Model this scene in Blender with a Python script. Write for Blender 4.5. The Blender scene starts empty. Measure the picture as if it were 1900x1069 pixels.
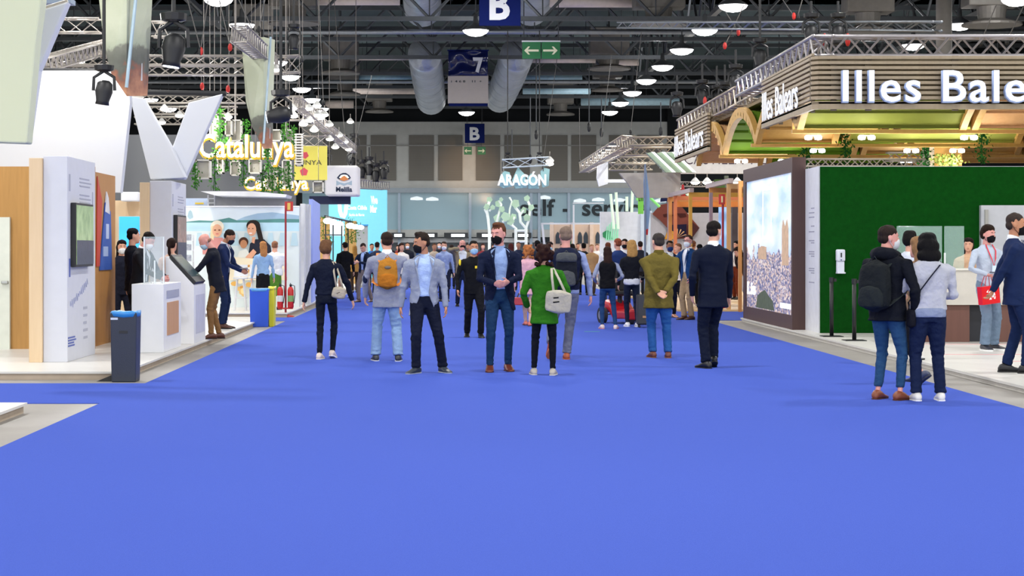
import bpy, bmesh, math, random
from mathutils import Vector, Matrix, Euler, noise
R = math.radians
SC = bpy.context.scene
COL = SC.collection
# ---------------------------------------------------------------- camera
F = 3500.0; CX, CY = 838.0, 460.0; EYE = 1.58
cam_d = bpy.data.cameras.new('camera'); cam = bpy.data.objects.new('camera', cam_d); COL.objects.link(cam)
cam.location = (0, 0, EYE); cam.rotation_euler = (R(90), 0, 0)
cam_d.sensor_width = 36.0; cam_d.lens = F / 1900 * 36.0
cam_d.shift_x = (950 - CX) / 1900; cam_d.shift_y = -(534.5 - CY) / 1900
cam_d.clip_start = 0.1; cam_d.clip_end = 400
SC.camera = cam
def P(px, py, d): return Vector(((px - CX) * d / F, d, EYE + (CY - py) * d / F))
def GX(px, d): return (px - CX) * d / F
def GZ(py, d): return EYE + (CY - py) * d / F
# ---------------------------------------------------------------- world + exposure
w = bpy.data.worlds.new('world'); SC.world = w; w.use_nodes = True
w.node_tree.nodes['Background'].inputs[0].default_value = (0.95, 0.975, 1.0, 1)
w.node_tree.nodes['Background'].inputs[1].default_value = 2.0
vs = SC.view_settings; vs.view_transform = 'Standard'; vs.look = 'None'; vs.exposure = 0.25; vs.gamma = 1.0; vs.use_curve_mapping = False
LAMP_W = 400.0      # power of one high-bay lamp
# ---------------------------------------------------------------- materials
MATS = {}
def srgb(c):
    if isinstance(c, str):
        c = c.lstrip('#'); c = [int(c[i:i + 2], 16) / 255 for i in (0, 2, 4)]
        return tuple(x / 12.92 if x <= .04045 else ((x + .055) / 1.055) ** 2.4 for x in c)
    return tuple(c)
def M(c, rough=.6, metal=0, emit=0, alpha=1, trans=0, var=.08, scale=6.0, bump=0, bscale=60.0, bdist=.02, kind='noise', c2=None, key=None):
    k = (key, c, rough, metal, emit, alpha, trans, var, scale, bump, bscale, bdist, kind, c2)
    if k in MATS: return MATS[k]
    m = bpy.data.materials.new('mat_%d' % len(MATS)); m.use_nodes = True
    nt = m.node_tree; N = nt.nodes; L = nt.links; b = N['Principled BSDF']
    col = srgb(c); b.inputs['Base Color'].default_value = (*col, 1)
    b.inputs['Roughness'].default_value = rough; b.inputs['Metallic'].default_value = metal
    m.diffuse_color = (*col, 1)
    if rough >= .7: b.inputs['Specular IOR Level'].default_value = .12
    tc = N.new('ShaderNodeTexCoord')
    src = None
    if var > 0 or c2:
        a = srgb(c2) if c2 else tuple(x * (1 - var * 2) for x in col)
        bb = col if c2 else tuple(min(1, x * (1 + var)) for x in col)
        ramp = N.new('ShaderNodeMix'); ramp.data_type = 'RGBA'
        ramp.inputs[6].default_value = (*a, 1); ramp.inputs[7].default_value = (*bb, 1)
        if kind == 'noise':
            t = N.new('ShaderNodeTexNoise'); t.inputs['Scale'].default_value = scale; t.inputs['Detail'].default_value = 4
            L.new(tc.outputs['Object'], t.inputs['Vector']); o = t.outputs['Fac']
        elif kind == 'wood':
            mp = N.new('ShaderNodeMapping'); mp.inputs['Scale'].default_value = (9, 9, .7)
            t = N.new('ShaderNodeTexNoise'); t.inputs['Scale'].default_value = scale; t.inputs['Detail'].default_value = 6; t.inputs['Distortion'].default_value = .6
            L.new(tc.outputs['Object'], mp.inputs[0]); L.new(mp.outputs[0], t.inputs['Vector']); o = t.outputs['Fac']
        elif kind == 'fine':
            t = N.new('ShaderNodeTexNoise'); t.inputs['Scale'].default_value = scale; t.inputs['Detail'].default_value = 1
            L.new(tc.outputs['Object'], t.inputs['Vector']); o = t.outputs['Fac']
        elif kind in ('stripeX', 'stripeZ', 'stripeY'):
            t = N.new('ShaderNodeTexWave'); t.inputs['Scale'].default_value = scale; t.bands_direction = kind[-1]; t.inputs['Distortion'].default_value = 0
            L.new(tc.outputs['Object'], t.inputs['Vector']); o = t.outputs['Fac']
        elif kind == 'grass':
            t = N.new('ShaderNodeTexNoise'); t.inputs['Scale'].default_value = scale; t.inputs['Detail'].default_value = 8
            L.new(tc.outputs['Object'], t.inputs['Vector']); o = t.outputs['Fac']
        elif kind == 'checks':
            t = N.new('ShaderNodeTexChecker'); t.inputs['Scale'].default_value = scale
            L.new(tc.outputs['Object'], t.inputs['Vector']); o = t.outputs['Fac']
        L.new(o, ramp.inputs[0]); L.new(ramp.outputs[2], b.inputs['Base Color']); src = ramp.outputs[2]
    if bump:
        t2 = N.new('ShaderNodeTexNoise'); t2.inputs['Scale'].default_value = bscale; t2.inputs['Detail'].default_value = 3
        L.new(tc.outputs['Object'], t2.inputs['Vector'])
        bp = N.new('ShaderNodeBump'); bp.inputs['Strength'].default_value = bump; bp.inputs['Distance'].default_value = bdist
        L.new(t2.outputs['Fac'], bp.inputs['Height']); L.new(bp.outputs[0], b.inputs['Normal'])
    if emit:
        if src: L.new(src, b.inputs['Emission Color'])
        else: b.inputs['Emission Color'].default_value = (*col, 1)
        b.inputs['Emission Strength'].default_value = emit
    if trans: b.inputs['Transmission Weight'].default_value = trans; b.inputs['IOR'].default_value = 1.1
    if alpha < 1: b.inputs['Alpha'].default_value = alpha
    MATS[k] = m
    return m
# ---------------------------------------------------------------- mesh builder
class MB:
    def __init__(s): s.v = []; s.f = []; s.m = []; s.mi = 0
    def add(s, vs_, fs):
        o = len(s.v); s.v += [Vector(q) for q in vs_]
        for f in fs: s.f.append([o + i for i in f]); s.m.append(s.mi)
        return s
    def mat(s, i): s.mi = i; return s
    def box(s, x0, x1, y0, y1, z0, z1):
        return s.add([(x0, y0, z0), (x1, y0, z0), (x1, y1, z0), (x0, y1, z0), (x0, y0, z1), (x1, y0, z1), (x1, y1, z1), (x0, y1, z1)],
                     [(0, 3, 2, 1), (4, 5, 6, 7), (0, 1, 5, 4), (1, 2, 6, 5), (2, 3, 7, 6), (3, 0, 4, 7)])
    def prism(s, pts, vec):
        n = len(pts); vec = Vector(vec); pts = [Vector(q) for q in pts]
        return s.add(pts + [q + vec for q in pts], [list(range(n))[::-1], list(range(n, 2 * n))] + [(i, (i + 1) % n, n + (i + 1) % n, n + i) for i in range(n)])
    def tube(s, pts, rad, seg=10, flat=1.0, fdir=None, caps=True):
        pts = [Vector(q) for q in pts]; n = len(pts)
        if not hasattr(rad, '__len__'): rad = [rad] * n
        rings = []; prev = None
        for i, q in enumerate(pts):
            t = (pts[min(i + 1, n - 1)] - pts[max(i - 1, 0)])
            t = t.normalized() if t.length > 1e-9 else Vector((0, 0, 1))
            if fdir is not None: u = Vector(fdir)
            else: u = prev if prev is not None else (Vector((1, 0, 0)) if abs(t.x) < .9 else Vector((0, 1, 0)))
            u = (u - t * u.dot(t)); u = u.normalized() if u.length > 1e-6 else t.orthogonal().normalized()
            prev = u; vv = t.cross(u)
            rings.append([q + u * (rad[i] * math.cos(a)) + vv * (rad[i] * flat * math.sin(a)) for a in [2 * math.pi * k / seg for k in range(seg)]])
        s.loft(rings, caps); return s
    def loft(s, rings, caps=True):
        seg = len(rings[0]); n = len(rings)
        vs_ = [q for r in rings for q in r]
        fs = [(i * seg + k, i * seg + (k + 1) % seg, (i + 1) * seg + (k + 1) % seg, (i + 1) * seg + k) for i in range(n - 1) for k in range(seg)]
        if caps: fs += [list(range(seg))[::-1], [(n - 1) * seg + k for k in range(seg)]]
        return s.add(vs_, fs)
    def ell(s, c, r, rot=None, seg=14, rings=9):
        c = Vector(c); out = []
        mtx = rot if rot is not None else Matrix.Identity(3)
        if not hasattr(r, '__len__'): r = (r, r, r)
        for i in range(rings + 1):
            a = math.pi * (i + (.02 if i == 0 else (-.02 if i == rings else 0))) / rings
            out.append([c + mtx @ Vector((r[0] * math.sin(a) * math.cos(b), r[1] * math.sin(a) * math.sin(b), -r[2] * math.cos(a))) for b in [2 * math.pi * k / seg for k in range(seg)]])
        return s.loft(out)
    def lathe(s, c, prof, seg=16, caps=True):
        c = Vector(c)
        return s.loft([[c + Vector((r * math.cos(b), r * math.sin(b), z)) for b in [2 * math.pi * k / seg for k in range(seg)]] for r, z in prof], caps)
    def bar(s, p, q, wd, seg=4): return s.tube([p, q], wd, seg)
    def xf(s, m):
        s.v = [m @ q for q in s.v]; return s
    def mesh(s, name, mats, smooth=False):
        me = bpy.data.meshes.new(name); me.from_pydata([tuple(q) for q in s.v], [], s.f)
        if not isinstance(mats, (list, tuple)): mats = [mats]
        for m in mats: me.materials.append(m)
        if len(mats) > 1: me.polygons.foreach_set('material_index', s.m)
        if smooth: me.polygons.foreach_set('use_smooth', [True] * len(me.polygons))
        me.update(); return me
    def build(s, name, mats, parent=None, smooth=False, local=False, bevel=0, **kw):
        if parent is not None and not local:
            off = wloc(parent); s.v = [q - off for q in s.v]
        o = bpy.data.objects.new(name, s.mesh(name, mats, smooth)); COL.objects.link(o)
        if parent is not None: o.parent = parent
        if bevel:
            md = o.modifiers.new('bevel', 'BEVEL'); md.width = bevel; md.segments = 2; md.limit_method = 'ANGLE'
        if kw: tag(o, **kw)
        return o
def wloc(o):
    v = Vector((0, 0, 0))
    while o is not None: v += o.location; o = o.parent
    return v
def tag(o, label=None, cat=None, group=None, kind=None):
    if label: o['label'] = label
    if cat: o['category'] = cat
    if group: o['group'] = group
    if kind: o['kind'] = kind
    return o
def thing(name, label, cat, loc=(0, 0, 0), rz=0, group=None):
    o = bpy.data.objects.new(name, None); COL.objects.link(o); o.location = loc; o.rotation_euler = (0, 0, rz); o.empty_display_size = .1
    return tag(o, label, cat, group)
def struct(name, mb, mats, parent=None, **k):
    o = mb.build(name, mats, parent, **k)
    if parent is None: o['kind'] = 'structure'
    return o
def copy_tree(o, parent=None, loc=None, label=None, rz=None):
    c = o.copy(); COL.objects.link(c)
    if parent is not None: c.parent = parent
    if loc is not None: c.location = loc
    if rz is not None: c.rotation_euler = (0, 0, rz)
    if label: c['label'] = label
    for ch in list(o.children): copy_tree(ch, c)
    return c
def orphan_mesh(ob):
    dg = bpy.context.evaluated_depsgraph_get(); dg.update()
    me = bpy.data.meshes.new_from_object(ob.evaluated_get(dg)); return me
def text(name, s, mat, parent, o, xd=(1, 0, 0), up=(0, 0, 1), h=.5, width=None, depth=.02, bold=0.0, local=False, left=True, res=3, shear=0.0, space=1.0):
    """Lettering as one mesh: O = lower left corner of the caps, h = cap height, WIDTH squeezes or stretches it."""
    cu = bpy.data.curves.new(name, 'FONT'); cu.body = s; cu.size = 1.0; cu.offset = bold; cu.extrude = .001; cu.resolution_u = res; cu.shear = shear; cu.space_character = space
    t = bpy.data.objects.new(name, cu); COL.objects.link(t); me = orphan_mesh(t); bpy.data.objects.remove(t); bpy.data.curves.remove(cu)
    xs = [v.co.x for v in me.vertices]; x0, x1 = min(xs), max(xs)
    cap = .70 + bold
    sy = h / cap; sx = (width / (x1 - x0)) if width else sy
    xd = Vector(xd).normalized(); up = Vector(up).normalized(); nn = xd.cross(up).normalized(); o = Vector(o)
    off = Vector((0, 0, 0)) if (local or parent is None) else wloc(parent)
    for v in me.vertices:
        v.co = o + xd * ((v.co.x - x0) * sx) + up * (v.co.y * sy) + nn * (depth if v.co.z > 0 else 0) - off
    me.materials.clear(); me.materials.append(mat)
    ob = bpy.data.objects.new(name, me); COL.objects.link(ob)
    if parent is not None: ob.parent = parent
    return ob
def remesh(mb, voxel, mat, name, smooth_it=2, disp=0.0, freq=9.0, stretch=(1, 1, .6), disp_fn=None):
    me = mb.mesh(name, mat); ob = bpy.data.objects.new(name, me); COL.objects.link(ob)
    md = ob.modifiers.new('r', 'REMESH'); md.mode = 'VOXEL'; md.voxel_size = voxel; md.use_smooth_shade = True
    if smooth_it:
        sm = ob.modifiers.new('s', 'SMOOTH'); sm.factor = .5; sm.iterations = smooth_it
    out = orphan_mesh(ob); bpy.data.objects.remove(ob); bpy.data.meshes.remove(me)
    out.name = name; out.materials.clear(); out.materials.append(mat)
    if disp or disp_fn:
        nrm = [v.normal.copy() for v in out.vertices]
        for v, nn in zip(out.vertices, nrm):
            a = disp * (disp_fn(v.co) if disp_fn else 1)
            q = Vector((v.co.x * freq * stretch[0], v.co.y * freq * stretch[1], v.co.z * freq * stretch[2]))
            v.co += nn * (a * (noise.noise(q) + .5 * noise.noise(q * 2.1)))
    out.polygons.foreach_set('use_smooth', [True] * len(out.polygons)); out.update()
    return out
def link_mesh(name, me, parent):
    o = bpy.data.objects.new(name, me); COL.objects.link(o); o.parent = parent; return o
# ================================================================ the hall: floor, walls, ceiling
conc = M('#8f8b86', .55, var=.16, scale=1.2, bump=.1, bscale=20)
struct('floor', MB().box(-48, 48, -12, 131, -.15, 0), conc)
carpet = M('#4860c0', .95, kind='fine', scale=150, c2='#3a50ac', bump=.35, bscale=300)
c_ = MB()
XL, XR = -3.56, 5.6
def slab(x0, x1, y0, y1, t=.008): c_.box(x0, x1, y0, y1, 0, t)
slab(XL, XR, -6, 99.4); slab(-14, XL, 19.1, 21.9); slab(-30, XL, 40.6, 42.6); slab(XR, 26, 41.0, 46.6)
o = c_.build('carpet', carpet, **dict(label='blue carpet laid along the main aisle and side aisles', cat='carpet'))
wallm = M('#c2c4c2', .8, var=.08, scale=2); darkw = M('#26292c', .85, var=.2, scale=.6)
WY = 130.0
def wbox(mb, x0, x1, y0, y1, dy0=0, dy1=.3):   # px rectangle on the back wall, with its real place and depth
    return mb.box(GX(x0, WY), GX(x1, WY), WY + dy0, WY + dy1, GZ(y1, WY), GZ(y0, WY))
wb = MB(); wbox(wb, 520, 1240, 226, 352, 0, .6); wbox(wb, 520, 1240, 426, 440, 0, .6)
struct('wall_back', wb, wallm)
wb = MB().box(-48, GX(560, WY), WY - .2, WY + .5, 0, 15.5).box(GX(1238, WY), 48, WY - .2, WY + .5, 0, 15.5).box(-48, 48, WY + 14, WY + 14.4, 0, 15.5).box(-48, 48, WY + .7, WY + 1.0, GZ(226, WY), 15.5)
struct('wall_far', wb, darkw)
struct('wall_left', MB().box(-48.3, -48, -12, WY + 14, 0, 15.5), darkw)
struct('wall_right', MB().box(48, 48.3, -12, WY + 14, 0, 15.5), darkw)
# louvre panels of the back wall
lou = M('#7c7974', .8, kind='stripeZ', scale=2.6, c2='#72706b')
for x0, x1 in ((600, 645), (654, 680), (688, 735), (759, 805), (813, 858), (883, 928), (936, 983), (1006, 1053), (1060, 1106), (1130, 1176), (1182, 1228)):
    m = MB(); wbox(m, x0, x1, 251, 335, -.12, -.002); t = m.build('louvre_panel', lou)
    tag(t, 'grey louvred panel in the upper back wall of the hall', 'panel', 'louvred panels of the back wall')
struct('trim_1', wbox(MB(), 520, 1240, 349, 358, -.4, .3), M('#8f9aa4', .5, metal=.4))
struct('trim_2', wbox(MB(), 520, 1240, 269, 271, -.2, .02), M('#8e8e8c', .6))
# glazed band: panes, mullions
gls = M('#a4c2ce', .12, alpha=.45, var=0)
gx = [690, 741, 872, 985, 1055, 1190, 1238]
k = 0
for a, b in zip(gx[:-1], gx[1:]):
    k += 1; struct('window_%d' % k, wbox(MB(), a, b, 358, 426, .1, .16), gls)
mull = M('#9fb0c2', .5, metal=.3)
for i, x in enumerate((741, 872, 985, 1000, 1055)):
    struct('trim_%d' % (i + 3), wbox(MB(), x - 2.5, x + 2.5, 356, 462, -.3, .1), mull)
struct('wall_gallery', wbox(MB(), 520, 1240, 330, 430, 4.5, 4.8), M('#a3bfca', .8, var=.12, scale=.4, emit=.12))  # wall glows by its own emission to brighten the band behind the glass
tx = M('#10222c', .6, var=0)
def sign_root(label, loc, name='lettering', group=None): return thing(name, label, 'lettering', loc, 0, group)
s0 = sign_root('large dark lowercase self - service lettering on the glass of the back wall', (GX(965, WY), WY - .1, GZ(398, WY)))
for wd, a, b in (('self', 965, 1030), ('-', 1044, 1056), ('service', 1080, 1207)):
    text('word', wd, tx, s0, (GX(a, WY), WY - .06, GZ(400, WY)), h=(GZ(367, WY) - GZ(400, WY)) * .94, width=GX(b, WY) - GX(a, WY), depth=.03, bold=.02)
# gallery behind the glass: lamps and counters seen through it
for i, (x, y) in enumerate(((773, 368), (802, 369), (1010, 366), (1076, 372), (1110, 370), (1150, 371), (1225, 372))):
    r = thing('gallery_lamp', 'round white lamp glowing behind the glazing of the gallery', 'lamp', (GX(x, 133), 133, GZ(y, 133)), group='lamps behind the gallery glass')
    MB().lathe((GX(x, 133), 133, GZ(y + 3, 133)), [(.05, .25), (.42, .15), (.45, 0), (.05, -.02)], 14).build('shade', M('#eef2f6', .5, emit=2.2), r, smooth=True)
shop = M('#2a2f35', .6, emit=0); shl = M('#f4f6f8', .5, emit=2.5)
for i, (a, b, words_) in enumerate(((724, 752, 'white lit snack counter sign left of the far mullion'), (776, 812, 'white lit sign on dark counter left of the guard'), (824, 868, 'dark counter sign with blue tip above the beige coat'), (884, 918, 'dark counter sign with white dots behind the navy blazer'), (950, 985, 'dark counter sign under the light tree'))):
    r = thing('shop_sign', words_, 'sign', (GX(a, WY), WY - .6, GZ(443, WY)))
    m = MB(); wbox(m, a, b, 432, 442, -.8, -.5); m.build('board', shop, r)
    m = MB(); wbox(m, a + (b - a) * .3, b - 6, 434.5, 439.5, -.86, -.8); m.build('light_strip', shl, r)
m = MB(); wbox(m, 700, 1000, 442, 450, -.2, .4); struct('wall_counter_front', m, M('#c9ccd2', .7))
m = MB(); wbox(m, 560, 1240, 450, 502, 1.5, 1.9); struct('wall_lower', m, M('#84888e', .8, var=.2, scale=.8))
# ---------------------------------------------------------------- ceiling
struct('ceiling', MB().box(-48, 48, -12, WY + 14.4, 15.5, 15.8), M('#1c1f22', .9, var=.3, scale=.5))
struct('ceiling', MB().box(-26, 30, 97, WY, 13.9, 14.1), M('#59676b', .8, var=.2, scale=.25))
steel = M('#4a4e52', .55, metal=.3, var=.1); steel2 = M('#8d9298', .4, metal=.7, var=.1); lsteel = M('#9a9a98', .4, metal=.55, var=.06)
def roof_truss(y, z0, z1, x0=-40, x1=40, bay=4.6, r=.11, m=steel, thin=.055, label=None, light=False):
    t = thing('roof_truss', label or 'dark steel roof truss spanning the hall', 'truss', (0, y, z0), group='dark roof trusses')
    MB().box(x0, x1, y - r, y + r, z0 - r * .8, z0 + r * .8).build('bottom_chord', m, t)
    MB().box(x0, x1, y - r, y + r, z1 - r, z1 + r).build('top_chord', m, t)
    n = int((x1 - x0) / bay); w_ = MB()
    for i in range(n):
        a = x0 + i * bay; w_.bar((a, y, z1), (a + bay / 2, y, z0), r * .62, 5); w_.bar((a + bay / 2, y, z0), (a + bay, y, z1), r * .62, 5)
        w_.bar((a + bay / 2, y, z0), (a + bay / 2, y, z1), thin * .5, 4)
    w_.build('bracing', m, t)
    return t
TY = [68.5, 76.7, 84.2, 92.2, 100.8, 109.2, 116.3, 125.0]
for i, y in enumerate(TY): roof_truss(y, 10.9, 13.3, label='dark steel roof truss crossing the hall, %s from the near end' % ('first', 'second', 'third', 'fourth', 'fifth', 'sixth', 'seventh', 'last')[i])
for i, (y, z) in enumerate(((81.4, 10.9), (103.0, 10.65))):
    MB().tube([(-40, y, z), (40, y, z)], .11, 8).build('service_pipe', steel2, smooth=True, label=('pale service pipe crossing the whole hall above the number sign', 'pale service pipe crossing the hall behind the number sign')[i], cat='pipe')
# longitudinal roof girders, seen converging
for i, x in enumerate((-22.0, -10.6, 11.2, 22.5)):
    t = thing('roof_girder', 'lengthwise dark roof girder with zigzag bracing, %s' % ('far left', 'left of the lamps', 'right above the second lamp row', 'far right')[i], 'truss', (x, 90, 11.6))
    MB().box(x - .12, x + .12, 50, 129, 11.5, 11.7).build('bottom_chord', lsteel if x > 0 else steel, t)
    MB().box(x - .10, x + .10, 50, 129, 13.6, 13.8).build('top_chord', steel, t)
    w_ = MB()
    for k in range(17):
        a = 52 + k * 4.5; w_.bar((x, a, 13.7), (x, a + 2.25, 11.6), .07, 5); w_.bar((x, a + 2.25, 11.6), (x, a + 4.5, 13.7), .07, 5)
    w_.build('bracing', steel, t)
for i in range(9):
    x = -32 + i * 8
    MB().box(x - .07, x + .07, 40, 129, 14.3, 14.5).build('purlin', steel, label='thin dark purlin running lengthwise under the hall roof', cat='beam', group='purlins under the roof')
# big silver ducts
duct = M('#b4bcc6', .35, metal=.35, var=.22, scale=1.3, bump=.8, bscale=2.5, bdist=.08)
def big_duct(pts, r, label, seg=24, nring=.9):
    t = thing('ventilation_duct', label, 'duct', pts[0])
    dense = []; 
    for a, b in zip(pts[:-1], pts[1:]):
        a, b = Vector(a), Vector(b); n = max(2, int((b - a).length / .6))
        dense += [a.lerp(b, k / n) for k in range(n)]
    dense.append(Vector(pts[-1]))
    MB().tube(dense, [r * (1 + .004 * math.sin(i * 2.1)) for i in range(len(dense))], seg).build('duct', duct, t, smooth=True)
    for q in dense[::4]:
        i = dense.index(q)
        if 0 < i < len(dense) - 1:
            dd = (dense[i + 1] - dense[i - 1]).normalized() * .05
            MB().tube([q - dd, q + dd], [r * 1.015] * 2, seg).build('joint_ring', duct, t, smooth=False)
    return t
big_duct([P(777, -120, 74), P(780, -40, 79), P(784, 16, 85)], .84, 'large silver ventilation duct at the top left of the big B sign')
big_duct([P(1012, -120, 74), P(1000, -40, 79), P(985, 14, 85)], .84, 'large silver ventilation duct at the top right of the big B sign')
big_duct([P(788, 100, 93.5), P(793, 140, 99), P(800, 186, 108)], .84, 'long sloping silver duct left of the number 7 sign')
big_duct([P(960, 100, 93.5), P(945, 142, 99), P(927, 182, 108)], .84, 'long sloping silver duct right of the number 7 sign')
# transverse silver / cream ducts
pale = M('#d8cac2', .5, var=.08); pale2 = M('#b4d6e6', .45, var=.1)
for i, (x0, x1, y0, y1, d, m) in enumerate(((577, 742, -6, 10, 80, pale), (1020, 1186, -6, 14, 80, pale), (640, 766, 104, 112, 98, pale), (985, 1105, 104, 117, 98, pale), (665, 768, 139, 151, 106, pale2), (975, 1080, 139, 152, 106, pale2), (655, 770, 164, 175, 113, pale), (970, 1095, 163, 175, 113, pale2), (604, 656, 186, 201, 120, pale), (1078, 1260, 180, 196, 120, pale2), (1120, 1185, 110, 122, 98, pale))):
    a_, b_ = P(x0, (y0 + y1) / 2, d), P(x1, (y0 + y1) / 2, d)
    t = thing('cross_duct', '%s cross duct under the roof, %s' % ('pale pink' if m is pale else 'blue silver', ('beside the left big duct', 'right of the big B sign', 'second down on the left', 'second down, right of the arrows', 'third down on the left', 'third down on the right', 'fourth down on the left', 'fourth down on the right', 'lowest on the far left', 'long one above the far right lamps', 'short one below the right ventilation box')[i]), 'duct', tuple(a_))
    MB().tube([a_, b_], (y1 - y0) / 2 * d / F, 16).build('duct', m, t, smooth=True)
    for q in (a_.lerp(b_, .15), a_.lerp(b_, .85)): MB().bar(q, (q.x, q.y, 15.5), .02, 4).build('hanger', steel, t)
# ventilation boxes with grilles
vb = M('#77736d', .6, metal=.3, var=.12)
for i, (x, y, d, s) in enumerate(((545, 10, 80, 1.0), (1222, 12, 78, 1.05), (632, 108, 96, .9), (1130, 100, 96, 1.0), (1127, 142, 104, .8), (640, 150, 106, .8), (470, 60, 90, .9), (704, 185, 118, .8), (1040, 190, 118, .8), (1610, 20, 72, .9), (1840, 8, 70, 1.0))):
    c = P(x, y, d); r = thing('ventilation_box', 'grey ventilation box hanging under the roof, %s' % ('left of the left big duct', 'above the near lamps', 'left of the left sloping duct', 'right of the exit arrows', 'small, below the box right of the arrows', 'small, above the booth spotlights', 'top left among the cables', 'above the left louvres', 'above the right louvres', 'over the slatted canopy', 'top right corner')[i], 'ventilation box', c)
    MB().box(c.x - s, c.x + s, c.y - .6, c.y + .6, c.z - .1, c.z + 1.3).build('box', vb, r, bevel=.04)
    MB().bar((c.x, c.y, c.z + 1.3), (c.x, c.y, 15.5), .04, 4).build('hanger', steel, r)
    MB().lathe(c, [(s * .55, -.1), (s * .5, -.55), (s * 1.1, -.72), (s * 1.1, -.80)], 20).build('diffuser', vb, r, smooth=False)
# ---------------------------------------------------------------- high-bay lamps
lampm = M('#ffffff', .4, emit=9, var=0); hous = M('#6a6d70', .5, metal=.3)
Ld = bpy.data.lights.new('lamp_light', 'AREA'); Ld.shape = 'DISK'; Ld.size = .7; Ld.energy = LAMP_W; Ld.color = (1.0, .985, .96)
proto = None
rows = [(-17.5, 'far left row', 10.2), (-8.1, 'row above the left booths', 10.2), (.93, 'middle row', 10.0), (9.77, 'row right of the middle', 10.0), (19.6, 'far right row', 10.2), (29.0, 'outermost right row', 10.2), (-27.0, 'outermost left row', 10.2)]
ordn = ['nearest', 'second', 'third', 'fourth', 'fifth', 'sixth', 'seventh', 'last']
for ri, (x, nm, z) in enumerate(rows):
    ys = [65.5 + 7.3 * k for k in range(8)] if ri != 2 else [73.0, 117.0]
    ys = [y for y in ys]
    near = [2 + 10.4 * k for k in range(6)]
    for k, y in enumerate(near + ys):
        vis = y >= 60
        label = 'high-bay lamp hanging under the roof, %s of the %s' % (ordn[k - 6] if vis else 'one overhead', nm) if vis else 'high-bay lamp above the near part of the hall'
        if proto is None:
            proto = thing('high_bay_lamp', label, 'lamp', (x, y, z))
            MB().lathe((0, 0, 0), [(.08, .60), (.10, .30), (.20, .22), (.46, .06), (.53, 0), (.50, -.01)], 20).build('housing', hous, proto, smooth=True, local=True)
            MB().lathe((0, 0, 0), [(.02, -.24), (.26, -.20), (.44, -.10), (.51, .0), (.02, .02)], 20).build('diffuser', lampm, proto, smooth=True, local=True)
            MB().tube([(0, 0, .6), (0, 0, 5.5)], .03, 5).build('hanger', steel, proto, local=True)
            c = proto
        else: c = copy_tree(proto, loc=(x, y, z), label=label)
        c['group'] = 'high-bay lamps, %s' % (nm if vis else 'near part')
        if True:
            if vis and k in (6, 9, 12) and ri in (1, 2, 3, 4):
                gl = bpy.data.lights.new('ceiling_fill_light', 'POINT'); gl.energy = 260; gl.shadow_soft_size = .3; go = bpy.data.objects.new('ceiling_fill_light', gl); COL.objects.link(go); go.location = (x, y + .8, z + .1)  # extra point light added beside the lamp to brighten the ceiling and ducts
            l = bpy.data.objects.new('lamp_light', Ld); COL.objects.link(l); l.location = (x, y, z - .30)
# columns
for x0, x1, d, lb in ((1737, 1766, 62, 'tall round grey concrete column rising behind the slatted canopy'),):
    r_ = (x1 - x0) / 2 * d / F
    t = thing('concrete_column', lb, 'column', (GX((x0 + x1) / 2, d), d, 0)); MB().tube([(GX((x0 + x1) / 2, d), d, 0), (GX((x0 + x1) / 2, d), d, 15.4)], r_, 24).build('shaft', M('#8a8782', .8, var=.08), t, smooth=True)
    MB().lathe((GX((x0 + x1) / 2, d), d, 0), [(r_ * 1.3, 0), (r_ * 1.3, .3), (r_ * 1.05, .35)], 24).build('base', M('#777470', .8), t)
# ---------------------------------------------------------------- hanging direction signs
navy = M('#0d1a55', .85, var=.05); swh = M('#d4d6dc', .5, var=0); grn = M('#0f6b3a', .5, var=0); cream = M('#e4e3c4', .5, var=0)
def cables(t, pts, r=.02, top=14.0):
    for q in pts: MB().bar(q, (q[0], q[1], top), r, 4).build('cable', steel, t)
d = 58.0
t = thing('hanging_sign', 'large navy sign with white letter B at the top of the picture', 'sign', P(928, 48, d))
MB().box(GX(889, d), GX(966, d), d - .06, d + .06, GZ(48, d), GZ(-34, d)).build('board', navy, t, bevel=.01)
text('letter', 'B', swh, t, (GX(908, d), d - .065, GZ(35, d)), h=GZ(-21, d) - GZ(35, d), width=GX(946, d) - GX(908, d), depth=.01, bold=.035)
cables(t, [(GX(895, d), d, GZ(-34, d)), (GX(960, d), d, GZ(-34, d))])
d = 90.0
t = thing('hanging_sign', 'crumpled banner with white number 7 on navy above a plain pale panel', 'sign', P(867, 195, d))
m = MB(); n = 14; X0, X1 = GX(832, d), GX(905, d); grid = []
for i in range(n + 1):
    for j in range(n + 1):
        u, v = i / n, j / n; yy = d - .10 - .12 * noise.noise(Vector((u * 3.2, v * 3.0, 1.7))) * (2 if v > .0 else 1)
        grid.append((X0 + (X1 - X0) * u, yy, GZ(141, d) + (GZ(94, d) - GZ(141, d)) * v))
m.add(grid, [(i * (n + 1) + j, (i + 1) * (n + 1) + j, (i + 1) * (n + 1) + j + 1, i * (n + 1) + j + 1) for i in range(n) for j in range(n)])
o = m.build('navy_banner', M('#141c4e', .18, var=.05), t, smooth=True); md = o.modifiers.new('s', 'SOLIDIFY'); md.thickness = .02
text('number', '7', swh, t, (GX(877, d), d - .27, GZ(134, d)), h=GZ(107, d) - GZ(134, d), width=GX(896, d) - GX(877, d), depth=.01, bold=.04, shear=-.15)
MB().box(GX(831, d), GX(906, d), d - .05, d + .05, GZ(192, d), GZ(141, d)).build('lower_panel', M('#b3aaa4', .5, var=.04), t)
text('small_symbols', 'i  4 6 8    11  +', tx, t, (GX(837, d), d - .055, GZ(153, d)), h=.10, width=GX(894, d) - GX(837, d), depth=.004, bold=.02)
MB().box(GX(833, d), GX(905, d), d - .08, d + .08, GZ(197, d), GZ(192, d)).build('bottom_rail', navy, t)
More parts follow.
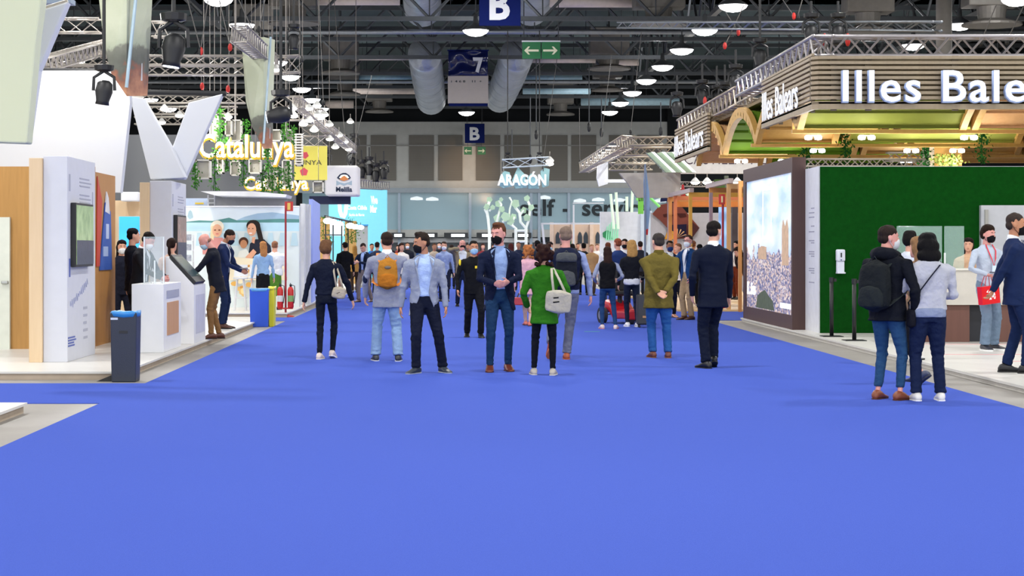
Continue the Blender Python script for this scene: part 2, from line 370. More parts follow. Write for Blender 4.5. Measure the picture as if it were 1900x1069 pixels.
MB().box(GX(830, d), GX(907, d), d - .08, d + .08, GZ(94.5, d), GZ(92.5, d)).build('top_rail', navy, t)
cables(t, [(GX(836, d), d, GZ(93, d)), (GX(902, d), d, GZ(93, d))])
def arrow(t, cx, cy, s, sgn, d_, y0):
    k = s * d_ / F; c = P(cx, cy, d_); c.y = y0
    pts = [(-1.0, 0), (-.45, .55), (-.2, .55), (-.5, .14), (1.0, .14), (1.0, -.14), (-.5, -.14), (-.2, -.55), (-.45, -.55)]
    pts = [c + Vector((p[0] * -sgn * k, 0, p[1] * k)) for p in pts]
    if sgn > 0: pts = pts[::-1]
    MB().prism(pts, (0, -.012, 0)).build('arrow', cream, t)
d = 78.0
t = thing('exit_sign', 'wide green sign with two pale arrows pointing left and right under the roof', 'sign', P(1003, 108, d))
for a, b, sg, cx in ((969, 1003, -1, 986), (1005, 1039, 1, 1021)):
    MB().box(GX(a, d), GX(b, d), d - .04, d + .04, GZ(109, d), GZ(78, d)).build('green_panel', grn, t)
    arrow(t, cx, 94, 13.5, sg, d, d - .05)
MB().box(GX(968, d), GX(1040, d), d - .06, d + .06, GZ(78, d), GZ(75.5, d)).build('top_rail', swh, t); cables(t, [(GX(972, d), d, GZ(76, d)), (GX(1036, d), d, GZ(76, d))])
d = 126.0
t = thing('hanging_sign', 'small navy sign with white letter B in front of the far louvred wall', 'sign', P(880, 265, d))
MB().box(GX(862.5, d), GX(899, d), d - .06, d + .06, GZ(265.5, d), GZ(229.5, d)).build('board', navy, t)
text('letter', 'B', swh, t, (GX(871.5, d), d - .065, GZ(259.5, d)), h=GZ(235.5, d) - GZ(259.5, d), width=GX(890, d) - GX(871.5, d), depth=.01, bold=.035)
cables(t, [(GX(866, d), d, GZ(230, d)), (GX(895, d), d, GZ(230, d))], r=.015)
for a, b, sg, cx, lb in ((861, 875.5, -1, 868, 'small green arrow sign pointing left under the far B sign'), (886, 901, 1, 893.5, 'small green arrow sign pointing right under the far B sign')):
    t = thing('exit_sign', lb, 'sign', P(cx, 287, d)); MB().box(GX(a, d), GX(b, d), d - .04, d + .04, GZ(287, d), GZ(272.5, d)).build('green_panel', grn, t); arrow(t, cx, 280, 6, sg, d, d - .05)
    cables(t, [(GX(cx, d), d, GZ(272.5, d))], r=.012)
# ================================================================ left side booths
white = M('#dcdde0', .6, var=.03); whiteg = M('#c9cbd4', .6, var=.03); plat = M('#d6d4cf', .35, var=.04, scale=2); edge = M('#b3a493', .7, var=.1)
oak = M('#b98a48', .55, kind='wood', scale=2.2, c2='#9c7034'); pine = M('#dcc4a2', .6, kind='wood', scale=2.0, c2='#cdb08a'); tanw = M('#b98242', .6, kind='wood', scale=2, c2='#a87438')
blackp = M('#17181b', .5, var=.05); alum = M('#b4ada4', .42, metal=.35, var=.08); alumd = M('#8f8a85', .5, metal=.35, var=.08)
def flat(name, pts, d, mat, parent=None, th=.02, back=False, **kw):
    q = [P(x, y, d) for x, y in pts]
    a = sum(pts[i][0] * pts[(i + 1) % len(pts)][1] - pts[(i + 1) % len(pts)][0] * pts[i][1] for i in range(len(pts)))
    if a < 0: q = q[::-1]
    return MB().prism(q[::-1], (0, th if back else -th, 0)).build(name, mat, parent, **kw)
def rect(x0, x1, y0, y1): return [(x0, y0), (x1, y0), (x1, y1), (x0, y1)]
def platform(label, x0, x1, y0, y1, z=.1):
    t = thing('platform', label, 'platform', ((x0 + x1) / 2, (y0 + y1) / 2, 0))
    MB().box(x0, x1, y0, y1, z * .75, z).build('deck', plat, t); MB().box(x0 + .03, x1 - .03, y0 + .03, y1 - .03, 0, z * .75).build('base', edge, t)
    return t
platform('low white booth platform in the near left corner', -14, -4.06, 5, 18.05)
platform('long low white platform carrying the grey totems and the white counter', -14, -3.93, 22.55, 40.4)
platform('low white platform in front of the bright photo wall', -14, -3.72, 42.75, 78)
def box_truss(p, q, w=.3, r=.024, m=None, label='aluminium truss', bay=None, group=None, name='truss', chords=4, h=None):
    p, q = Vector(p), Vector(q); m = m or alum; t = thing(name, label, 'truss', tuple(p.lerp(q, .5)), 0, group)
    ax = (q - p).normalized(); u = ax.cross(Vector((0, 0, 1))).normalized(); v = u.cross(ax).normalized(); L_ = (q - p).length; h = h or w
    cs = [u * (a * w / 2) + v * (b * h / 2) for a, b in ((1, 1), (-1, 1), (-1, -1), (1, -1))]
    for c in cs: MB().tube([p + c, q + c], r, 6).build('chord', m, t, smooth=True)
    n = max(2, int(L_ / (bay or w))); br = MB()
    for k in range(4):
        a, b = cs[k], cs[(k + 1) % 4]
        for i in range(n):
            s, e = p + ax * (L_ * i / n), p + ax * (L_ * (i + 1) / n)
            br.bar(s + (a if i % 2 else b), e + (b if i % 2 else a), r * .55, 4)
    br.build('bracing', m, t); return t
# ---- grey totems with oak back, screen on the aisle side
def totem(d0, d1, xl, label, tvl, planklabel, s=1.0):
    x1 = -4.97; x0 = GX(xl, d0); ztop = 2.77
    t = thing('totem', label, 'totem', ((x0 + x1) / 2, (d0 + d1) / 2, .1))
    MB().box(x0, x1, d0, d1, .1, ztop).build('body', whiteg, t, bevel=.008)
    faint = M('#a9abb8', .7, var=0); blue = M('#5d6aa8', .7, var=0)
    fm = MB()
    L_ = d1 - d0; xs = x1
    def lines(y0, y1, z0, n, dz, m, hgt=.018, name='printed_lines'):
        a = MB(); rr = random.Random(int(z0 * 100))
        for i in range(n): a.box(xs, xs + .004, d0 + y0 * L_, d0 + (y0 + (y1 - y0) * rr.uniform(.7, 1)) * L_, z0 - i * dz, z0 - i * dz + hgt)
        a.build(name, m, t)
    lines(.42, .85, 2.50, 3, .05, faint); lines(.42, .85, 2.28, 4, .05, faint); lines(.05, .10, 2.32, 1, .05, faint, .22); lines(.88, .93, 2.0, 1, .05, faint, .35)
    lines(.05, .10, 1.20, 1, .1, blue, .24); lines(.02, .30, .40, 4, .035, blue, .02); lines(.55, .72, .75, 5, .10, faint, .035)
    sc = MB(); rr = random.Random(5); pts = []
    for i in range(40): pts.append((xs + .004, d0 + L_ * (.08 + .65 * i / 40), .82 + .30 * i / 40 + .05 * math.sin(i * 1.9) + rr.uniform(-.02, .02)))
    sc.tube(pts, .0035, 4).build('handwriting', M('#a6abc8', .7, var=0), t)
    # screen
    g_ = thing('television', tvl, 'television', (x1, d0 + L_ * .45, 1.62))
    y0, y1 = d0 + L_ * .10, d0 + L_ * .72
    MB().box(x1 + .005, x1 + .075, y0, y1, 1.33, 2.17).build('casing', blackp, g_, bevel=.005)
    MB().box(x1 + .075, x1 + .082, y0 + .02, y1 - .02, 1.36, 2.14).build('screen', M('#b9d09a' if 'near' in tvl else '#a88a80', .25, kind='noise', scale=4.5, c2='#3a5a40' if 'near' in tvl else '#3a2a2c', emit=.4, key=tvl), g_)
    MB().box(x1 + .082, x1 + .084, y0 + .02, y1 - .02, 1.36, 1.68).build('dark_picture_strip', M('#4a5064', .3, kind='noise', scale=14, c2='#1c2030', emit=.25, key=tvl + 'b'), g_)
    # oak plank standing behind
    k = thing('wooden_plank', planklabel, 'plank', (x0 - .1, d0 - .03, .1))
    MB().box(x0 - .17, x0 - .002, d0 - .06, d0 + .10, .1, ztop - .03).build('board', pine, k, bevel=.004)
    return t
totem(24.4, 26.3, 80, 'tall light grey totem nearest the camera with large dark screen on its side', 'wide television on the near grey totem showing a green garden scene', 'pale pine plank at the left edge of the near totem')
totem(33.5, 35.3, 278, 'second light grey totem farther back behind the white counter', 'television on the farther grey totem showing a dark reddish picture', 'pale pine plank at the left edge of the farther totem')
# ---- oak wall and door behind the near totem
t = thing('partition_wall', 'golden oak partition wall behind the near grey totem', 'wall', (-6.2, 27.7, .1))
MB().box(-9.5, GX(176, 27.7), 27.6, 27.75, .1, GZ(309, 27.6)).build('panel', oak, t)
t = thing('partition_door', 'pale cream door in the oak wall at the left edge of the picture', 'door', (-6.9, 27.58, .1))
MB().box(-7.45, GX(17, 27.5), 27.52, 27.59, .1, GZ(403, 27.5)).build('leaf', M('#d4d8cc', .6), t); MB().box(GX(9, 27.5) - .05, GX(9, 27.5) + .05, 27.47, 27.52, GZ(527, 27.5), GZ(521, 27.5)).build('handle', M('#a8aaa6', .3, metal=.7), t, bevel=.01)
# side panel with red and blue figure poster
t = thing('partition_wall', 'tan wooden side panel between the near totem and the counter', 'wall', (-5.35, 29.1, .1))
MB().box(-5.47, -5.35, 28.2, 30.0, .1, 2.72).build('panel', tanw, t)
t = thing('poster', 'narrow poster of a red and blue draped shape on the tan wooden side panel', 'poster', (-5.34, 28.9, 1.3))
def side(y0, z0, y1, z1, y2, z2, y3, z3, nm, m, th=.012): MB().prism([(-5.345, y0, z0), (-5.345, y1, z1), (-5.345, y2, z2), (-5.345, y3, z3)], (th, 0, 0)).build(nm, m, t)
side(28.35, 1.30, 28.60, 1.30, 28.80, 2.30, 28.42, 2.66, 'red_stripe', M('#c23a26', .6))
side(28.60, 1.24, 29.62, 1.24, 29.50, 2.14, 29.05, 2.28, 'blue_dress', M('#2a56b0', .6), .016)
side(29.0, 2.14, 29.4, 2.10, 29.3, 2.35, 29.15, 2.45, 'white_top', M('#dcdce0', .6), .020)
side(29.08, 1.72, 29.32, 1.72, 29.32, 1.95, 29.08, 1.95, 'white_label', M('#b8c6e6', .6, var=0), .020)
side(28.85, 1.45, 29.25, 1.45, 29.25, 1.60, 28.85, 1.60, 'white_text_block', M('#9cb0dc', .6, var=0), .020)
# far light wood wall, cyan screen, white lamp box
t = thing('partition_wall', 'light wooden wall behind the counter staff', 'wall', P(235, 500, 37)); MB().box(GX(200, 37), GX(279, 37), 37, 37.1, .1, GZ(372, 37)).build('panel', pine, t)
t = thing('display_screen', 'bright cyan blue screen behind the counter staff', 'screen', P(238, 432, 36.5))
MB().box(GX(216, 36.5), GX(259, 36.5), 36.55, 36.9, GZ(467, 36.5), GZ(401, 36.5)).build('casing', pine, t)
MB().box(GX(221, 36.5), GX(259, 36.5), 36.50, 36.55, GZ(466, 36.5), GZ(402, 36.5)).build('screen', M('#3fb4f0', .3, kind='noise', scale=1.2, c2='#2a86e8', emit=.9), t)
t = thing('wall_light', 'white box light on top of the light wooden wall', 'light', P(246, 366, 36.8)); MB().box(GX(229, 36.8), GX(261, 36.8), 36.5, 36.95, GZ(374, 36.8), GZ(357, 36.8)).build('housing', white, t, bevel=.02)
# ---- counter, plexiglass, slanted lectern
t = thing('counter', 'white boxy reception counter with wood inset beside the near bin', 'counter', (-4.3, 27.4, .1))
MB().box(GX(244, 26.6), -4.06, 26.6, 28.3, .1, 1.07).build('body', white, t, bevel=.008); MB().box(-4.06, -4.05, 26.9, 28.0, .33, .80).build('wood_inset', M('#c99a70', .6, kind='wood', scale=2, c2='#b98658'), t)
MB().box(-4.06, -4.052, 26.85, 28.05, .86, .97).build('grey_label', M('#a3a6b6', .6), t)
t = thing('plexiglass_screen', 'clear plexiglass screen standing on the white counter', 'screen', (-4.3, 27.2, 1.07))
pg = M('#cfe0e6', .05, alpha=.22, var=0)
MB().box(-4.40, -4.12, 27.0, 27.015, 1.07, 1.74).build('pane', pg, t)
for x in (-4.40, -4.25, -4.12): MB().box(x - .008, x + .008, 26.98, 27.03, 1.07, 1.74 if x != -4.25 else 1.4).build('edge_strip', M('#dfe6ea', .2), t)
for x in (-4.34, -4.18): MB().box(x - .03, x + .03, 26.90, 27.12, 1.07, 1.085).build('foot', M('#e2e4e8', .3), t)
t = thing('lectern', 'white lectern with slanted top between the counter and the bald man', 'lectern', (-4.1, 29.5, .1))
LD = 29.0; lz = GZ(476, LD); lx0, lx1 = GX(307, LD), -3.96
MB().prism([(lx0, LD, .1), (lx1, LD, .1), (lx1, LD, GZ(530, LD)), (lx0 + .03, LD, lz), (lx0, LD, lz)][::-1], (0, 1.35, 0)).build('body', white, t, bevel=.006)
MB().box(lx1, lx1 + .005, 29.2, 30.2, .25, .85).build('side_panel', M('#c2c3cf', .6), t)
t = thing('touch_screen', 'black touch screen lying on the slanted top of the white lectern', 'screen', ((lx0 + lx1) / 2, 28.9, 1.2))
a = Vector((lx0 + .03, LD + .02, lz)); b = Vector((lx1, LD + .02, GZ(530, LD))); nn = Vector((.62, 0, .78)); dd = (b - a)
q0, q1 = a + dd * .04 + nn * .01, a + dd * .98 + nn * .01
MB().prism([q0, q1, q1 + Vector((0, 1.1, 0)), q0 + Vector((0, 1.1, 0))], nn * .05).build('casing', blackp, t, bevel=.004)
q2, q3 = a + dd * .12 + nn * .06, a + dd * .80 + nn * .06
MB().prism([q2 + Vector((0, .08, 0)), q3 + Vector((0, .08, 0)), q3 + Vector((0, 1.0, 0)), q2 + Vector((0, 1.0, 0))], nn * .004).build('screen', M('#3f5a60', .2, scale=5, c2='#1c2428', emit=.3), t)
# ---- white fabric canopy and blades
fab = M('#e3e4e8', .9, var=.02, scale=1.5); fabg = M('#c6cbb6', .9, var=.03, scale=.55, c2='#cfd4b4', kind='noise')
def fabric_emit(c, e): return M(c, .9, var=.0, emit=e)
fabw = M('#cdd0d6', .9, var=.03, scale=.7)
t = thing('fabric_wall', 'huge white stretched fabric wall above the oak partition', 'fabric', P(120, 240, 31))
flat('panel', [(-160, 131), (237, 131), (241, 190), (223, 357), (-160, 357)], 31, fabw, t, .25, True)
def blade(pts, d, label, m, th=.28, bulge=0, dt=0):
    t = thing('fabric_blade', label, 'fabric', P(*pts[0], d)); flat('panel', pts, d, m, t, th, True, bevel=.02)
    for (x0, y0), (x1, y1) in zip(pts[:2], pts[1:3]): pass
    MB().tube([P(*pts[0], d + th / 2), P(*pts[1], d + th / 2)], .03, 8).build('top_bar', alum, t)
    return t
blade([(-60, -60), (80, -60), (77, 0), (68, 66), (50, 266), (-60, 262)], 21.0, 'pale green grey fabric blade filling the top left corner', fabg)
blade([(77, 18), (126, 3), (72, 131), (52, 266), (44, 266), (69, 80)], 21.6, 'white fabric blade leaning right beside the pale green one', fabw, .2)
blade([(240, 178), (266, 182), (318, 272), (345, 330), (279, 333)], 34.0, 'left white fabric arm of the V above the farther totem', fabw)
blade([(350, 190), (413, 174), (342, 333), (300, 333), (318, 278)], 34.3, 'right white fabric arm of the V above the farther totem', fabw)
MB().tube([P(262, 171, 34.4), P(420, 174, 34.4)], .05, 8).build('support_bar', blackp, label='thin dark bar along the tops of the V shaped fabric arms', cat='bar')
MB().tube([P(60, 130, 31.2), P(240, 131, 31.2)], .035, 8).build('support_bar', blackp, label='thin dark bar along the top of the white fabric wall', cat='bar')
flat('roof_sheet', [(78, -4), (131, -4), (131, 5), (78, 6)], 23, M('#8f9eae', .6), None, .3, True, label='blue grey panel edge at the top beside the white blade', cat='sheet')
# ---- hanging printed banners
def rock_mat(key, flip=0):
    m = bpy.data.materials.new(key); m.use_nodes = True; N = m.node_tree.nodes; L = m.node_tree.links; b = N['Principled BSDF']; b.inputs['Roughness'].default_value = .7
    tc = N.new('ShaderNodeTexCoord'); sp = N.new('ShaderNodeSeparateXYZ'); L.new(tc.outputs['Object'], sp.inputs[0])
    nz = N.new('ShaderNodeTexNoise'); nz.inputs['Scale'].default_value = 2.6; nz.inputs['Detail'].default_value = 6; L.new(tc.outputs['Object'], nz.inputs['Vector'])
    ad = N.new('ShaderNodeMath'); ad.operation = 'MULTIPLY_ADD'; ad.inputs[1].default_value = .9; L.new(nz.outputs['Fac'], ad.inputs[0]); L.new(sp.outputs['Z'], ad.inputs[2])
    cr = N.new('ShaderNodeValToRGB'); e = cr.color_ramp; e.elements[0].position = 0; e.elements[0].color = (*srgb('#7a4a34'), 1); e.elements[1].position = 1; e.elements[1].color = (*srgb('#b9bfa6'), 1)
    for p_, c_ in ((.18, '#c08a66'), (.30, '#8a5a48'), (.34, '#5e6058'), (.50, '#75776c'), (.54, '#a9b09a'), (.78, '#c0c5ae')):
        q = e.elements.new(p_); q.color = (*srgb(c_), 1)
    mr = N.new('ShaderNodeMapRange'); mr.inputs['From Min'].default_value = .3; mr.inputs['From Max'].default_value = 1.9 + flip; L.new(ad.outputs[0], mr.inputs['Value']); L.new(mr.outputs[0], cr.inputs[0]); L.new(cr.outputs[0], b.inputs['Base Color'])
    return m
def hang_banner(cx0, cx1, y0, y1, d, label, tail):
    z1, z0 = GZ(y0, d), GZ(y1, d); t = thing('hanging_banner', label, 'banner', (GX(cx0, d), d, z0))
    xa, xb = GX(cx0, d), GX(cx1, d)
    q = [(xa + .05, d, z0 + (z1 - z0) * .44), (xb * .45 + xa * .55, d - .25, z0 + (z1 - z0) * .2), (xb, d - .35, z0), (xb, d - .35, z1), (xa - .05, d, z1)]
    m = MB().prism(q[::-1], (.02, .03, 0)); m.build('printed_sheet', rock_mat(label[:20]), t)
    MB().prism([(xb, d - .36, z0), (xb + tail, d + .2, z0 + .05), (xb + tail * 1.4, d + .2, z1), (xb, d - .36, z1)][::-1], (.0, .02, 0)).build('side_sheet', rock_mat(label[:18] + 's'), t)
    MB().tube([(xb, d - .38, z0 + .12), (xb + .16, d - .38, z1)], .025, 6).build('edge_tube', M('#a9c0cc', .4), t)
    MB().box(xb + .03, xb + tail * .8, d - .0, d + .02, z0 + .25, z0 + .5).build('white_label', M('#cfd3d6', .6), t)
    MB().bar((xb, d - .36, z1), (xb, d - .36, z1 + 2), .01, 4).build('cable', steel, t)
hang_banner(187, 243, -30, 182, 27, 'large hanging banner printed with grey cliffs and orange rooftops, top left', .20)
hang_banner(452, 492, 72, 278, 42, 'hanging banner printed with pale sky and grey cliffs in front of the yellow lettering', .14)
# ---- moving head stage lights
def moving_head(c, s, label, top, yaw=0, tilt=0, emit=True):
    c = Vector(c); t = thing('stage_light', label, 'stage light', tuple(c))
    MB().bar(c + Vector((0, 0, .42 * s)), Vector((c.x, c.y, top)), .02 * s + .008, 6).build('drop_pole', blackp, t)
    MB().lathe(c + Vector((0, 0, .32 * s)), [(.10 * s, 0), (.16 * s, .02), (.17 * s, .10 * s), (.08 * s, .12 * s)], 12).build('base', blackp, t)
    a = MB()
    a.tube([c + Vector((0, 0, .33 * s)), c + Vector((-.17 * s, 0, .22 * s)), c + Vector((-.18 * s, 0, 0))], .028 * s, 6).build('arm', blackp, t)
    MB().tube([c + Vector((0, 0, .33 * s)), c + Vector((.17 * s, 0, .22 * s)), c + Vector((.18 * s, 0, 0))], .028 * s, 6).build('arm', blackp, t)
    RT = Matrix.Rotation(R(yaw), 3, 'Z') @ Matrix.Rotation(R(tilt), 3, 'Y')
    ax = RT @ Vector((0, 0, -1))
    MB().tube([c - ax * .17 * s, c - ax * .12 * s, c + ax * .02 * s, c + ax * .18 * s, c + ax * .24 * s], [.07 * s, .13 * s, .15 * s, .11 * s, .12 * s], 14).build('head', blackp, t, smooth=True)
    if emit: MB().tube([c + ax * .235 * s, c + ax * .25 * s], [.10 * s, .10 * s], 14).build('lens', M('#dfe9ff', .3, emit=6, var=0), t)
    return t
moving_head(P(193, 168, 26), .82, 'black stage light hanging in front of the white fabric wall', 7.5, emit=False, tilt=8)
moving_head(P(322, 88, 27), 1.15, 'black stage light with glowing lens between the banner and the V arms', 7.5, tilt=8)
moving_head(P(521, 213, 36), 1.1, 'black stage light hanging in front of the yellow lettering', 7.5, tilt=80)
moving_head(P(545, 75, 40), .8, 'small black stage light above the aluminium truss corner', 8.0, emit=False)
moving_head(P(1410, 105, 40), .9, 'black moving light above the middle of the slatted canopy side', 7.5, emit=False)
# ---- aluminium trusses over the left booths
box_truss(P(60, 48, 44), P(186, 48, 44), .32, m=alum, label='short aluminium truss at the upper left between blade and banner')
box_truss(P(283, 55, 46), P(312, 55, 46), .36, m=alum, label='stub of aluminium truss right of the rooftop banner')
box_truss(P(70, 112, 42), P(452, 112, 42), .20, label='upper of two long aluminium trusses above the white fabric wall', bay=.26)
box_truss(P(70, 131, 42), P(452, 131, 42), .20, label='lower of two long aluminium trusses above the white fabric wall', bay=.26)
box_truss(P(78, 120, 36), P(205, 84, 44), .26, label='slanting aluminium truss rising to the banner, left')
box_truss(P(205, 90, 44), P(262, 115, 40), .22, label='slanting aluminium truss descending right of the banner')
for i, y in enumerate((184, 205, 224)): box_truss(P(250, y, 48 + 3 * i), P(455 - i * 15, y, 48 + 3 * i), .20, label='%s aluminium truss seen between the two V arms' % ('top', 'middle', 'bottom')[i], bay=.26)
box_truss(P(443, 62, 36), P(505, 116, 46), .30, label='slanting aluminium truss at the top of the pale sky banner', m=alumd)
box_truss(P(505, 121, 46), P(556, 119, 46), .40, label='short square aluminium truss end with black trim right of the pale banner', m=alumd)
for i, (x0, x1, y, d) in enumerate(((500, 562, 190, 50), (498, 600, 213, 52), (555, 606, 243, 54), (560, 608, 262, 56))): box_truss(P(x0, y, d), P(x1, y, d), .30, label='%s short aluminium truss behind the cluster of booth spotlights' % ('first', 'second', 'third', 'fourth')[i])
box_truss(P(552, 190, 46), P(608, 240, 54), .22, label='slanting aluminium truss carrying spotlights, upper piece')
box_truss(P(608, 240, 54), P(655, 277, 62), .22, label='slanting aluminium truss carrying spotlights, lower piece')
spot_em = M('#fffaf0', .4, emit=7, var=0)
SPH = None
def spot(x, y, d, label, s=.78, group='round spotlights on the left trusses'):
    global SPH
    c = P(x, y, d)
    if SPH is None:
        SPH = thing('spotlight', label, 'spotlight', tuple(c), 0, group)
        MB().lathe((0, 0, 0), [(.03, .13), (.06, .10), (.13, .02), (.15, -.01)], 12).build('shade', M('#d0d0cc', .5), SPH, smooth=True, local=True)
        MB().ell((0, 0, -.02), (.145, .145, .075), None, 12, 6).build('bulb', spot_em, SPH, smooth=True, local=True)
        MB().bar((0, 0, .12), (0, 0, .30), .015, 5).build('clamp', alum, SPH, local=True); o = SPH
    else: o = copy_tree(SPH, loc=tuple(c), label=label); o['group'] = group
    o.scale = (s, s, s); return o
for i, (x, y, d) in enumerate(((543, 200, 46), (573, 200, 47), (588, 195, 48), (545, 214, 46), (589, 212, 49), (595, 217, 50), (602, 212, 50), (574, 222, 48), (611, 230, 52), (563, 229, 46), (583, 240, 48), (629, 250, 56), (612, 257, 54), (640, 262, 58), (622, 272, 55), (647, 276, 60), (305, 201, 47), (333, 213, 49), (300, 226, 51), (423, 216, 47), (480, 118, 44), (512, 128, 44), (497, 170, 45), (486, 145, 45), (650, 225, 60))):
    spot(x, y, d, 'small round glowing spotlight hanging over the left booths')
for (x, y, z, e, c_) in ((-6.0, 30, 5.2, 160, (1, .97, .92)), (-5.2, 36, 4.6, 120, (1, .97, .92)), (-5.5, 44.5, 4.6, 170, (1, .97, .92)), (-8, 24, 5.5, 120, (1, .97, .92)), (-5.0, 50, 4.2, 90, (1, .92, .8)), (-5, 66, 4.5, 120, (1, .95, .88))):
    bl = bpy.data.lights.new('booth_spot_light', 'POINT'); bl.energy = e; bl.color = c_; bl.shadow_soft_size = .15; bo = bpy.data.objects.new('booth_spot_light', bl); COL.objects.link(bo); bo.location = (x, y, z)
# ---- lettering Catalunya with frames and creepers
yel = M('#e2b818', .5, var=.03, emit=.15); wl = M('#fbf7ea', .5, var=0, emit=.45)
def letters(label, word, x0, x1, yb, cap, d, dep=.16, name='lettering'):
    t = thing(name, label, 'lettering', (GX(x0, d), d, GZ(yb, d)))
    h = cap * d / F; W_ = GX(x1, d) - GX(x0, d)
    text('letter_sides', word, yel, t, (GX(x0, d) - .03, d, GZ(yb, d) - .03), h=h * 1.04, width=W_ + .06, depth=dep, bold=.035)
    text('letter_faces', word, wl, t, (GX(x0, d), d - dep - .012, GZ(yb, d)), h=h, width=W_, depth=.02, bold=.012)
    for k in range(4): MB().bar((GX(x0, d) + W_ * (.1 + .27 * k), d, GZ(yb, d) + h), (GX(x0, d) + W_ * (.1 + .27 * k), d, 9.5), .008, 4).build('cable', alumd, t)
    return t
letters('large hanging white and yellow lettering Catalunya', 'Catalunya', 372, 546, 292, 43, 45)
letters('smaller white and yellow lettering Catalunya lower behind the frames', 'Catalunya', 455, 572, 351, 24, 52, .12)
leaf1 = M('#3f7a2a', .7, var=.3, scale=8); leafd = M('#1f5a22', .7, var=.3, scale=8)
def vine(c, w_, h_, label, m=None, n=90, name='creeper'):
    rr = random.Random(int(c.x * 100 + c.z * 37)); mb = MB()
    for i in range(n):
        z = rr.uniform(-h_ / 2, h_ / 2); k = 1 - .5 * abs(z / h_ * 2); x = rr.gauss(0, w_ * .28 * k + .01); y = rr.gauss(0, w_ * .2); s = rr.uniform(.03, .065)
        a = Vector((rr.uniform(-1, 1), rr.uniform(-1, -.1), rr.uniform(-.6, 1))).normalized(); u = a.orthogonal().normalized(); v = a.cross(u); o = c + Vector((x, y, z))
        mb.add([o, o + u * s * .5 + v * s * .5, o + v * s * 1.3, o - u * s * .5 + v * s * .5], [(0, 1, 2, 3)])
    t = thing(name, label, 'plant', tuple(c)); mb.build('leaves', m or leaf1, t)
    st = MB()
    for k in (-1, 1): st.tube([c + Vector((k * w_ * .1, 0, h_ / 2)), c + Vector((0, .02, 0)), c + Vector((k * w_ * .08, 0, -h_ / 2))], .008, 4)
    st.build('stem', leafd, t); return t
frm = M('#d9d6cc', .7, var=.05)
def crate(x0, x1, y0, y1, d, i, slat=False):
    t = thing('hanging_crate', 'open white wooden crate hanging around the yellow lettering, %s' % i, 'frame', P((x0 + x1) / 2, y1, d), group='white frames hanging around the lettering')
    X0, X1, Z0, Z1 = GX(x0, d), GX(x1, d), GZ(y1, d), GZ(y0, d)
    MB().box(X0, X1, d + .28, d + .30, Z0, Z1).build('back', frm, t)
    for nm, a in (('side', (X0, X0 + .03, d, d + .3, Z0, Z1)), ('side', (X1 - .03, X1, d, d + .3, Z0, Z1)), ('shelf', (X0, X1, d, d + .3, Z0, Z0 + .03)), ('shelf', (X0, X1, d, d + .3, Z1 - .03, Z1))): MB().box(*a).build(nm, frm, t)
    if slat:
        for k in range(12): z = Z0 + (Z1 - Z0) * (k + .5) / 12; MB().box(X0 - .02, X1 + .02, d - .02, d, z, z + .03).build('slat', frm, t)
    MB().bar(((X0 + X1) / 2, d + .15, Z1), ((X0 + X1) / 2, d + .15, 9.3), .008, 4).build('cable', alumd, t)
fl = [(388, 405, 212, 262, 46, 'leftmost of the top ones'), (417, 430, 222, 252, 47, 'small, above the first letters'), (426, 448, 222, 262, 48, 'over the letter t'), (503, 522, 240, 262, 47, 'over the letters n and y'), (527, 545, 240, 275, 48, 'over the last letters'), (363, 390, 296, 332, 44, 'large, below the capital C'), (402, 414, 290, 322, 46, 'narrow, below the first a'), (427, 445, 298, 326, 48, 'squarish, below the t and a'), (461, 484, 294, 322, 47, 'tall, below the letter u'), (490, 520, 306, 320, 49, 'low and wide, below n'), (523, 540, 296, 345, 50, 'tall, beside the small yellow word'), (420, 448, 246, 270, 50, 'half hidden behind the t and a'), (580, 600, 336, 358, 50, 'under the yellow pentagon banner'), (494, 512, 322, 352, 50, 'standing in the small yellow word')]
for a in fl: crate(*a)
crate(548, 561, 248, 308, 46, 'slatted, overlapping the yellow pentagon banner', True)
for i, (x, y, w_, h_, d) in enumerate(((408, 230, .22, .9, 45.5), (398, 315, .28, 1.0, 44.5), (420, 285, .2, .8, 45.2), (452, 310, .3, .9, 45.4), (456, 250, .2, .7, 46), (497, 290, .22, .7, 44.8), (528, 250, .2, .6, 46), (545, 262, .2, .7, 46.5), (505, 338, .25, .8, 48), (518, 335, .25, .7, 48), (487, 332, .22, .7, 49), (362, 325, .2, .6, 44.0), (535, 325, .22, .7, 49), (366, 245, .2, .9, 47))):
    vine(P(x, y, d), w_, h_, 'green creeper trailing among the white frames, %s' % ('above the first a', 'below the C', 'on the letter a', 'below the t', 'above the l', 'on the letter n', 'above the y', 'above the last a', 'behind the small word', 'right part of the small word', 'left part of the small word', 'leftmost, by the large frame', 'beside the tall frame', 'behind the right V arm')[i], n=130)
# ---- yellow banner with pentagons, Melilla cube, canopy, band
d = 54.0
t = thing('hanging_banner', 'pale yellow square banner with pink pentagons and dark capitals', 'banner', P(577, 334, d))
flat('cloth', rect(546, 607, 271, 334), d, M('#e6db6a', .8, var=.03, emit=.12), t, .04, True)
pk = M('#e0606c', .7, var=0)
def pent(cx, cy, r_, rot, yy): flat('pentagon', [(cx + r_ * math.sin(a), cy - r_ * math.cos(a)) for a in [R(rot + 72 * k) for k in range(5)]], d, pk, t, .01)
pent(564, 319, 8, 0, 0); pent(566, 288, 7, 30, 0)
text('capitals', 'UNYA', tx, t, (GX(556, d), d - .012, GZ(306, d)), h=.135, width=GX(597, d) - GX(556, d), depth=.006)
d = 60.0
t = thing('sign_cube', 'white sign cube with shell emblem and the word Melilla', 'sign', P(632, 363, d))
MB().box(GX(603, d), GX(664, d), d, d + 1.6, GZ(363, d), GZ(307, d)).build('cube', M('#dcdadd', .6, var=.02, emit=.1), t, bevel=.06)
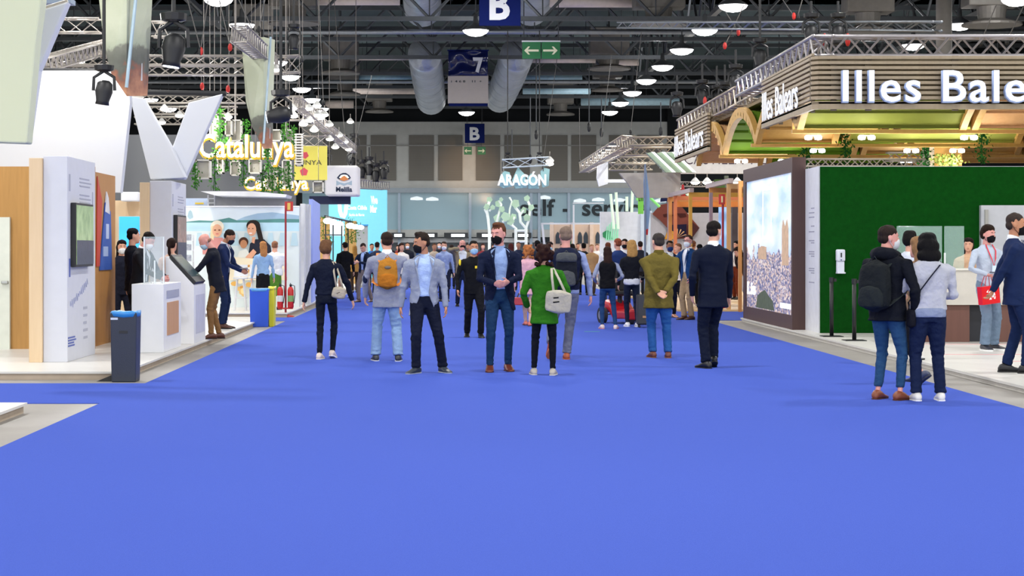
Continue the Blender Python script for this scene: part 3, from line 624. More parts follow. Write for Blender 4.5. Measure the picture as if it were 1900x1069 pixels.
dk = M('#20304e', .6, var=0); og = M('#e08a4a', .6, var=0); gb = M('#a9bccb', .6, var=0)
flat('emblem_outline', [(625, 330), (630, 324), (636, 321), (642, 321), (648, 325), (651, 330), (648, 333), (638, 334), (629, 333)], d, dk, t, .015)
flat('emblem_white', [(629, 330), (633, 325), (638, 324), (644, 325), (648, 330), (638, 332)], d - .015, wl, t, .01)
flat('emblem_orange', [(630, 333), (635, 328), (639, 326), (643, 329), (647, 333), (638, 336)], d - .025, og, t, .01)
flat('emblem_shell', [(624, 335), (630, 338), (639, 340), (647, 338), (653, 335), (653, 344), (645, 342), (638, 345), (631, 342), (624, 345)], d, gb, t, .01)
text('word', 'Melilla', dk, t, (GX(623.5, d), d - .012, GZ(355.5, d)), h=.155, width=GX(653.5, d) - GX(623.5, d), depth=.008, bold=.03)
for x in (608, 658): MB().bar((GX(x, d), d + .8, GZ(307, d)), (GX(x, d), d + .8, 12), .012, 4).build('cable', alumd, t)
t = thing('fascia', 'dark navy fascia band below the Melilla cube', 'fascia', P(615, 378, 61)); MB().box(GX(574, 61), GX(650, 61), 61, 61.3, GZ(379, 61), GZ(364, 61)).build('board', M('#12204c', .5), t)
t = thing('canopy', 'flat white canopy with pointed left end above the photo wall', 'canopy', P(450, 360, 47))
flat('slab', [(372, 355), (470, 355), (532, 361), (530, 366), (400, 363)], 46, white, t, 1.6, True)
t = thing('fascia', 'grey fascia wall between the canopy and the photo wall', 'fascia', P(465, 375, 47.4)); MB().box(GX(398, 47.4), GX(532, 47.4), 47.4, 47.6, GZ(383, 47.4), GZ(364, 47.4)).build('panel', M('#b3b3b4', .7), t)
t = thing('info_board', 'pale blue panel with a small yellow mark left of the grey fascia', 'panel', P(362, 376, 47.6)); MB().box(GX(338, 47.6), GX(386, 47.6), 47.6, 47.8, GZ(384, 47.6), GZ(368, 47.6)).build('panel', M('#bccbe4', .7), t)
MB().box(GX(362, 47.6), GX(378, 47.6), 47.58, 47.6, GZ(379, 47.6), GZ(376, 47.6)).build('yellow_mark', M('#d8b83a', .6), t)
for a, b, y0, y1, lb in ((386, 398, 362, 384, 'short white rack frame beside the grey fascia'),):
    t = thing('rack', lb, 'rack', P(a, y1, 47.3))
    for x in (a, b): MB().box(GX(x, 47.3), GX(x + 1.5, 47.3), 47.2, 47.3, GZ(y1, 47.3), GZ(y0, 47.3)).build('post', white, t)
    for y in (368, 376): MB().box(GX(a, 47.3), GX(b, 47.3), 47.2, 47.3, GZ(y + 1.5, 47.3), GZ(y, 47.3)).build('rail', white, t)
t = thing('booth_wall', 'plain dark grey wall of the booths behind the V arms', 'wall', P(330, 400, 57)); MB().box(GX(190, 57), GX(548, 57), 57, 57.3, .1, GZ(250, 57)).build('panel', M('#6f7174', .8, kind='stripeX', scale=.18, c2='#64666a'), t)
# ---- lit photo wall
d = 47.0
t = thing('photo_wall', 'wide lit photo wall of smiling women on a white terrace by the sea', 'photo wall', P(448, 480, d))
MB().box(GX(338, d), GX(557, d), d, d + .25, .1, GZ(382, d)).build('light_box', M('#c9ccd0', .6), t)
E = .14
def pm_(c): return M(c, .7, var=.06, scale=2.5, emit=E)
L0 = [0]
def pic(pts, c, nm='picture'):
    L0[0] += 1; flat(nm, pts, d - .004 * L0[0], pm_(c) if isinstance(c, str) else c, t, .004)
pic(rect(341, 555, 385, 582), '#dfe9ee', 'sky')
pic([(440, 408), (455, 402), (478, 396), (505, 394), (530, 397), (555, 400), (555, 411), (440, 411)], '#a3bed2', 'hills')
pic([(341, 412), (370, 409), (395, 410), (425, 404), (440, 409), (480, 408), (520, 406), (555, 407), (555, 414), (341, 415)], '#5d8f8a', 'far_shore')
pic(rect(341, 555, 413, 430), '#b8d8e4', 'sea'); pic(rect(341, 555, 429, 582), '#d3dcdc', 'terrace')
pic([(350, 393), (353, 390), (356, 393), (358, 403), (352, 407), (348, 402)], '#a9c4cc', 'lamp_shape')
for k in range(9): pic([(366 + k * 22, 432), (374 + k * 22, 432), (377 + k * 22, 456), (363 + k * 22, 456)], '#b5cfd8', 'baluster')
def oval(cx, cy, rx, ry, n=16): return [(cx + rx * math.cos(2 * math.pi * k / n), cy + ry * math.sin(2 * math.pi * k / n)) for k in range(n)]
pic([(376, 460), (380, 448), (392, 441), (412, 441), (424, 450), (428, 470), (376, 472)], '#c98a84', 'pink_blouse')
pic(oval(403, 421, 12.5, 12), '#e6ddc8', 'blonde_hair'); pic([(390, 440), (392, 420), (400, 418), (396, 446)], '#dccba0', 'blonde_lock'); pic(oval(403, 428, 9, 12), '#dba888', 'face')
pic(oval(399, 427, 2.2, 1.3), '#7a4a3a', 'glasses'); pic(oval(407, 427, 2.2, 1.3), '#7a4a3a', 'glasses'); pic(oval(403, 434, 3, 1.1), '#c9706a', 'smile')
pic([(460, 478), (464, 452), (474, 444), (490, 444), (502, 456), (506, 482)], '#2a2c38', 'black_blouse')
pic(oval(470, 419, 13, 11), '#2a2320', 'dark_hair'); pic([(474, 410), (483, 420), (490, 450), (480, 446), (476, 430)], '#2a2320', 'dark_lock'); pic(oval(467, 426, 8.5, 12), '#d9a080', 'face'); pic(oval(465, 433, 3.2, 1.3), '#f0e4e0', 'smile'); pic(oval(462, 424, 1.2, .8), '#3a2420', 'eye'); pic(oval(469, 424, 1.2, .8), '#3a2420', 'eye'); pic([(468, 440), (474, 440), (472, 452), (467, 450)], '#d9a080', 'neck')
pic([(440, 478), (444, 466), (458, 462), (466, 478)], '#e0e0d6', 'child_shirt'); pic(oval(452, 449, 9, 9), '#4a2e22', 'child_hair'); pic(oval(452, 453, 6.5, 8), '#b9825e', 'child_face')
pic([(455, 478), (470, 462), (476, 468), (466, 482)], '#d9a080', 'arm')
pic([(425, 476), (470, 480), (530, 484), (530, 520), (425, 520)], '#e8dcc0', 'table_cloth')
rr = random.Random(8)
for k in range(26):
    x, y = rr.uniform(432, 520), rr.uniform(484, 548); pic(oval(x, y, rr.uniform(4, 8), rr.uniform(3, 6), 8), rr.choice(['#e2bd76', '#d9a85a', '#efe2c0', '#c98f4a', '#e8cf96']), 'bread')
pic([(341, 382), (341, 384), (555, 384), (555, 382)], '#ffffff', 'edge')
# brochure rack, stools
t = thing('brochure_rack', 'white wire brochure rack beside the farther grey totem', 'rack', P(352, 520, 40))
for x in (342, 359): MB().bar(P(x, 580, 40), P(x, 436, 40), .015, 6).build('post', white, t)
for y in (440, 458, 478, 498, 518):
    MB().box(GX(342, 40), GX(359, 40), 39.85, 40.05, GZ(y + 8, 40), GZ(y + 7, 40)).build('shelf', white, t)
    MB().box(GX(345, 40), GX(356, 40), 39.9, 39.93, GZ(y + 6.5, 40), GZ(y - 5, 40)).build('leaflets', M('#5a6478', .6, key=str(y), scale=20, c2='#c9ccd4'), t)
def stool(x, y, d, label):
    c = P(x, y, d); c.z = .1; t = thing('bar_stool', label, 'stool', tuple(c), 0, 'white bar stools at the photo wall')
    MB().lathe((0, 0, 0), [(.17, .74), (.18, .77), (.16, .79)], 18).build('seat', white, t, local=True, smooth=True)
    for k in range(4):
        a = R(45 + 90 * k); MB().tube([(.10 * math.cos(a), .10 * math.sin(a), .75), (.20 * math.cos(a), .20 * math.sin(a), 0)], .016, 6).build('leg', white, t, local=True)
    MB().tube([(.155 * math.cos(R(b)), .155 * math.sin(R(b)), .3) for b in range(0, 361, 30)], .010, 5).build('foot_ring', white, t, local=True)
    MB().prism([(-.17, .14, .8), (.17, .14, .8), (.15, .17, 1.08), (-.15, .17, 1.08)], (0, .015, 0)).build('backrest', white, t, local=True)
stool(446, 560, 44.5, 'white bar stool left of the blue bin in front of the photo wall'); stool(474, 560, 45.2, 'white bar stool right behind the blue bin at the photo wall')
# white pillars and lavender panel right of the photo wall
for i, (a, b, c_, lb) in enumerate(((557, 565, '#d6d8dc', 'narrow white pillar at the right edge of the photo wall'), (566, 575, '#c2c5cc', 'second narrow pale pillar right of the photo wall'), (576, 580, '#d6d8dc', 'slim white strip pillar left of the lavender panel'))):
    t = thing('pillar', lb, 'pillar', P(a, 560, 49 + i * .5)); MB().box(GX(a, 49 + i), GX(b, 49 + i), 49 + i * .5, 49.4 + i * .5, .1, GZ(378, 49)).build('shaft', M(c_, .6), t, bevel=.01)
t = thing('partition_wall', 'tall lavender blue panel facing the aisle behind the person in coral', 'panel', P(586, 500, 52))
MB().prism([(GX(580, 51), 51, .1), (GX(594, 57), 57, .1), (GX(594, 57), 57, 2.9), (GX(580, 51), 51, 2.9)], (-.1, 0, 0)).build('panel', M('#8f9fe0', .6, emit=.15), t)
# ---- black bin, blue and yellow bins, extinguisher stand
def bin_(label, x0, x1, y0, y1, h, c, bagc, slot=True, cat='bin', taper=.012):
    t = thing('waste_bin', label, cat, ((x0 + x1) / 2, (y0 + y1) / 2, 0)); cx, cy = (x0 + x1) / 2, (y0 + y1) / 2; w_, l_ = (x1 - x0) / 2, (y1 - y0) / 2
    m = M(c, .45, var=.05, bump=.15, bscale=150)
    MB().loft([[Vector((cx + a * (w_ - k), cy + b * (l_ - k), z)) for a, b in ((-1, -1), (1, -1), (1, 1), (-1, 1))] for z, k in ((.0, taper), (.02, taper), (h - .03, 0), (h, 0))]).build('body', m, t, bevel=.012)
    bg = MB(); n = 20; rs = []
    for z, k in ((h - .05, .006), (h - .015, .012), (h + .012, .006), (h + .005, -.02)):
        rg = []
        for i in range(n):
            a = 2 * math.pi * i / n; cx_, sx_ = math.cos(a), math.sin(a); f = .05 * noise.noise(Vector((a * 2, z * 9, 3)))
            rg.append(Vector((cx + math.copysign(abs(cx_) ** .35, cx_) * (w_ + k), cy + math.copysign(abs(sx_) ** .35, sx_) * (l_ + k), z + f * .5)))
        rs.append(rg)
    bg.loft(rs).build('bag_liner', M(bagc, .35, var=.1), t, smooth=True)
    if slot: MB().box(cx - w_ * .32, cx + w_ * .32, y0 - .004, y0 + .01, h * .70, h * .74).build('handle_slot', blackp, t); MB().box(x0 + .005, x0 + .09, y0 - .004, y0 + .006, h - .085, h - .06).build('sticker', M('#c9d2e0', .5), t)
    return t
bin_('tall dark slate bin with blue bag liner on the near left', -4.01, -3.70, 22.15, 22.48, .82, '#232a3a', '#2f86c8')
bin_('bright blue recycling bin beside the yellow one', GX(464, 37.7), GX(499, 37.7), 37.6, 37.9, .76, '#2350c8', '#5a9fe0', False)
bin_('yellow recycling bin partly hidden behind the blue one', GX(500, 38.0), GX(511, 38.0), 37.75, 38.2, .79, '#d8d020', '#e4dc4a', False)
t = thing('cable_ramp', 'small black wedge lying on the floor beside the dark slate bin', 'wedge', (-4.12, 22.2, 0)); MB().prism([(-4.20, 22.3, .0), (-4.02, 22.3, .0), (-4.02, 22.3, .075)], (0, .18, 0)).build('body', blackp, t)
c = P(530, 588, 43.2); c.z = 0
t = thing('extinguisher_stand', 'red fire extinguisher stand with tall pole and red and yellow flag', 'stand', tuple(c)); red = M('#c01f1c', .4, var=.05)
MB().lathe(c, [(.20, 0), (.20, .02), (.12, .035), (.05, .06), (.03, .07)], 24).build('base', red, t, smooth=True); MB().bar(c, c + Vector((0, 0, 2.5)), .022, 8).build('pole', M('#9a1624', .4), t)
MB().box(c.x - .02, c.x + .17, c.y - .012, c.y + .012, 2.42, 2.64).build('flag', red, t); MB().box(c.x + .04, c.x + .11, c.y - .016, c.y - .012, 2.45, 2.61).build('yellow_symbol', M('#e4c25a', .5), t)
MB().box(c.x - .17, c.x + .17, c.y - .09, c.y + .02, .18, .21).build('shelf', red, t)
for sg, lb in ((-1, 'red fire extinguisher on the left of the stand'), (1, 'red fire extinguisher on the right of the stand with green label')):
    e = thing('fire_extinguisher', lb, 'fire extinguisher', (c.x + sg * .12, c.y - .06, .21), 0, 'fire extinguishers on the stand')
    MB().lathe((0, 0, 0), [(.065, 0), (.07, .02), (.07, .40), (.05, .46), (.025, .48)], 16).build('cylinder', red, e, local=True, smooth=True)
    MB().lathe((0, 0, .48), [(.02, 0), (.028, .02), (.028, .05), (.02, .06)], 10).build('valve', blackp, e, local=True); MB().tube([(.02, 0, .52), (.09, -.02, .50), (.10, -.03, .30), (.075, -.04, .10)], .010, 6).build('hose', blackp, e, local=True, smooth=True)
    MB().tube([(0, -.02, .55), (0, -.10, .56)], .010, 6).build('lever', blackp, e, local=True); MB().lathe((0, 0, .14), [(.0715, 0), (.0715, .14)], 16, False).build('label', M('#d8dcd8' if sg < 0 else '#7fa860', .5), e, local=True)
# ---- cyan wall, globe lamps, timber and plants before it
d = 100.0
t = thing('display_wall', 'very large lit cyan wall with white lettering Costa Calida', 'wall', P(664, 420, d))
MB().prism([(GX(610, d), d, .0), (GX(718, d), d, .0), (GX(718, d), d, GZ(352, d)), (GX(661, d), d, GZ(347, d)), (GX(610, d), d, GZ(347, d))], (0, .5, 0)).build('panel', M('#7fd4e8', .6, var=.03, emit=.30), t)
wf = M('#f4f8fa', .5, var=0, emit=.6)
text('word', 'Costa Cálida', wf, t, (GX(645, d), d - .02, GZ(389, d)), h=.22, width=GX(681, d) - GX(645, d), depth=.01, bold=.03)
text('small_word', 'Región de Murcia', wf, t, (GX(648, d), d - .02, GZ(401, d)), h=.14, width=GX(676, d) - GX(648, d), depth=.01, bold=.02)
text('upright_word', 'Vive', wf, t, (GX(688, d), d - .02, GZ(378, d)), h=.42, width=.36, depth=.01, bold=.04); text('upright_word', 'Mar', wf, t, (GX(687, d), d - .02, GZ(394, d)), h=.38, width=.36, depth=.01, bold=.04)
MB().tube([P(630, 379, d - .06), P(631, 392, d - .06), P(634, 401, d - .06), P(638, 403, d - .06), P(641, 397, d - .06), P(643, 379, d - .06)], .10, 6).build('emblem_loop', wf, t)
t = thing('screen_box', 'grey door shaped panel set in front of the cyan wall', 'panel', P(668, 440, 96)); MB().box(GX(662, 96), GX(682, 96), 96, 96.3, 0, GZ(419, 96)).build('panel', M('#b9bcbc', .7), t); MB().box(GX(661, 96), GX(683, 96), 95.9, 96.3, GZ(419, 96), GZ(416.5, 96)).build('lintel', M('#3a9ad8', .6, emit=.2), t)
d = 74.0; dark = M('#22262a', .5)
t = thing('pergola', 'dark metal pergola frame carrying the globe lamps', 'pergola', P(640, 440, d))
MB().tube([P(603, 401, 68), P(662, 414, 80)], .035, 6).build('top_rail', dark, t); MB().tube([P(603, 436, 68), P(645, 436, 80)], .025, 6).build('lower_rail', dark, t)
for x, y in ((604, 401), (618, 404), (634, 408), (646, 410), (660, 413)): q = P(x, y, 68 + (x - 603) * .2); MB().bar(q, (q.x, q.y, .1), .025, 5).build('post', dark, t)
for i, (x, y, s) in enumerate(((608, 410, 1.1), (618, 412, 1.0), (630, 415, .9), (650, 419, 1.1), (659, 421, 1.0), (669, 422, .9))):
    r = thing('globe_lamp', 'bright oval globe lamp hanging from the pergola, %s from the left' % ordn[i + 1 if i else 0].replace('nearest', 'first'), 'lamp', P(x, y, 70 + i), group='globe lamps of the pergola')
    r['label'] = 'bright oval globe lamp under the pergola, %s from the left' % ('first', 'second', 'third', 'fourth', 'fifth', 'last')[i]
    MB().ell(P(x, y, 68 + i), (.15 * s, .15, .10 * s)).build('globe', M('#fff6ec', .4, emit=4, var=0), r, smooth=True); MB().bar(P(x, y - 4, 68 + i), P(x, y - 9, 68 + i), .01, 4).build('cord', dark, r)
t = thing('timber_wall', 'light timber wall with planting behind the woman with the handbag', 'wall', P(610, 450, 78))
for a, b in ((594, 612), (640, 661)): MB().box(GX(a, 78), GX(b, 78), 78, 78.3, 0.1, GZ(403 if a < 600 else 410, 78)).build('board_panel', M('#c9a46a', .7, kind='wood', scale=2, c2='#b58c50', emit=.05), t)
for i, (x, y, w_, h_) in enumerate(((600, 422, .35, .9), (644, 430, .4, .9), (652, 428, .4, 1.0), (660, 432, .35, .8), (612, 440, .3, .6))):
    vine(P(x, y, 77.2), w_, h_, 'small green climbing plant on the light timber wall, %s' % ('leftmost', 'second', 'third', 'rightmost', 'lowest beside the blue screen')[i], n=80, name='climbing_plant')
t = thing('display_screen', 'bright blue and white screen under the pergola lamps', 'screen', P(626, 426, 76)); MB().box(GX(612, 76), GX(638, 76), 76, 76.1, GZ(438, 76), GZ(414, 76)).build('screen', M('#8fd8ee', .4, scale=1.6, c2='#e8c8c0', emit=.7), t)
# dark grid of stage lights above the cyan wall
box_truss(P(618, 338, 70), P(716, 345, 84), .34, label='grey aluminium truss running above the cyan wall', m=alumd)
for i, (x, y) in enumerate(((657, 270), (671, 318), (685, 313), (697, 325), (712, 320), (606, 300), (653, 300))):
    moving_head(P(x, y, 68), 1.0, 'small dark stage light hung over the cyan wall, %s' % ('highest', 'first of the row', 'second of the row', 'third of the row', 'rightmost', 'left of the Melilla cube', 'on top of the Melilla cube')[i], GZ(y - 40, 68), emit=(i == 6))
# hoist cables and red shackles
cb = M('#6c6a68', .5, metal=.4); rd = M('#c02a24', .5)
for i, (x0, y0, x1, y1, d) in enumerate(((340, -30, 373, 95, 40), (392, -40, 372, 95, 40), (400, -30, 427, 88, 42), (455, -30, 455, 60, 42), (430, -30, 470, 60, 40), (500, -40, 480, 55, 42), (552, -30, 560, 110, 48), (590, -40, 600, 190, 56), (620, 0, 640, 260, 60), (690, 140, 650, 300, 66), (560, 120, 545, 190, 50), (1040, 60, 1008, 300, 82), (1075, 200, 1076, 300, 82), (370, 100, 375, 160, 44), (425, 95, 423, 165, 44), (1432, -30, 1473, 30, 46), (1500, -40, 1480, 30, 46), (1345, 20, 1370, 60, 46), (1380, 10, 1345, 85, 46), (1848, 10, 1820, 78, 40), (1900, 10, 1868, 76, 40), (1190, 60, 1170, 245, 70), (1135, 100, 1110, 300, 80))):
    t = thing('hoist_cable', 'thin steel hoist cable hanging over the booths', 'cable', P(x0, y0, d), group='hoist cables over the booths')
    MB().bar(P(x0, y0, d), P(x1, y1, d), .012, 4).build('cable', cb, t); MB().ell(P(x1, y1, d), (.05, .05, .09), None, 8, 6).build('hook', rd if i in (0, 2, 13, 14, 15, 18, 17) else blackp, t)
# ================================================================ right side booths
ZP = .08; rw = M('#8f7a66', .6, kind='wood', scale=2, c2='#79644f'); grass = M('#0d5a16', .95, kind='grass', scale=14, c2='#05400c', bump=.8, bscale=220); brown = M('#4f3530', .55, kind='wood', scale=2.4, c2='#432b28')
pineR = M('#cfa45a', .6, kind='wood', scale=1.6, c2='#bf9248'); pineO = M('#dcae7c', .6, kind='wood', scale=1.2, c2='#cf9c66'); gre = M('#80873a', .7, var=.10, scale=.9); gre2 = M('#64881f', .75, var=.10, scale=.9); lime = M('#b4bb5a', .7, var=.06, scale=.9)
t = thing('platform', 'long low white platform under the slatted canopy on the right', 'platform', (12, 28, 0))
MB().box(6.2, 26, 13, 40.5, .05, ZP).build('deck', plat, t); MB().box(6.22, 25.9, 13.1, 40.45, 0, .05).build('base', M('#c8c4be', .6), t)
for i, (y, x0, x1) in enumerate(((29.3, 7.0, 20), (26.5, 6.9, 20), (24.9, 7.3, 20), (22.1, 8.3, 20))): MB().box(x0, x1, y, y + .05, ZP, ZP + .003).build('floor_tape', M('#dc8a90', .6), label='thin red tape line on the white platform, %s' % ('farthest from the camera', 'third from the near edge', 'second from the near edge', 'nearest the camera')[i], cat='tape')
# brown photo tower
t = thing('photo_tower', 'big dark brown tower with a lit city photo facing the aisle', 'display', (6.35, 37.4, ZP))
X = 6.23; y0, y1, zt = 34.5, 40.3, 3.24
for nm, a in (('top_frame', (X, X + .25, y0, y1, 2.97, zt)), ('bottom_frame', (X, X + .25, y0, y1, ZP, .34)), ('front_post', (X, X + .25, y0, y0 + .12, .34, 2.97)), ('rear_post', (X, X + .25, y1 - .3, y1, .34, 2.97)), ('back_panel', (X + .06, X + .25, y0 + .12, y1 - .3, .34, 2.97))): MB().box(*a).build(nm, brown, t)
def city_mat():
    m = bpy.data.materials.new('city_photo'); m.use_nodes = True; N = m.node_tree.nodes; L = m.node_tree.links; b = N['Principled BSDF']; b.inputs['Roughness'].default_value = .35
    tc = N.new('ShaderNodeTexCoord'); sp = N.new('ShaderNodeSeparateXYZ'); L.new(tc.outputs['Object'], sp.inputs[0])
    n1 = N.new('ShaderNodeTexNoise'); n1.inputs['Scale'].default_value = 1.3; n1.inputs['Detail'].default_value = 5; mp = N.new('ShaderNodeMapping'); mp.inputs['Scale'].default_value = (1, .5, 1.6); L.new(tc.outputs['Object'], mp.inputs[0]); L.new(mp.outputs[0], n1.inputs['Vector'])
    sky = N.new('ShaderNodeValToRGB'); L.new(n1.outputs['Fac'], sky.inputs[0]); e = sky.color_ramp; e.elements[0].position = .4; e.elements[0].color = (*srgb('#b2cbea'), 1); e.elements[1].position = .62; e.elements[1].color = (*srgb('#eaf1fa'), 1)
    vo = N.new('ShaderNodeTexVoronoi'); vo.inputs['Scale'].default_value = 15; mp2 = N.new('ShaderNodeMapping'); mp2.inputs['Scale'].default_value = (1, .8, 1.8); L.new(tc.outputs['Object'], mp2.inputs[0]); L.new(mp2.outputs[0], vo.inputs['Vector'])
    sc_ = N.new('ShaderNodeSeparateColor'); L.new(vo.outputs['Color'], sc_.inputs[0])
    ct = N.new('ShaderNodeValToRGB'); L.new(sc_.outputs[0], ct.inputs[0]); e = ct.color_ramp; e.elements[0].color = (*srgb('#3c3f5c'), 1); e.elements[1].color = (*srgb('#e8dcd4'), 1)
    for p_, c_ in ((.3, '#6f6f90'), (.55, '#a39aac'), (.75, '#c9ac98')): q = e.elements.new(p_); q.color = (*srgb(c_), 1)
    n2 = N.new('ShaderNodeTexNoise'); n2.inputs['Scale'].default_value = 2.2; L.new(tc.outputs['Object'], n2.inputs['Vector'])
    ma = N.new('ShaderNodeMath'); ma.operation = 'MULTIPLY_ADD'; ma.inputs[1].default_value = .9; L.new(n2.outputs['Fac'], ma.inputs[0]); L.new(sp.outputs['Z'], ma.inputs[2])
    gt = N.new('ShaderNodeMath'); gt.operation = 'GREATER_THAN'; gt.inputs[1].default_value = 1.85; L.new(ma.outputs[0], gt.inputs[0])
    mx = N.new('ShaderNodeMix'); mx.data_type = 'RGBA'; L.new(gt.outputs[0], mx.inputs[0]); L.new(ct.outputs[0], mx.inputs[6]); L.new(sky.outputs[0], mx.inputs[7])
    L.new(mx.outputs[2], b.inputs['Base Color']); L.new(mx.outputs[2], b.inputs['Emission Color']); b.inputs['Emission Strength'].default_value = .42
    return m
MB().box(X + .03, X + .06, y0 + .12, y1 - .3, .34, 2.97).build('lit_photo', city_mat(), t)
def onx(nm, pts, m, k=1): MB().prism([(X + .03, y, z) for y, z in pts], (-.004 * k, 0, 0)).build(nm, m, t)
stn = M('#c9a888', .6, var=.2, scale=9, emit=.3); onx('church_tower', [(35.05, 1.25), (35.75, 1.25), (35.75, 1.95), (35.62, 2.12), (35.4, 1.98), (35.2, 2.12), (35.05, 1.95)], stn)
onx('church_tower', [(37.5, 1.35), (38.5, 1.35), (38.5, 1.56), (38.1, 1.62), (37.5, 1.60)], stn); onx('dark_trees', [(36.6, .36), (38.8, .36), (38.6, .60), (38.2, .68), (37.7, .74), (37.2, .62), (36.8, .55)], M('#5a6456', .7, var=.2, scale=9, emit=.2))
wht = M('#eef2f8', .5, var=0, emit=.5)
for a in (((36.9, 2.72), (37.95, 2.72), (37.95, 2.78), (36.9, 2.78)), ((36.9, 1.75), (37.95, 1.75), (37.95, 1.80), (36.9, 1.80)), ((36.9, 1.75), (36.96, 1.75), (36.96, 2.78), (36.9, 2.78)), ((37.89, 1.75), (37.95, 1.75), (37.95, 2.78), (37.89, 2.78))): onx('phone_outline', a, wht, 2)
text('letters', 'Lis', wht, t, (X + .02, 39.85, .62), xd=(0, -1, 0), h=.26, width=1.1, depth=.01, bold=.03); onx('white_bar', [(34.75, .44), (35.9, .44), (35.9, .54), (34.75, .54)], wht, 2)
# green hedge wall, white end, dispenser
t = thing('green_wall', 'tall artificial grass wall with white end under the canopy', 'wall', (14, 33.6, ZP))
MB().box(6.47, 26, 33.24, 34.6, ZP, 3.02).build('core', M('#d4d5da', .6), t); MB().box(6.49, 26, 33.2, 33.24, ZP, 3.01).build('grass_panel', grass, t)
fm = MB()
for i, z in enumerate((2.28, 2.20, 2.12, 1.96, 1.86, 1.70, 1.66, 1.5, 1.46, 1.42, 1.2, 1.16, 1.12, .95)): fm.box(6.466, 6.47, 33.65, 33.65 + (.5 if i % 3 else .3), z, z + .02)
fm.build('printed_lines', M('#9a9ba8', .7, var=0), t)
t = thing('hand_sanitizer_dispenser', 'white hand sanitizer dispenser mounted on the grass wall', 'dispenser', P(1559, 508, 33.1)); wp = M('#dfe2ee', .4)
q = P(1559, 485, 33.15)
MB().box(q.x - .075, q.x + .075, 33.06, 33.2, q.z + .0, q.z + .21).build('housing', wp, t, bevel=.025); MB().box(q.x - .065, q.x + .065, 33.1, 33.2, q.z - .20, q.z).build('back_plate', wp, t, bevel=.01); MB().box(q.x - .07, q.x + .07, 33.02, 33.2, q.z - .215, q.z - .19).build('drip_tray', wp, t, bevel=.005)
MB().box(q.x - .012, q.x + .012, 33.05, 33.065, q.z + .07, q.z + .15).build('window_slot', M('#20222c', .3), t); MB().box(q.x - .012, q.x + .012, 33.05, 33.065, q.z + .015, q.z + .035).build('logo_dot', M('#3a4a8a', .3), t)
for px_, d_, lb in ((1543, 31.9, 'black stanchion post standing close to the white wall end'), (1585, 30.5, 'black stanchion post left of the man with the black backpack')):
    c = Vector((GX(px_, d_), d_, ZP)); t = thing('stanchion', lb, 'post', tuple(c)); MB().box(-.17, .17, -.17, .17, 0, .012).build('base_plate', blackp, t, local=True); MB().tube([(0, 0, .01), (0, 0, .95)], .034, 14).build('post', blackp, t, local=True, smooth=True)
    MB().tube([(0, 0, .92), (0, 0, 1.0)], .042, 14).build('belt_head', blackp, t, local=True); MB().box(.04, .08, -.02, .02, .93, .98).build('belt_clip', blackp, t, local=True)
t = thing('partition_door', 'white door panel in the grass wall behind the man in navy suit', 'door', P(1860, 500, 33.1)); MB().box(GX(1820, 33.1), GX(1990, 33.1), 33.08, 33.2, ZP, GZ(381, 33.1)).build('leaf', M('#c4c6cc', .6), t)
MB().box(GX(1829, 33), GX(1835, 33), 33.03, 33.08, GZ(424, 33), GZ(389, 33)).build('grip', M('#a5a49e', .5), t)
t = thing('reception_desk', 'reception desk with cream upper front and brown wooden base', 'desk', (8.6, 30.4, ZP))
MB().box(7.25, 8.25, 30.05, 30.8, ZP, .67).build('base', M('#6a4438', .55, kind='wood', scale=2, c2='#5a382e'), t); MB().box(8.6, 11, 30.05, 30.8, ZP, .67).build('base', M('#6a4438', .55, kind='wood', scale=2, c2='#5a382e'), t)
MB().box(8.25, 8.6, 30.2, 30.8, ZP, .67).build('recess', M('#1e2028', .6), t); MB().box(7.15, 11, 29.98, 30.85, .67, 1.22).build('upper_front', M('#c7c2b8', .5), t, bevel=.01); MB().box(7.12, 11, 29.95, 30.9, 1.22, 1.25).build('counter_top', M('#d8d4ca', .4), t)
for a, b, y, lb in ((7.15, 7.88, 30.3, 'clear screen pane on the left of the reception desk'), (7.9, 8.22, 30.25, 'narrower clear screen pane with rounded corner on the reception desk')):
    t = thing('plexiglass_screen', lb, 'screen', ((a + b) / 2, y, 1.25)); MB().box(a, b, y, y + .012, 1.25, 1.93).build('pane', M('#b9d8cf', .05, alpha=.25, var=0), t, bevel=.004); MB().box(a, a + .015, y - .03, y + .03, 1.25, 1.5).build('bracket', M('#e8ecec', .3), t)
# ---- the slatted canopy
cx0, cx1, cy0, cy1 = 6.22, 19.0, 32.5, 56.0; zb, zt = 3.95, 4.90
t = thing('slatted_canopy', 'large timber slatted canopy with green and orange vaulted underside', 'canopy', (12, 43, zb))
slat = M('#a8987e', .6, kind='wood', scale=1.6, c2='#94836a'); slatb = M('#6e6454', .7, var=.1); NS = 11
for k in range(NS):
    z = zb + .02 + (zt - zb) * k / NS; hh_ = (zt - zb) / NS * .62 if k else .13
    MB().box(cx0 + .10, cx1, cy0, cy0 + .07, z, z + hh_).build('front_slat', slat, t, bevel=.006)
    MB().box(cx0, cx0 + .07, cy0 + .10, 37.9, z, z + hh_).build('side_slat', slat, t, bevel=.006)
    MB().prism([(cx0, cy0 + .10, z), (cx0 + .10, cy0, z), (cx0 + .13, cy0 + .07, z), (cx0 + .07, cy0 + .13, z)][::-1], (0, 0, hh_)).build('corner_slat', slat, t)
    MB().box(cx0, cx0 + .07, 45.9, 52.6, z - .02, z - .02 + hh_).build('side_slat', slat, t)
for x in (6.6, 7.2, 8.7, 10.8, 12.9): MB().box(x - .05, x + .05, cy0 + .07, cy0 + .13, zb, zt).build('upright_batten', slatb, t)
for y in (33.0, 34.6, 36.2, 37.7, 46.2, 49.2, 52.3): MB().box(cx0 + .07, cx0 + .13, y - .05, y + .05, zb, zt).build('upright_batten', slatb, t)
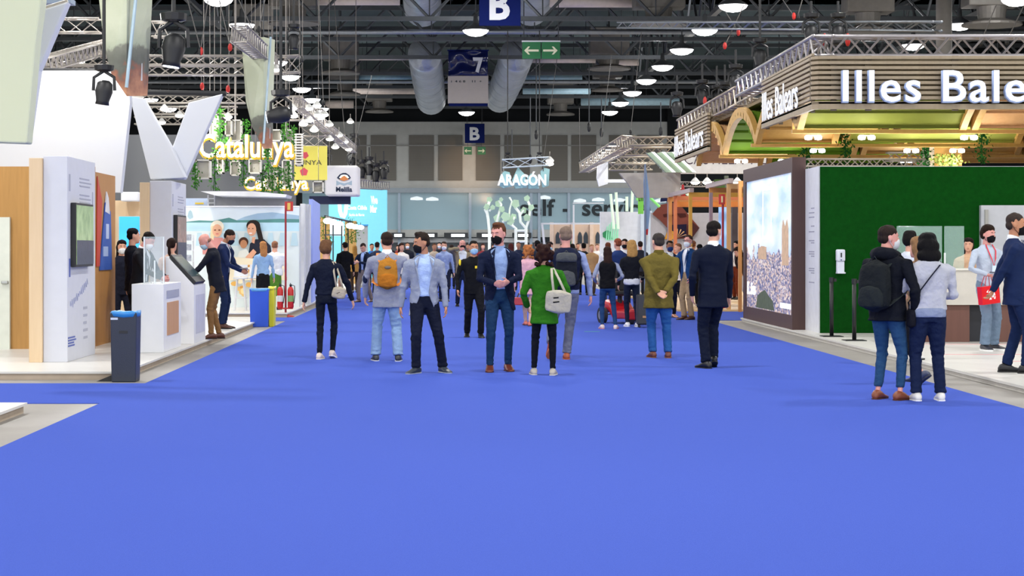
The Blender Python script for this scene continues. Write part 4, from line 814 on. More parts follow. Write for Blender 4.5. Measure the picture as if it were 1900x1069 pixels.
MB().box(cx0, cx0 + .05, cy0 + .1, 37.9, zt, zt + .04).build('top_rail', slat, t); MB().box(cx0, cx1, cy0 + .2, cy0 + .25, zb + .2, zt).build('backing', M('#7d735f', .7), t)
VY = [29.9 + 4.7 * k for k in range(7)]; zv, zc = 3.80, 4.55
def vz(u): return zv + (zc - zv) * (1 - abs(2 * u - 1) ** 2.2)
pal = [gre, pineO, gre2, pineR, lime, pineO]
for r_ in range(4):
    ya, yb = VY[r_], VY[r_ + 1]; x = cx0 - (.0 if r_ % 2 == 0 else 1.4); ci = r_ * 2 + (0, 1, 4, 1, 0, 3)[r_]
    while x < cx1:
        xw = 3.3 + .5 * ((r_ + ci) % 2); xa, xb = max(x, cx0 + .10), min(x + xw, cx1)
        if xb - xa > .3:
            m = MB(); n = 12; us = [i / n for i in range(n + 1)]
            if r_ == 0: us = [u for u in us if ya + (yb - ya) * u >= cy0 + .3]
            top = [(ya + (yb - ya) * u, vz(u)) for u in us]
            for (y0_, z0_), (y1_, z1_) in zip(top[:-1], top[1:]):
                m.add([(xa, y0_, z0_), (xb - .22, y0_, z0_), (xb - .22, y1_, z1_), (xa, y1_, z1_), (xa, y0_, z0_ + .05), (xb - .22, y0_, z0_ + .05), (xb - .22, y1_, z1_ + .05), (xa, y1_, z1_ + .05)], [(0, 3, 2, 1), (4, 5, 6, 7), (0, 1, 5, 4), (2, 3, 7, 6)])
                m.box(xa, xb - .22, y1_ - .03, y1_ + .03, min(z0_, z1_) - .03, z1_ + .01)
            m.build('vault_panel', pal[ci % 6], t)
            for xe in (xa, xb - .22):
                rb = MB(); pts_o = [(xe, y, z - .10) for y, z in top]; pts_i = [(xe, y, z + .16) for y, z in top][::-1]
                for i in range(len(top) - 1):
                    a, b = top[i], top[i + 1]
                    rb.add([(xe, a[0], a[1] - .11), (xe + .12, a[0], a[1] - .11), (xe + .12, b[0], b[1] - .11), (xe, b[0], b[1] - .11), (xe, a[0], a[1] + .12), (xe + .12, a[0], a[1] + .12), (xe + .12, b[0], b[1] + .12), (xe, b[0], b[1] + .12)], [(0, 3, 2, 1), (4, 5, 6, 7), (0, 1, 5, 4), (1, 2, 6, 5), (2, 3, 7, 6), (3, 0, 4, 7)])
                rb.build('arch_rib', pineR, t)
        x += xw; ci += 1
    if r_ > 0: MB().box(cx0 + .02, cx1, ya - .07, ya + .07, zv - .12, zv - .05).build('valley_beam', pineR, t)
MB().box(cx0 + .3, cx1, cy0 + .3, 52.5, 4.66, 4.72).build('roof_deck', M('#8a7a60', .8), t)
sg = thing('lettering', 'large white lettering Illes Balears on the front of the slatted canopy', 'lettering', (GX(1562, 32.4), 32.4, GZ(188, 32.4)))
lf = M('#e6eaf2', .5, var=0, emit=.4); ls = M('#9fb2d8', .5, var=0)
for nm, m, dz_, b_, dy in (('letter_sides', ls, -.012, .022, 0), ('letter_faces', lf, 0, .010, -.10)):
    text(nm, 'Illes Balears', m, sg, (GX(1562, 32.4) + (dz_ if nm == 'letter_sides' else 0), 32.42 + dy, GZ(188, 32.4) + dz_), h=.54 - dz_, width=4.22 - 2 * dz_, depth=.09 if nm == 'letter_sides' else .02, bold=b_, space=1.10)
for ya, yb, lb in ((37.55, 33.72, 'white lettering Illes Balears on the near part of the canopy side'), (52.3, 46.4, 'white lettering Illes Balears on the far part of the canopy side')):
    sg = thing('lettering', lb, 'lettering', (6.1, (ya + yb) / 2, 4.1)); MB().box(6.195, 6.215, yb - .1, ya + .1, 4.3, 4.33).build('fixing_rail', slatb, sg)
    text('letter_faces', 'Illes Balears', lf, sg, (6.19, ya, 4.10), xd=(0, -1, 0), h=.56, width=ya - yb, depth=.012, bold=.004)
dl = M('#fffdf4', .4, emit=8, var=0)
for i, (x, y, k, wd) in enumerate(((1509, 236, 1, 'first valley, left'), (1608, 236, 1, 'first valley, middle'), (1798, 237, 1, 'first valley, right'), (1517, 261, 2, 'second valley, left'), (1691, 262, 2, 'second valley, middle'), (1776, 261, 2, 'second valley, right'), (1456, 283, 3, 'third valley, left'), (1680, 281, 3, 'third valley, right'), (1375, 283, 3, 'third valley, far left'))):
    yq = VY[k]; xq = GX(x, yq); r = thing('downlight', 'small white downlight under the canopy, %s' % wd, 'light', (xq, yq, zv - .2))
    for s_ in (-.09, .09): MB().lathe((xq + s_, yq, zv - .21), [(.02, -.03), (.065, -.02), (.07, .03), (.04, .06)], 12).build('lamp_head', dl, r, smooth=True)
    MB().box(xq - .14, xq + .14, yq - .02, yq + .02, zv - .17, zv - .15).build('bracket', white, r)
    pl_ = bpy.data.lights.new('downlight_light', 'POINT'); pl_.energy = 34; pl_.color = (1, .96, .88); pl_.shadow_soft_size = .12
    po = bpy.data.objects.new('downlight_light', pl_); COL.objects.link(po); po.location = (xq, yq, zv - .5)
for i, (x, y, d_, w_, h_, lb) in enumerate(((1569, 272, 38, .25, .75, 'dark green trailing plant hanging left of the middle of the canopy'), (1497, 285, 43, .25, .7, 'dark green trailing plant hanging beside the brown tower top'), (1822, 268, 36, .30, .7, 'dark green trailing plant hanging at the right of the canopy'), (1717, 293, 40, .25, .5, 'small trailing plant beside the timber column'))):
    vine(P(x, y, d_), w_, h_, lb, leafd, 160, 'trailing_plant')
t = thing('timber_column', 'yellow timber column with planting above the grass wall', 'column', (GX(1752, 40), 40.4, ZP)); MB().box(GX(1733, 40), GX(1785, 40), 40, 40.6, ZP, 3.95).build('cladding', pineR, t); MB().box(GX(1724, 40), GX(1733, 40), 39.98, 40.6, ZP, 3.95).build('pale_edge', M('#cfc4b0', .6), t)
for x in (1746, 1768): vine(P(x, 297, 39.7), .35, .25, 'leafy planting on the timber column, %s' % ('left clump' if x == 1746 else 'right clump'), M('#9aae5a', .7, var=.2, scale=8), 120, 'leafy_plant')
# trusses of the canopy
box_truss((6.35, 33.3, 5.13), (19, 33.3, 5.13), .34, .035, M('#b4b0b4', .35, metal=.5), label='heavy aluminium truss along the top front of the slatted canopy', bay=.30)
box_truss((6.5, 33.0, 5.12), (6.5, 42.0, 5.12), .34, .035, M('#a8a4a4', .35, metal=.5), label='aluminium truss along the near top side of the slatted canopy', bay=.30)
box_truss((6.6, 42.5, 5.0), (6.6, 53.5, 5.0), .40, .035, M('#a89c8e', .35, metal=.5), label='aluminium truss along the far top side of the slatted canopy', bay=.34)
box_truss((6.9, 43.0, 4.85), (6.9, 46.2, 4.85), .30, .03, label='short aluminium truss in the gap of the canopy side')
box_truss((8.6, 33.4, 5.5), (5.0, 56, 8.2), .16, .03, steel2, label='dark slanting truss rising behind the canopy lights', bay=.6)
box_truss(P(1497, 302, 36.5), P(1716, 302, 36.5), .14, .02, label='thin aluminium truss lying on top of the grass wall'); box_truss(P(1645, 291, 41), P(1712, 291, 41), .18, .02, label='short aluminium truss above the grass wall near the timber column')
for i, (x, y, d_, s) in enumerate(((1505, 62, 36, .9), (1555, 62, 36, .9), (1365, 152, 46, 1.0), (1303, 178, 50, 1.0), (1330, 182, 50, .8), (1256, 200, 56, 1.1), (1345, 180, 48, .9))):
    moving_head(P(x, y, d_), s, 'black stage light on the canopy truss, %s' % ('at the front corner', 'right of the front corner', 'in the middle of the side', 'fourth from the corner', 'small, fifth from the corner', 'at the far end', 'third from the corner')[i], GZ(y - 60, d_), emit=False)
for i, (x, y, d_) in enumerate(((1530, 74, 34), (1573, 74, 34), (1308, 188, 48), (1375, 166, 44))):
    MB().ell(P(x, y, d_), (.05, .05, .12), None, 10, 7).build('warning_light', rd, smooth=True, label='small red hook on the canopy truss, %s' % ('near the front corner', 'second along the front', 'far along the side', 'midway along the side')[i], cat='hook')
# ---- timber frame booth behind the tower
t = thing('platform', 'pale wooden floor of the timber frame booth', 'platform', (12, 55, 0)); MB().box(5.62, 14.6, 46.8, 66, 0, .05).build('deck', M('#d8b888', .5, kind='wood', scale=1, c2='#caa676'), t)
tb = [M('#d0924f', .6, kind='wood', scale=2, c2='#b97a3c'), M('#c9744a', .6, var=.05), M('#d9a848', .6, var=.05), M('#a08a92', .6, var=.05), M('#c99a62', .6, var=.05)]
for i, (x, c_, w_) in enumerate(((1240, 3, 3), (1243.5, 0, 6), (1253, 1, 6), (1281, 2, 6), (1319, 3, 6), (1352, 4, 7), (1373, 0, 6))):
    X_ = 6.9; d_ = X_ * F / (x - CX); hw = w_ / 2 * d_ / F
    t = thing('timber_portal', 'timber portal frame of the wooden booth, %s from the left' % ('first', 'second', 'third', 'fourth', 'fifth', 'sixth', 'seventh')[i], 'frame', (X_, d_, .05))
    MB().box(X_ - hw, X_ + hw, d_ - .06, d_ + .06, .05, 3.05).build('post', tb[c_], t); MB().box(X_ + 3.2 - hw, X_ + 3.2 + hw, d_ - .06, d_ + .06, .05, 3.05).build('post', tb[c_], t); MB().box(X_ - hw, X_ + 3.2 + hw, d_ - .06, d_ + .06, 3.05, 3.18).build('top_beam', tb[c_ if c_ != 3 else 0], t)
for a, b in ((59.6, 54.2), (50.8, 46.6)): MB().box(6.84, 6.96, b, a, 3.18, 3.30).build('edge_beam', M('#b8a8a4', .6), label='grey edge beam on top of the timber frames, %s' % ('far pair' if a > 55 else 'near pair'), cat='beam')
MB().box(7, 11, 58.9, 59.2, 2.86, 3.02).build('orange_beam', M('#d8823a', .6), label='orange cross beam inside the timber frame booth', cat='beam')
t = thing('extinguisher_stand', 'red extinguisher sign on a red pole inside the timber frame booth', 'stand', (GX(1339, 48), 48, .05)); q = P(1339, 370, 48)
MB().bar((q.x + .03, 48, .05), (q.x + .03, 48, 2.9), .03, 8).build('pole', M('#9a1a2a', .4), t); MB().box(q.x - .08, q.x + .08, 47.94, 47.97, q.z - .13, q.z + .13).build('flag', red, t); MB().box(q.x - .02, q.x + .02, 47.92, 47.94, q.z - .08, q.z + .08).build('yellow_symbol', M('#e8d8a0', .5), t); MB().lathe((q.x + .03, 48, .05), [(.2, 0), (.18, .03), (.05, .06)], 20).build('base', red, t)
t = thing('display_screen', 'tall bright blue screen inside the timber frame booth', 'screen', P(1342, 440, 60)); MB().box(GX(1334, 60), GX(1352, 60), 60, 60.1, .1, GZ(378, 60)).build('screen', M('#5f9fe8', .4, scale=1.5, c2='#a8c8f0', emit=.5), t)
t = thing('pillar', 'dark slatted pillar inside the timber frame booth', 'pillar', (GX(1364, 62), 62, .05)); MB().box(GX(1359, 62), GX(1369, 62), 62, 62.3, .05, GZ(374, 62)).build('shaft', M('#4a4248', .6), t)
t = thing('hanging_block', 'dark green hanging block above the timber frames', 'block', P(1336, 350, 58)); MB().box(GX(1327, 58), GX(1345, 58), 58, 58.3, GZ(352, 58), GZ(333, 58)).build('panel', M('#4c6a34', .7, var=.2, scale=5), t); MB().box(GX(1345, 58), GX(1352, 58), 58, 58.2, GZ(352, 58), GZ(326, 58)).build('side', M('#6a7264', .7), t)
d = 62.0
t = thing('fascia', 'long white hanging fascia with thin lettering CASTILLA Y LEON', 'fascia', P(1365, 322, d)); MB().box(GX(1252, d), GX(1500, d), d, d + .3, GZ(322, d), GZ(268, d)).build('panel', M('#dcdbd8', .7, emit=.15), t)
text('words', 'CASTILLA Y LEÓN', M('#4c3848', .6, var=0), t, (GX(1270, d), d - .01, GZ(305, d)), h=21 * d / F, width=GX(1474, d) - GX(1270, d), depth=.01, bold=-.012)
box_truss(P(1262, 342, 66), P(1382, 342, 66), .16, label='white truss with lamps below the lettering fascia'); 
for i, x in enumerate((1312, 1368, 1290)): spot(x, 337, 65, 'round white lamp on the truss below the lettering fascia', 1.1, 'lamps below the lettering fascia')
# grey wall with diamond portrait
d = 70.0
t = thing('booth_wall', 'pale grey booth wall behind the timber frames', 'wall', P(1290, 440, d)); MB().box(GX(1208, d), GX(1380, d), d, d + .2, .0, GZ(395, d)).build('panel', M('#b4b0b4', .7), t)
t = thing('diamond_photo', 'diamond shaped photo of a brown face above dark cloth on the grey booth wall', 'photo', P(1255, 440, d - .1)); K = [0]
def dpic(pts, c, nm): K[0] += 1; flat(nm, pts, d - .05 - .006 * K[0], M(c, .7, var=.12, scale=4), t, .006)
dpic([(1210, 397), (1225, 380), (1246, 376), (1262, 380), (1298, 423), (1284, 442), (1232, 444), (1240, 425), (1226, 410)], '#7a4238', 'face'); dpic([(1226, 363), (1228, 358), (1236, 360), (1240, 356), (1243, 362), (1252, 372), (1225, 375)], '#1e2348', 'dark_cap')
dpic([(1230, 398), (1243, 395), (1250, 400), (1240, 403), (1232, 403)], '#4a2420', 'eye'); dpic([(1256, 396), (1272, 396), (1274, 402), (1262, 404)], '#4a2420', 'eye'); dpic([(1238, 418), (1274, 416), (1274, 440), (1240, 440)], '#221c34', 'dark_cloth'); dpic([(1233, 444), (1240, 424), (1250, 430), (1256, 444)], '#d89a3a', 'golden_cloth')
for k in range(7): a = R(-70 + 23 * k); dpic([(1257, 441), (1257 + 17 * math.sin(a) - 1, 441 - 17 * math.cos(a)), (1257 + 17 * math.sin(a) + 1.2, 441 - 17 * math.cos(a) + 1)], '#d8a878', 'golden_ray')
dpic([(1276, 418), (1284, 412), (1298, 423), (1284, 442), (1276, 440)], '#4a2a2a', 'cheek_shadow_side')
# ---- mobility scooter and suitcase
t = thing('mobility_scooter', 'red mobility scooter with black seat between the two young women', 'scooter', (GX(1150, 39.5), 39.5, 0)); rr_ = M('#b01a24', .3, var=.05); tyre = M('#3a3a3e', .7)
def wheel(x, y, r_, nm='wheel'):
    MB().tube([(x - .05, y, r_), (x + .05, y, r_)], r_, 22).build(nm, tyre, t, local=True, smooth=False); MB().tube([(x - .055, y, r_), (x + .055, y, r_)], r_ * .55, 16).build('hub', M('#9a9aa0', .4, metal=.5), t, local=True)
for x, y in ((-.33, .15), (.33, .15), (-.12, -.75), (.24, -.75)): wheel(x, y, .17 if y > 0 else .13)
MB().loft([[Vector((a * .26, y, z + b * .10)) for a, b in ((-1, -1), (1, -1), (1.0, .6), (.6, 1), (-.6, 1), (-1.0, .6))] for y, z in ((-.9, .20), (-.7, .22), (-.2, .20), (.0, .36), (.3, .40), (.42, .30))]).build('body', rr_, t, local=True, bevel=.03)
MB().box(-.25, .25, -.25, .25, .58, .68).build('seat', blackp, t, local=True, bevel=.04); MB().box(-.24, .24, .20, .30, .66, 1.12).build('backrest', blackp, t, local=True, bevel=.04); MB().tube([(0, 0, .35), (0, 0, .6)], .05, 10).build('seat_post', blackp, t, local=True)
MB().tube([(0, -.75, .25), (0, -.62, .95), (0, -.55, 1.0)], .03, 8).build('tiller', blackp, t, local=True); MB().tube([(-.22, -.55, .98), (0, -.60, 1.0), (.22, -.55, .98)], .022, 8).build('handlebar', blackp, t, local=True)
for sg in (-1, 1): MB().ell((sg * .18, .45, .36), (.05, .03, .04)).build('rear_light', M('#e86a5a', .3, emit=.6), t, local=True)
t.rotation_euler = (0, 0, R(20))
t = thing('suitcase', 'dark grey upright suitcase beside the olive jacket', 'suitcase', (GX(1197, 37.3), 37.3, 0)); MB().box(-.17, .17, -.12, .12, .06, .66).build('shell', M('#2c2e34', .5), t, local=True, bevel=.03)
for sx_ in (-.12, .12):
    for sy_ in (-.08, .08): MB().tube([(sx_ - .015, sy_, .03), (sx_ + .015, sy_, .03)], .03, 10).build('wheel', blackp, t, local=True)
    MB().bar((sx_ * .8, .08, .6), (sx_ * .8, .08, 1.0), .010, 6).build('handle_tube', steel2, t, local=True)
MB().box(-.11, .11, .065, .095, .98, 1.01).build('grip', blackp, t, local=True, bevel=.008); MB().box(-.06, .06, -.127, -.12, .20, .24).build('gold_label', M('#b98a5a', .4), t, local=True)
MB().box(GX(1084, 35.4), GX(1112, 35.4), 35.3, 35.42, .008, .012).build('floor_tape', M('#2f8f8a', .6), label='short teal tape strip on the blue carpet', cat='tape')
# ================================================================ middle distance, end of the aisle
# ---- white letters on turquoise shards
d = 80.0
t = thing('lettering', 'hanging white lettering ARAGON on turquoise shards', 'lettering', P(968, 345, d)); tq = M('#8fb8ba', .5, var=.05)
for pts in ([(928, 326), (936, 317), (946, 320), (950, 346), (934, 349), (927, 345)], [(950, 335), (961, 310), (974, 324), (978, 348), (956, 350)], [(978, 330), (985, 322), (996, 326), (1000, 350), (980, 350)], [(1003, 318), (1010, 311), (1020, 314), (1018, 345), (1006, 348)]): flat('shard', pts, d, tq, t, .3, True)
text('letters', 'ARAGÓN', M('#f6f8ff', .5, var=0, emit=.5), t, (GX(923, d), d - .05, GZ(343.5, d)), h=20 * d / F, width=GX(1013, d) - GX(923, d), depth=.15, bold=.028)
for x in (932, 1008): MB().bar(P(x, 318, d), P(x, 300, d), .02, 4).build('hanger', steel, t)
box_truss(P(932, 304, d), P(1018, 299, d), .34, .03, M('#c9d4dc', .4), label='white truss hanging over the turquoise lettering', bay=.5)
for i, x in enumerate((942, 1001)): moving_head(P(x, 296, d), .7, 'tiny black stage light above the turquoise lettering, %s' % ('left', 'right')[i], 10.8, emit=False)
for i, (x, y) in enumerate(((1020, 297), (1020, 303))): spot(x, y, d, 'white lamp at the right end of the turquoise lettering truss', 1.2, 'lamps of the turquoise lettering truss')
for i, (x, y0, y1, d_) in enumerate(((950, 240, 300, 84), (995, 100, 250, 84), (1093, 120, 236, 84), (1116, 180, 246, 84), (1226, 190, 244, 84), (984, 180, 295, 86))):
    t = thing('hanging_hook', 'dark hoist hook before the back wall, %s' % ('above the lettering', 'right of the far B sign', 'left of the white pier', 'on the white pier', 'at the right end of the back wall', 'double cable near the truss')[i], 'hook', P(x, y1, d_)); MB().bar(P(x, y0, d_), P(x, y1, d_), .025, 4).build('cable', steel, t); MB().ell(P(x, y1, d_), (.09, .09, .22), None, 8, 6).build('hook', blackp, t)
# ---- branching light sculpture
wtree = M('#e6ece2', .5, var=0, emit=.25); lgt = M('#b8d6b4', .6, var=.1, scale=3, emit=.12); d = 84.0
t = thing('tree_sculpture', 'white branching tree sculpture with pale green facets behind the tall man', 'sculpture', P(940, 470, d))
def br_(pts, r_=.045): MB().tube([P(x, y, d) for x, y in pts], r_, 6).build('branch', wtree, t)
br_([(908, 470), (908, 430), (906, 408), (903, 390), (908, 374)], .065); br_([(905, 400), (899, 388)]); br_([(908, 392), (914, 384)]); br_([(957, 470), (957, 424), (947, 416), (940, 408), (932, 412)], .065); br_([(976, 470), (976, 424), (966, 412), (964, 395), (956, 385), (957, 374)], .065)
br_([(976, 424), (981, 408), (984, 384), (978, 370)], .055); br_([(957, 428), (977, 428)], .055); br_([(957, 448), (977, 448)], .06); br_([(966, 398), (972, 390)]); br_([(984, 388), (989, 382)]); br_([(950, 418), (954, 402)]); br_([(922, 412), (926, 395), (930, 380), (926, 372)], .05); br_([(944, 408), (946, 388), (950, 374), (945, 366)], .04)
for i, (x, y, s) in enumerate(((908, 371, 6), (903, 384, 6), (914, 385, 5), (925, 378, 7), (931, 388, 6), (938, 402, 9), (922, 405, 7), (947, 410, 8), (957, 378, 8), (972, 390, 6), (978, 368, 6), (986, 385, 6), (953, 402, 6), (978, 404, 7), (930, 370, 4))):
    flat('facet', [(x + s * math.cos(a), y + s * math.sin(a) * 1.1) for a in [R(20 * i + b) for b in (0, 80, 150, 230, 300)]], d - .1 * (i % 3), lgt, t, .25, True)
# ---- arched stone coloured panel
d = 90.0
t = thing('arched_wall', 'pale stone coloured panel with dark pointed arches at the end of the aisle', 'panel', P(1060, 440, d)); flat('panel', rect(1028, 1116, 415, 470), d, M('#d9bfa8', .7, var=.1, scale=1), t, .3, True); dkw = M('#2c3a44', .5)
for x in (1035, 1046, 1076, 1087, 1109): flat('arch_window', [(x - 4, 452), (x - 4, 438), (x - 2.5, 433), (x, 430), (x + 2.5, 433), (x + 4, 438), (x + 4, 452)], d - .01, dkw, t, .03)
for x in (1024, 1064, 1098): flat('pier', rect(x - 4, x + 3, 413, 470), d - .04, M('#e2c9b2', .7), t, .15)
flat('green_arch', [(1044, 455), (1044, 432), (1052, 427), (1060, 434), (1060, 455)], d - .2, M('#2f6a44', .6), t, .03)
t = thing('white_portal', 'thin white frame leaning round the arched panel', 'frame', P(1020, 440, 88)); flat('post', [(1004, 416), (1008, 416), (1014, 470), (1010, 470)], 88, white, t, .15, True); flat('beam', rect(1004, 1116, 413.5, 416.5), 88, white, t, .15, True); flat('post', rect(1063, 1066, 380, 470), 87.8, white, t, .1, True); flat('beam', rect(1063, 1120, 376, 378), 87.8, white, t, .1, True)
# ---- white booth with green mark, sticks, feather flag
d = 72.0
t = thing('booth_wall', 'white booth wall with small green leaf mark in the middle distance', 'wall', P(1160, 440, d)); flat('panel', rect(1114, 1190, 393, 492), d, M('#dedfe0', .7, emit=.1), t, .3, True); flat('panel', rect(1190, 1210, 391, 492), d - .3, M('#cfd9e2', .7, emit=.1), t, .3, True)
flat('leaf_mark', [(1118, 432), (1126, 427), (1133, 430), (1136, 444), (1128, 445), (1119, 440)], d - .01, M('#2f9a5a', .6), t, .02)
for k in range(6): flat('green_stroke', [(1124 + 4 * k, 446), (1126 + 4 * k, 420 - (k % 3) * 4), (1127.5 + 4 * k, 420 - (k % 3) * 4), (1126.5 + 4 * k, 446)], d - .02, M('#8fdcae', .6, emit=.3), t, .02)
stick = M('#d4ead0', .5, var=0, emit=.35); stg = M('#7fcf72', .5, var=0, emit=.3)
for i, (x0, y0, x1, y1, m) in enumerate(((1133, 360, 1139, 425, stick), (1143, 357, 1147, 425, stick), (1174, 345, 1172, 394, stick), (1181, 345, 1183, 372, stg), (1163, 365, 1163, 392, stick), (1210, 355, 1226, 368, stick), (1216, 346, 1235, 362, stick), (1238, 346, 1262, 370, stick), (1256, 346, 1280, 364, stick), (1205, 366, 1224, 384, stg))):
    MB().bar(P(x0, y0, 68), P(x1, y1, 68), .05, 8).build('light_stick', m, label='pale green and white light stick over the white booth, %s' % ('first from the left', 'second from the left', 'next to the green banner', 'upper, by the green banner', 'short middle one', 'slanting, nearest the flag', 'slanting, over the dark cap', 'slanting, third right of the flag', 'slanting, rightmost', 'slanting, lowest')[i], cat='light stick')
t = thing('hanging_banner', 'narrow bright green vertical banner left of the feather flag', 'banner', P(1188, 397, 66)); flat('cloth', rect(1184, 1194, 342, 397), 66, M('#7fcf5a', .7, emit=.2), t, .05, True); text('letters', 'LTI', tx, t, (GX(1185, 66), 65.98, GZ(373, 66)), h=.13, width=.15, depth=.01, bold=.03)
t = thing('feather_flag', 'tall blue grey feather flag with red and white lower end', 'flag', (GX(1199, 56), 56, 0))
d = 56.0
flat('cloth', [(1196, 310), (1198, 303), (1201, 330), (1205, 360), (1206, 395), (1203, 424), (1197, 427), (1195, 380), (1194, 340)], d, M('#7f9cc4', .7, var=.06), t, .03, True); flat('red_band', [(1197, 427), (1203, 424), (1202, 436), (1197, 436)], d, M('#b83a3e', .7), t, .03, True); flat('white_band', [(1197, 436), (1202, 436), (1201, 455), (1197.5, 455)], d, M('#d8dde2', .7), t, .03, True)
MB().bar((GX(1197, d), d, 0), P(1197, 305, d), .03, 6).build('pole', M('#6f7f98', .4), t); MB().lathe((GX(1197, d), d, 0), [(.3, 0), (.28, .03), (.04, .06)], 16).build('base', blackp, t)
# ---- hanging structure over the right middle booths
warm = M('#b8ad9c', .4, metal=.4, var=.06)
box_truss(P(1084, 311, 80), P(1166, 263, 62), .40, .035, warm, label='slanting aluminium truss with a row of lamps above the feather flag')
for i, (x, y) in enumerate(((1088, 308), (1096, 303), (1104, 299), (1112, 294), (1119, 289), (1126, 284), (1133, 279), (1139, 272))): 
    q = P(x, y - 3, 78 - i * 2); r = thing('panel_lamp', 'flat white panel lamp on the slanting truss, %s from its low end' % ('first', 'second', 'third', 'fourth', 'fifth', 'sixth', 'seventh', 'eighth')[i], 'lamp', q)
    MB().box(q.x - .18, q.x + .18, q.y - .1, q.y + .1, q.z - .03, q.z + .05).build('housing', hous, r); MB().box(q.x - .17, q.x + .17, q.y - .11, q.y + .08, q.z - .05, q.z - .03).build('diffuser', M('#fff8ee', .4, emit=3, var=0), r)
for i, (x0, x1, y, d_) in enumerate(((1168, 1250, 262, 62), (1160, 1245, 281, 66), (1140, 1215, 298, 70), (1130, 1210, 309, 72))): box_truss(P(x0, y, d_), P(x1, y, d_), .26, .035, warm, label='%s level aluminium truss left of the far canopy lettering' % ('highest', 'second', 'third', 'lowest')[i])
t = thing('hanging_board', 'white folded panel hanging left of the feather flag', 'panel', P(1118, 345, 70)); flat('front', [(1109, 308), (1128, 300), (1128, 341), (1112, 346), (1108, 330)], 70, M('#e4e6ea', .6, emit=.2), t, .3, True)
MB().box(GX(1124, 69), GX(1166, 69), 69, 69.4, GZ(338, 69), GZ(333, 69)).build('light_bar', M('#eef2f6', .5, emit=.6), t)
t = thing('hanging_board', 'grey slanting ended panel hanging behind the feather flag', 'panel', P(1210, 367, 60)); flat('front', [(1149, 321), (1263, 320), (1263, 367), (1182, 367), (1165, 340)], 60, M('#aeaaa6', .7), t, .3, True)
t = thing('hanging_sculpture', 'three pale green slanting slats hanging above the grey panel', 'slats', P(1235, 320, 59))
for k in range(3):
    x = 1200 + 19 * k; flat('slat', [(x, 284), (x + 12, 282), (x + 52, 320), (x + 36, 320)], 59 + .3 * k, M('#a9bfa6', .6), t, .3, True); flat('light_edge', [(x + 8, 282), (x + 14, 282), (x + 54, 320), (x + 47, 320)], 58.9 + .3 * k, M('#eef4ec', .6, emit=.4), t, .06)
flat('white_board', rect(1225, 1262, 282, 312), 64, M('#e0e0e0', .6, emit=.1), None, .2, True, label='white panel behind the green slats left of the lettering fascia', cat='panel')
t = thing('red_figure', 'small bright red bottle shaped object on top of the timber booth', 'figure', P(1266, 366, 62)); MB().lathe(P(1267, 366, 62), [(.02, 0), (.09, .0), (.09, .22), (.05, .30), (.04, .40), (.015, .42)], 14).build('body', M('#c01824', .5), t, smooth=True)
t = thing('booth_counter', 'long pale booth counter at the far right end of the aisle', 'counter', P(1130, 490, 70)); MB().box(GX(1120, 70), GX(1205, 70), 70, 70.8, 0, 1.1).build('body', white, t)
for i, (x, y, d_) in enumerate(((1052, 352, 125), (1120, 372, 110), (1083, 430, 124))): pass
# lit far left booths closing the view between people
t = thing('booth_wall', 'pale far booth wall with shelves left of the tree sculpture', 'wall', (GX(760, 112), 112, 0)); MB().box(GX(722, 112), GX(1000, 112), 112.5, 112.8, 0, .9).build('panel', M('#a9adb4', .7, emit=.05), t)
# orange wash light thrown on the middle louvres
L_ = bpy.data.lights.new('wash_light', 'SPOT'); L_.energy = 4200; L_.color = (1, .62, .32); L_.spot_size = R(17); L_.spot_blend = 1.0; L_.shadow_soft_size = .2
o = bpy.data.objects.new('wash_light', L_); COL.objects.link(o); o.location = (3.0, 112, 5.0); tgt = P(868, 318, WY); o.rotation_euler = (tgt - o.location).to_track_quat('-Z', 'Y').to_euler()
# ================================================================ people
SKIN = {'light': '#d9a288', 'tan': '#b9805f', 'pink': '#d4958a', 'dark': '#8a5a40'}
def cloth(c, rough=.85, **k): return M(c, rough, var=.10, scale=14, bump=.55, bscale=11, bdist=.05, **k)
def ik(a, b, l1, l2, hint):
    a = Vector(a); b = Vector(b); d = b - a; L_ = d.length
    if L_ > (l1 + l2) * .999: b = a + d * ((l1 + l2) * .999 / L_); d = b - a; L_ = d.length
    x = (l1 * l1 - l2 * l2 + L_ * L_) / (2 * L_); h = math.sqrt(max(0, l1 * l1 - x * x)); u = d.normalized()
    hv = Vector(hint); hv = hv - u * hv.dot(u)
    hv = hv.normalized() if hv.length > 1e-6 else u.orthogonal().normalized()
    return a + u * x + hv * h, b
def ring(cx, cy, z, w_, d_, seg=20, e=2.4, back=None):
    out = []
    for k in range(seg):
        a = 2 * math.pi * k / seg; c, s_ = math.cos(a), math.sin(a)
        dd = d_ if s_ < 0 or back is None else back
        out.append(Vector((cx + w_ * math.copysign(abs(c) ** (2 / e), c), cy + dd * math.copysign(abs(s_) ** (2 / e), s_), z)))
    return out
